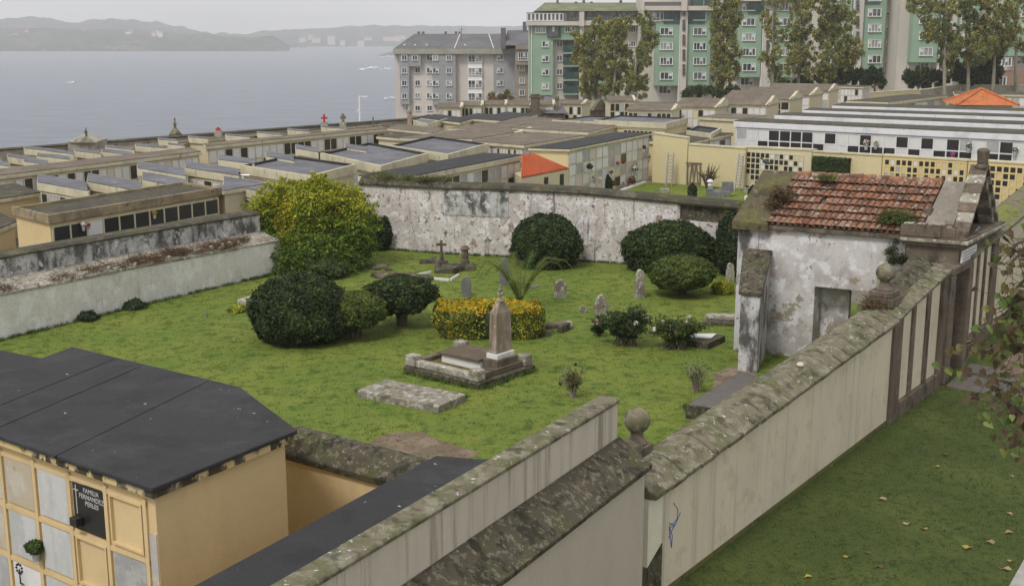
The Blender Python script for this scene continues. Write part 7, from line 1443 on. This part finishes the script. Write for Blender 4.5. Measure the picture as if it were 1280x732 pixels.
poplar('leftmost grey green poplar of the right group', 1184, 165, 104, [(1156, 4, 22, 11), (1172, 22, 18, 13), (1182, 44, 16, 13), (1164, 40, 12, 11), (1186, 62, 12, 12), (1182, 82, 9, 12)], 1184, 8, 1.1, w_=(4, 1.4, 4, 1, .8))
poplar('middle grey green poplar of the right group with bare pale trunk', 1213, 166, 106, [(1204, 6, 18, 13), (1212, 28, 17, 13), (1206, 50, 15, 12), (1216, 70, 14, 12), (1226, 46, 12, 12)], 1212, 9, 1.1, w_=(4, 1.4, 4, 1, .8))
poplar('tall grey green poplar of the right group near the edge', 1243, 164, 106, [(1240, 2, 18, 13), (1250, 20, 17, 13), (1238, 38, 15, 12), (1250, 54, 14, 12), (1232, 60, 14, 12), (1262, 46, 11, 10)], 1246, 10, 1.1, w_=(4, 1.6, 4, 1, .8))
poplar('thin poplar at the right edge of the view', 1272, 168, 106, [(1272, 4, 14, 12), (1266, 28, 11, 12), (1276, 50, 11, 12)], 1272, 11, .8)
def scrub(px, Y, yb, lobes, label, seed, cols=('dark', 'dark2', 'mid'), w_=(3, 3, 1), dens=1.0, name='shrub', cat='shrub'):
    return poplar(label, px, Y, yb, lobes, px, seed, dens, cols, w_, 'shrubs below the apartments', bark, name, .14, 7000, cat)
scrub(1092, 170, 112, [(1086, 96, 6, 9), (1098, 97, 6, 9), (1092, 90, 5, 6), (1081, 103, 3, 8), (1103, 104, 3, 7)], 'dark ragged palm like tree before the beige wall', 20, name='tree', cat='tree', w_=(5, 1, .2))
scrub(1150, 168, 112, [(1140, 98, 12, 9), (1158, 94, 14, 8), (1172, 98, 10, 9), (1148, 104, 12, 6)], 'dense dark spreading bush left of the right poplars', 21, dens=1.6)
scrub(1222, 172, 108, [(1200, 88, 12, 12), (1222, 82, 14, 16), (1240, 80, 12, 18), (1212, 96, 18, 9), (1232, 98, 14, 9)], 'dark mass of shrub foliage below the right poplars', 22, dens=1.6, w_=(4, 3, 1))
scrub(1050, 173, 110, [(1010, 100, 10, 9), (1032, 98, 12, 9), (1052, 92, 14, 10), (1068, 96, 10, 9)], 'dark olive shrub belt below the leafiest poplar', 23, dens=1.4, w_=(2, 3, 2))
scrub(870, 176, 124, [(862, 117, 9, 5), (872, 115, 7, 5)], 'small green bush below the grey stair tower', 24, w_=(2, 3, 2))
scrub(892, 175, 122, [(886, 112, 8, 5), (916, 114, 8, 5), (900, 116, 14, 4)], 'low green bush around the foot of the single tall poplar', 25, w_=(2, 3, 2))
scrub(975, 175, 116, [(975, 106, 10, 5), (988, 108, 8, 5)], 'low green bush at the foot of the thin sparse poplar', 26, w_=(2, 3, 2))
scrub(624, 200, 131, [(618, 124, 8, 6), (630, 122, 9, 7), (612, 127, 5, 4)], 'bare scrubby brownish tree before the grey apartment house', 27, cols=('rust', 'olive', 'brown'), w_=(3, 2, 2), dens=.5, name='small_tree', cat='tree')
# small boat on the sea
r = thing('small_boat', V3(G(94, 103, SEA), SEA), 'tiny dark boat trailing a white wake on the open sea', 'boat'); A = G(94, 103, SEA); k = A.y / F
m = MB(); m.lathe(V3(A, SEA), [(1.0 * k, .0), (1.5 * k, .5 * k)], 6); m.build('hull', blackpaint, r); m = MB(); m.tube([V3(A, SEA + .3), V3(A, SEA + 2.6 * k)], .35 * k, 5); m.build('cabin', blackpaint, r)
w_k = MB(); w_k.prism([G(82, 104, SEA), G(90, 103.5, SEA), G(95, 102.7, SEA), G(94, 101.8, SEA), G(88, 103, SEA)], SEA - .1, SEA + .35); tag(w_k.build('wave_foam', foamm), kind='stuff')
# ================================================================ BRANCH OF THE LANE TREE (right edge)
Pt = V2(4.9, 7.6); r = thing('tree', V3(Pt, 0), 'near tree whose branches of brown spotted heart shaped leaves hang in from the right edge', 'tree')
m = MB(); m.tube([V3(Pt, -.1), V3(Pt + V2(.05, .1), 3.5), V3(Pt + V2(-.1, .1), 6.5), V3(Pt + V2(.1, .2), 9.5)], [.24, .19, .14, .07], 9); m.build('trunk', bark, r)
twl = [lf['olive'], lf['mid'], leafm('spotted_leaf', (.10, .085, .03)), leafm('dull_brown_leaf', (.085, .06, .035)), leafm('pale_green_leaf', (.15, .18, .05))]
def at2(x, y, Y): return AY(x, y, Y)
paths = [[(1330, 470, 6.4), (1290, 440, 6.3), (1262, 425, 6.2), (1232, 438, 6.2), (1214, 428, 6.2)], [(1330, 500, 6.5), (1290, 490, 6.4), (1260, 478, 6.3), (1234, 472, 6.3), (1216, 466, 6.3)], [(1330, 540, 6.5), (1290, 528, 6.3), (1268, 508, 6.3), (1250, 498, 6.3), (1240, 502, 6.3)],
         [(1330, 400, 6.4), (1296, 385, 6.2), (1272, 372, 6.2), (1256, 392, 6.2), (1240, 400, 6.2)], [(1330, 330, 6.4), (1296, 318, 6.2), (1274, 318, 6.2), (1262, 330, 6.2)], [(1330, 300, 6.4), (1300, 290, 6.2), (1282, 300, 6.2), (1268, 306, 6.2)], [(1320, 560, 6.4), (1292, 545, 6.3), (1278, 530, 6.3), (1270, 548, 6.3)], [(1330, 440, 6.4), (1300, 410, 6.2), (1276, 405, 6.2), (1262, 415, 6.2)], [(1330, 360, 6.4), (1302, 350, 6.2), (1280, 350, 6.2), (1270, 360, 6.2)]]
rd = random.Random(5); m = MB(); LV = MB()
def heart(c, s, n3, up_, mi):
    t1 = up_; t2 = n3.cross(t1).normalized(); LV.mi = mi
    sh = [(0, -1.0), (.28, -.55), (.55, -.1), (.62, .32), (.45, .62), (.2, .66), (0, .5), (-.2, .66), (-.45, .62), (-.62, .32), (-.55, -.1), (-.28, -.55)]
    vs = [c] + [c + (t2 * x + t1 * y) * s + n3 * (-.25 * s * abs(x) * (1 + y)) for (x, y) in sh]; LV.add(vs, [(0, 1 + i, 1 + (i + 1) % 12) for i in range(12)])
trunkpt = V3(Pt, 6.6)
for pth in paths:
    pts = [at2(*p) for p in pth]; m.tube([trunkpt.lerp(pts[0], .0), trunkpt.lerp(pts[0], .6) + Vector((0, 0, .2))] + pts, [.05, .03] + [.016, .012, .009, .006, .003], 5)
    for i in range(len(pts) - 1):
        n_l = 13 if i else 6
        for q in range(n_l):
            b_ = pts[i].lerp(pts[i + 1], rd.random()); off = Vector((rd.gauss(0, .075), rd.gauss(0, .09), rd.gauss(-.03, .07))); c = b_ + off
            n3 = Vector((rd.gauss(-.2, .5), rd.gauss(-.8, .5), rd.gauss(.8, .5))).normalized(); dn = Vector((rd.gauss(0, .5), rd.gauss(0, .4), 1)); dn = (dn - n3 * dn.dot(n3)).normalized()
            heart(c, rd.uniform(.024, .043), n3, dn, rd.choice([0, 1, 2, 2, 3, 3, 3, 4])); m.tube([b_, c], .0018, 3)
m.build('branch', bark, r); o = LV.build('leaves', twl, r, fix=False)
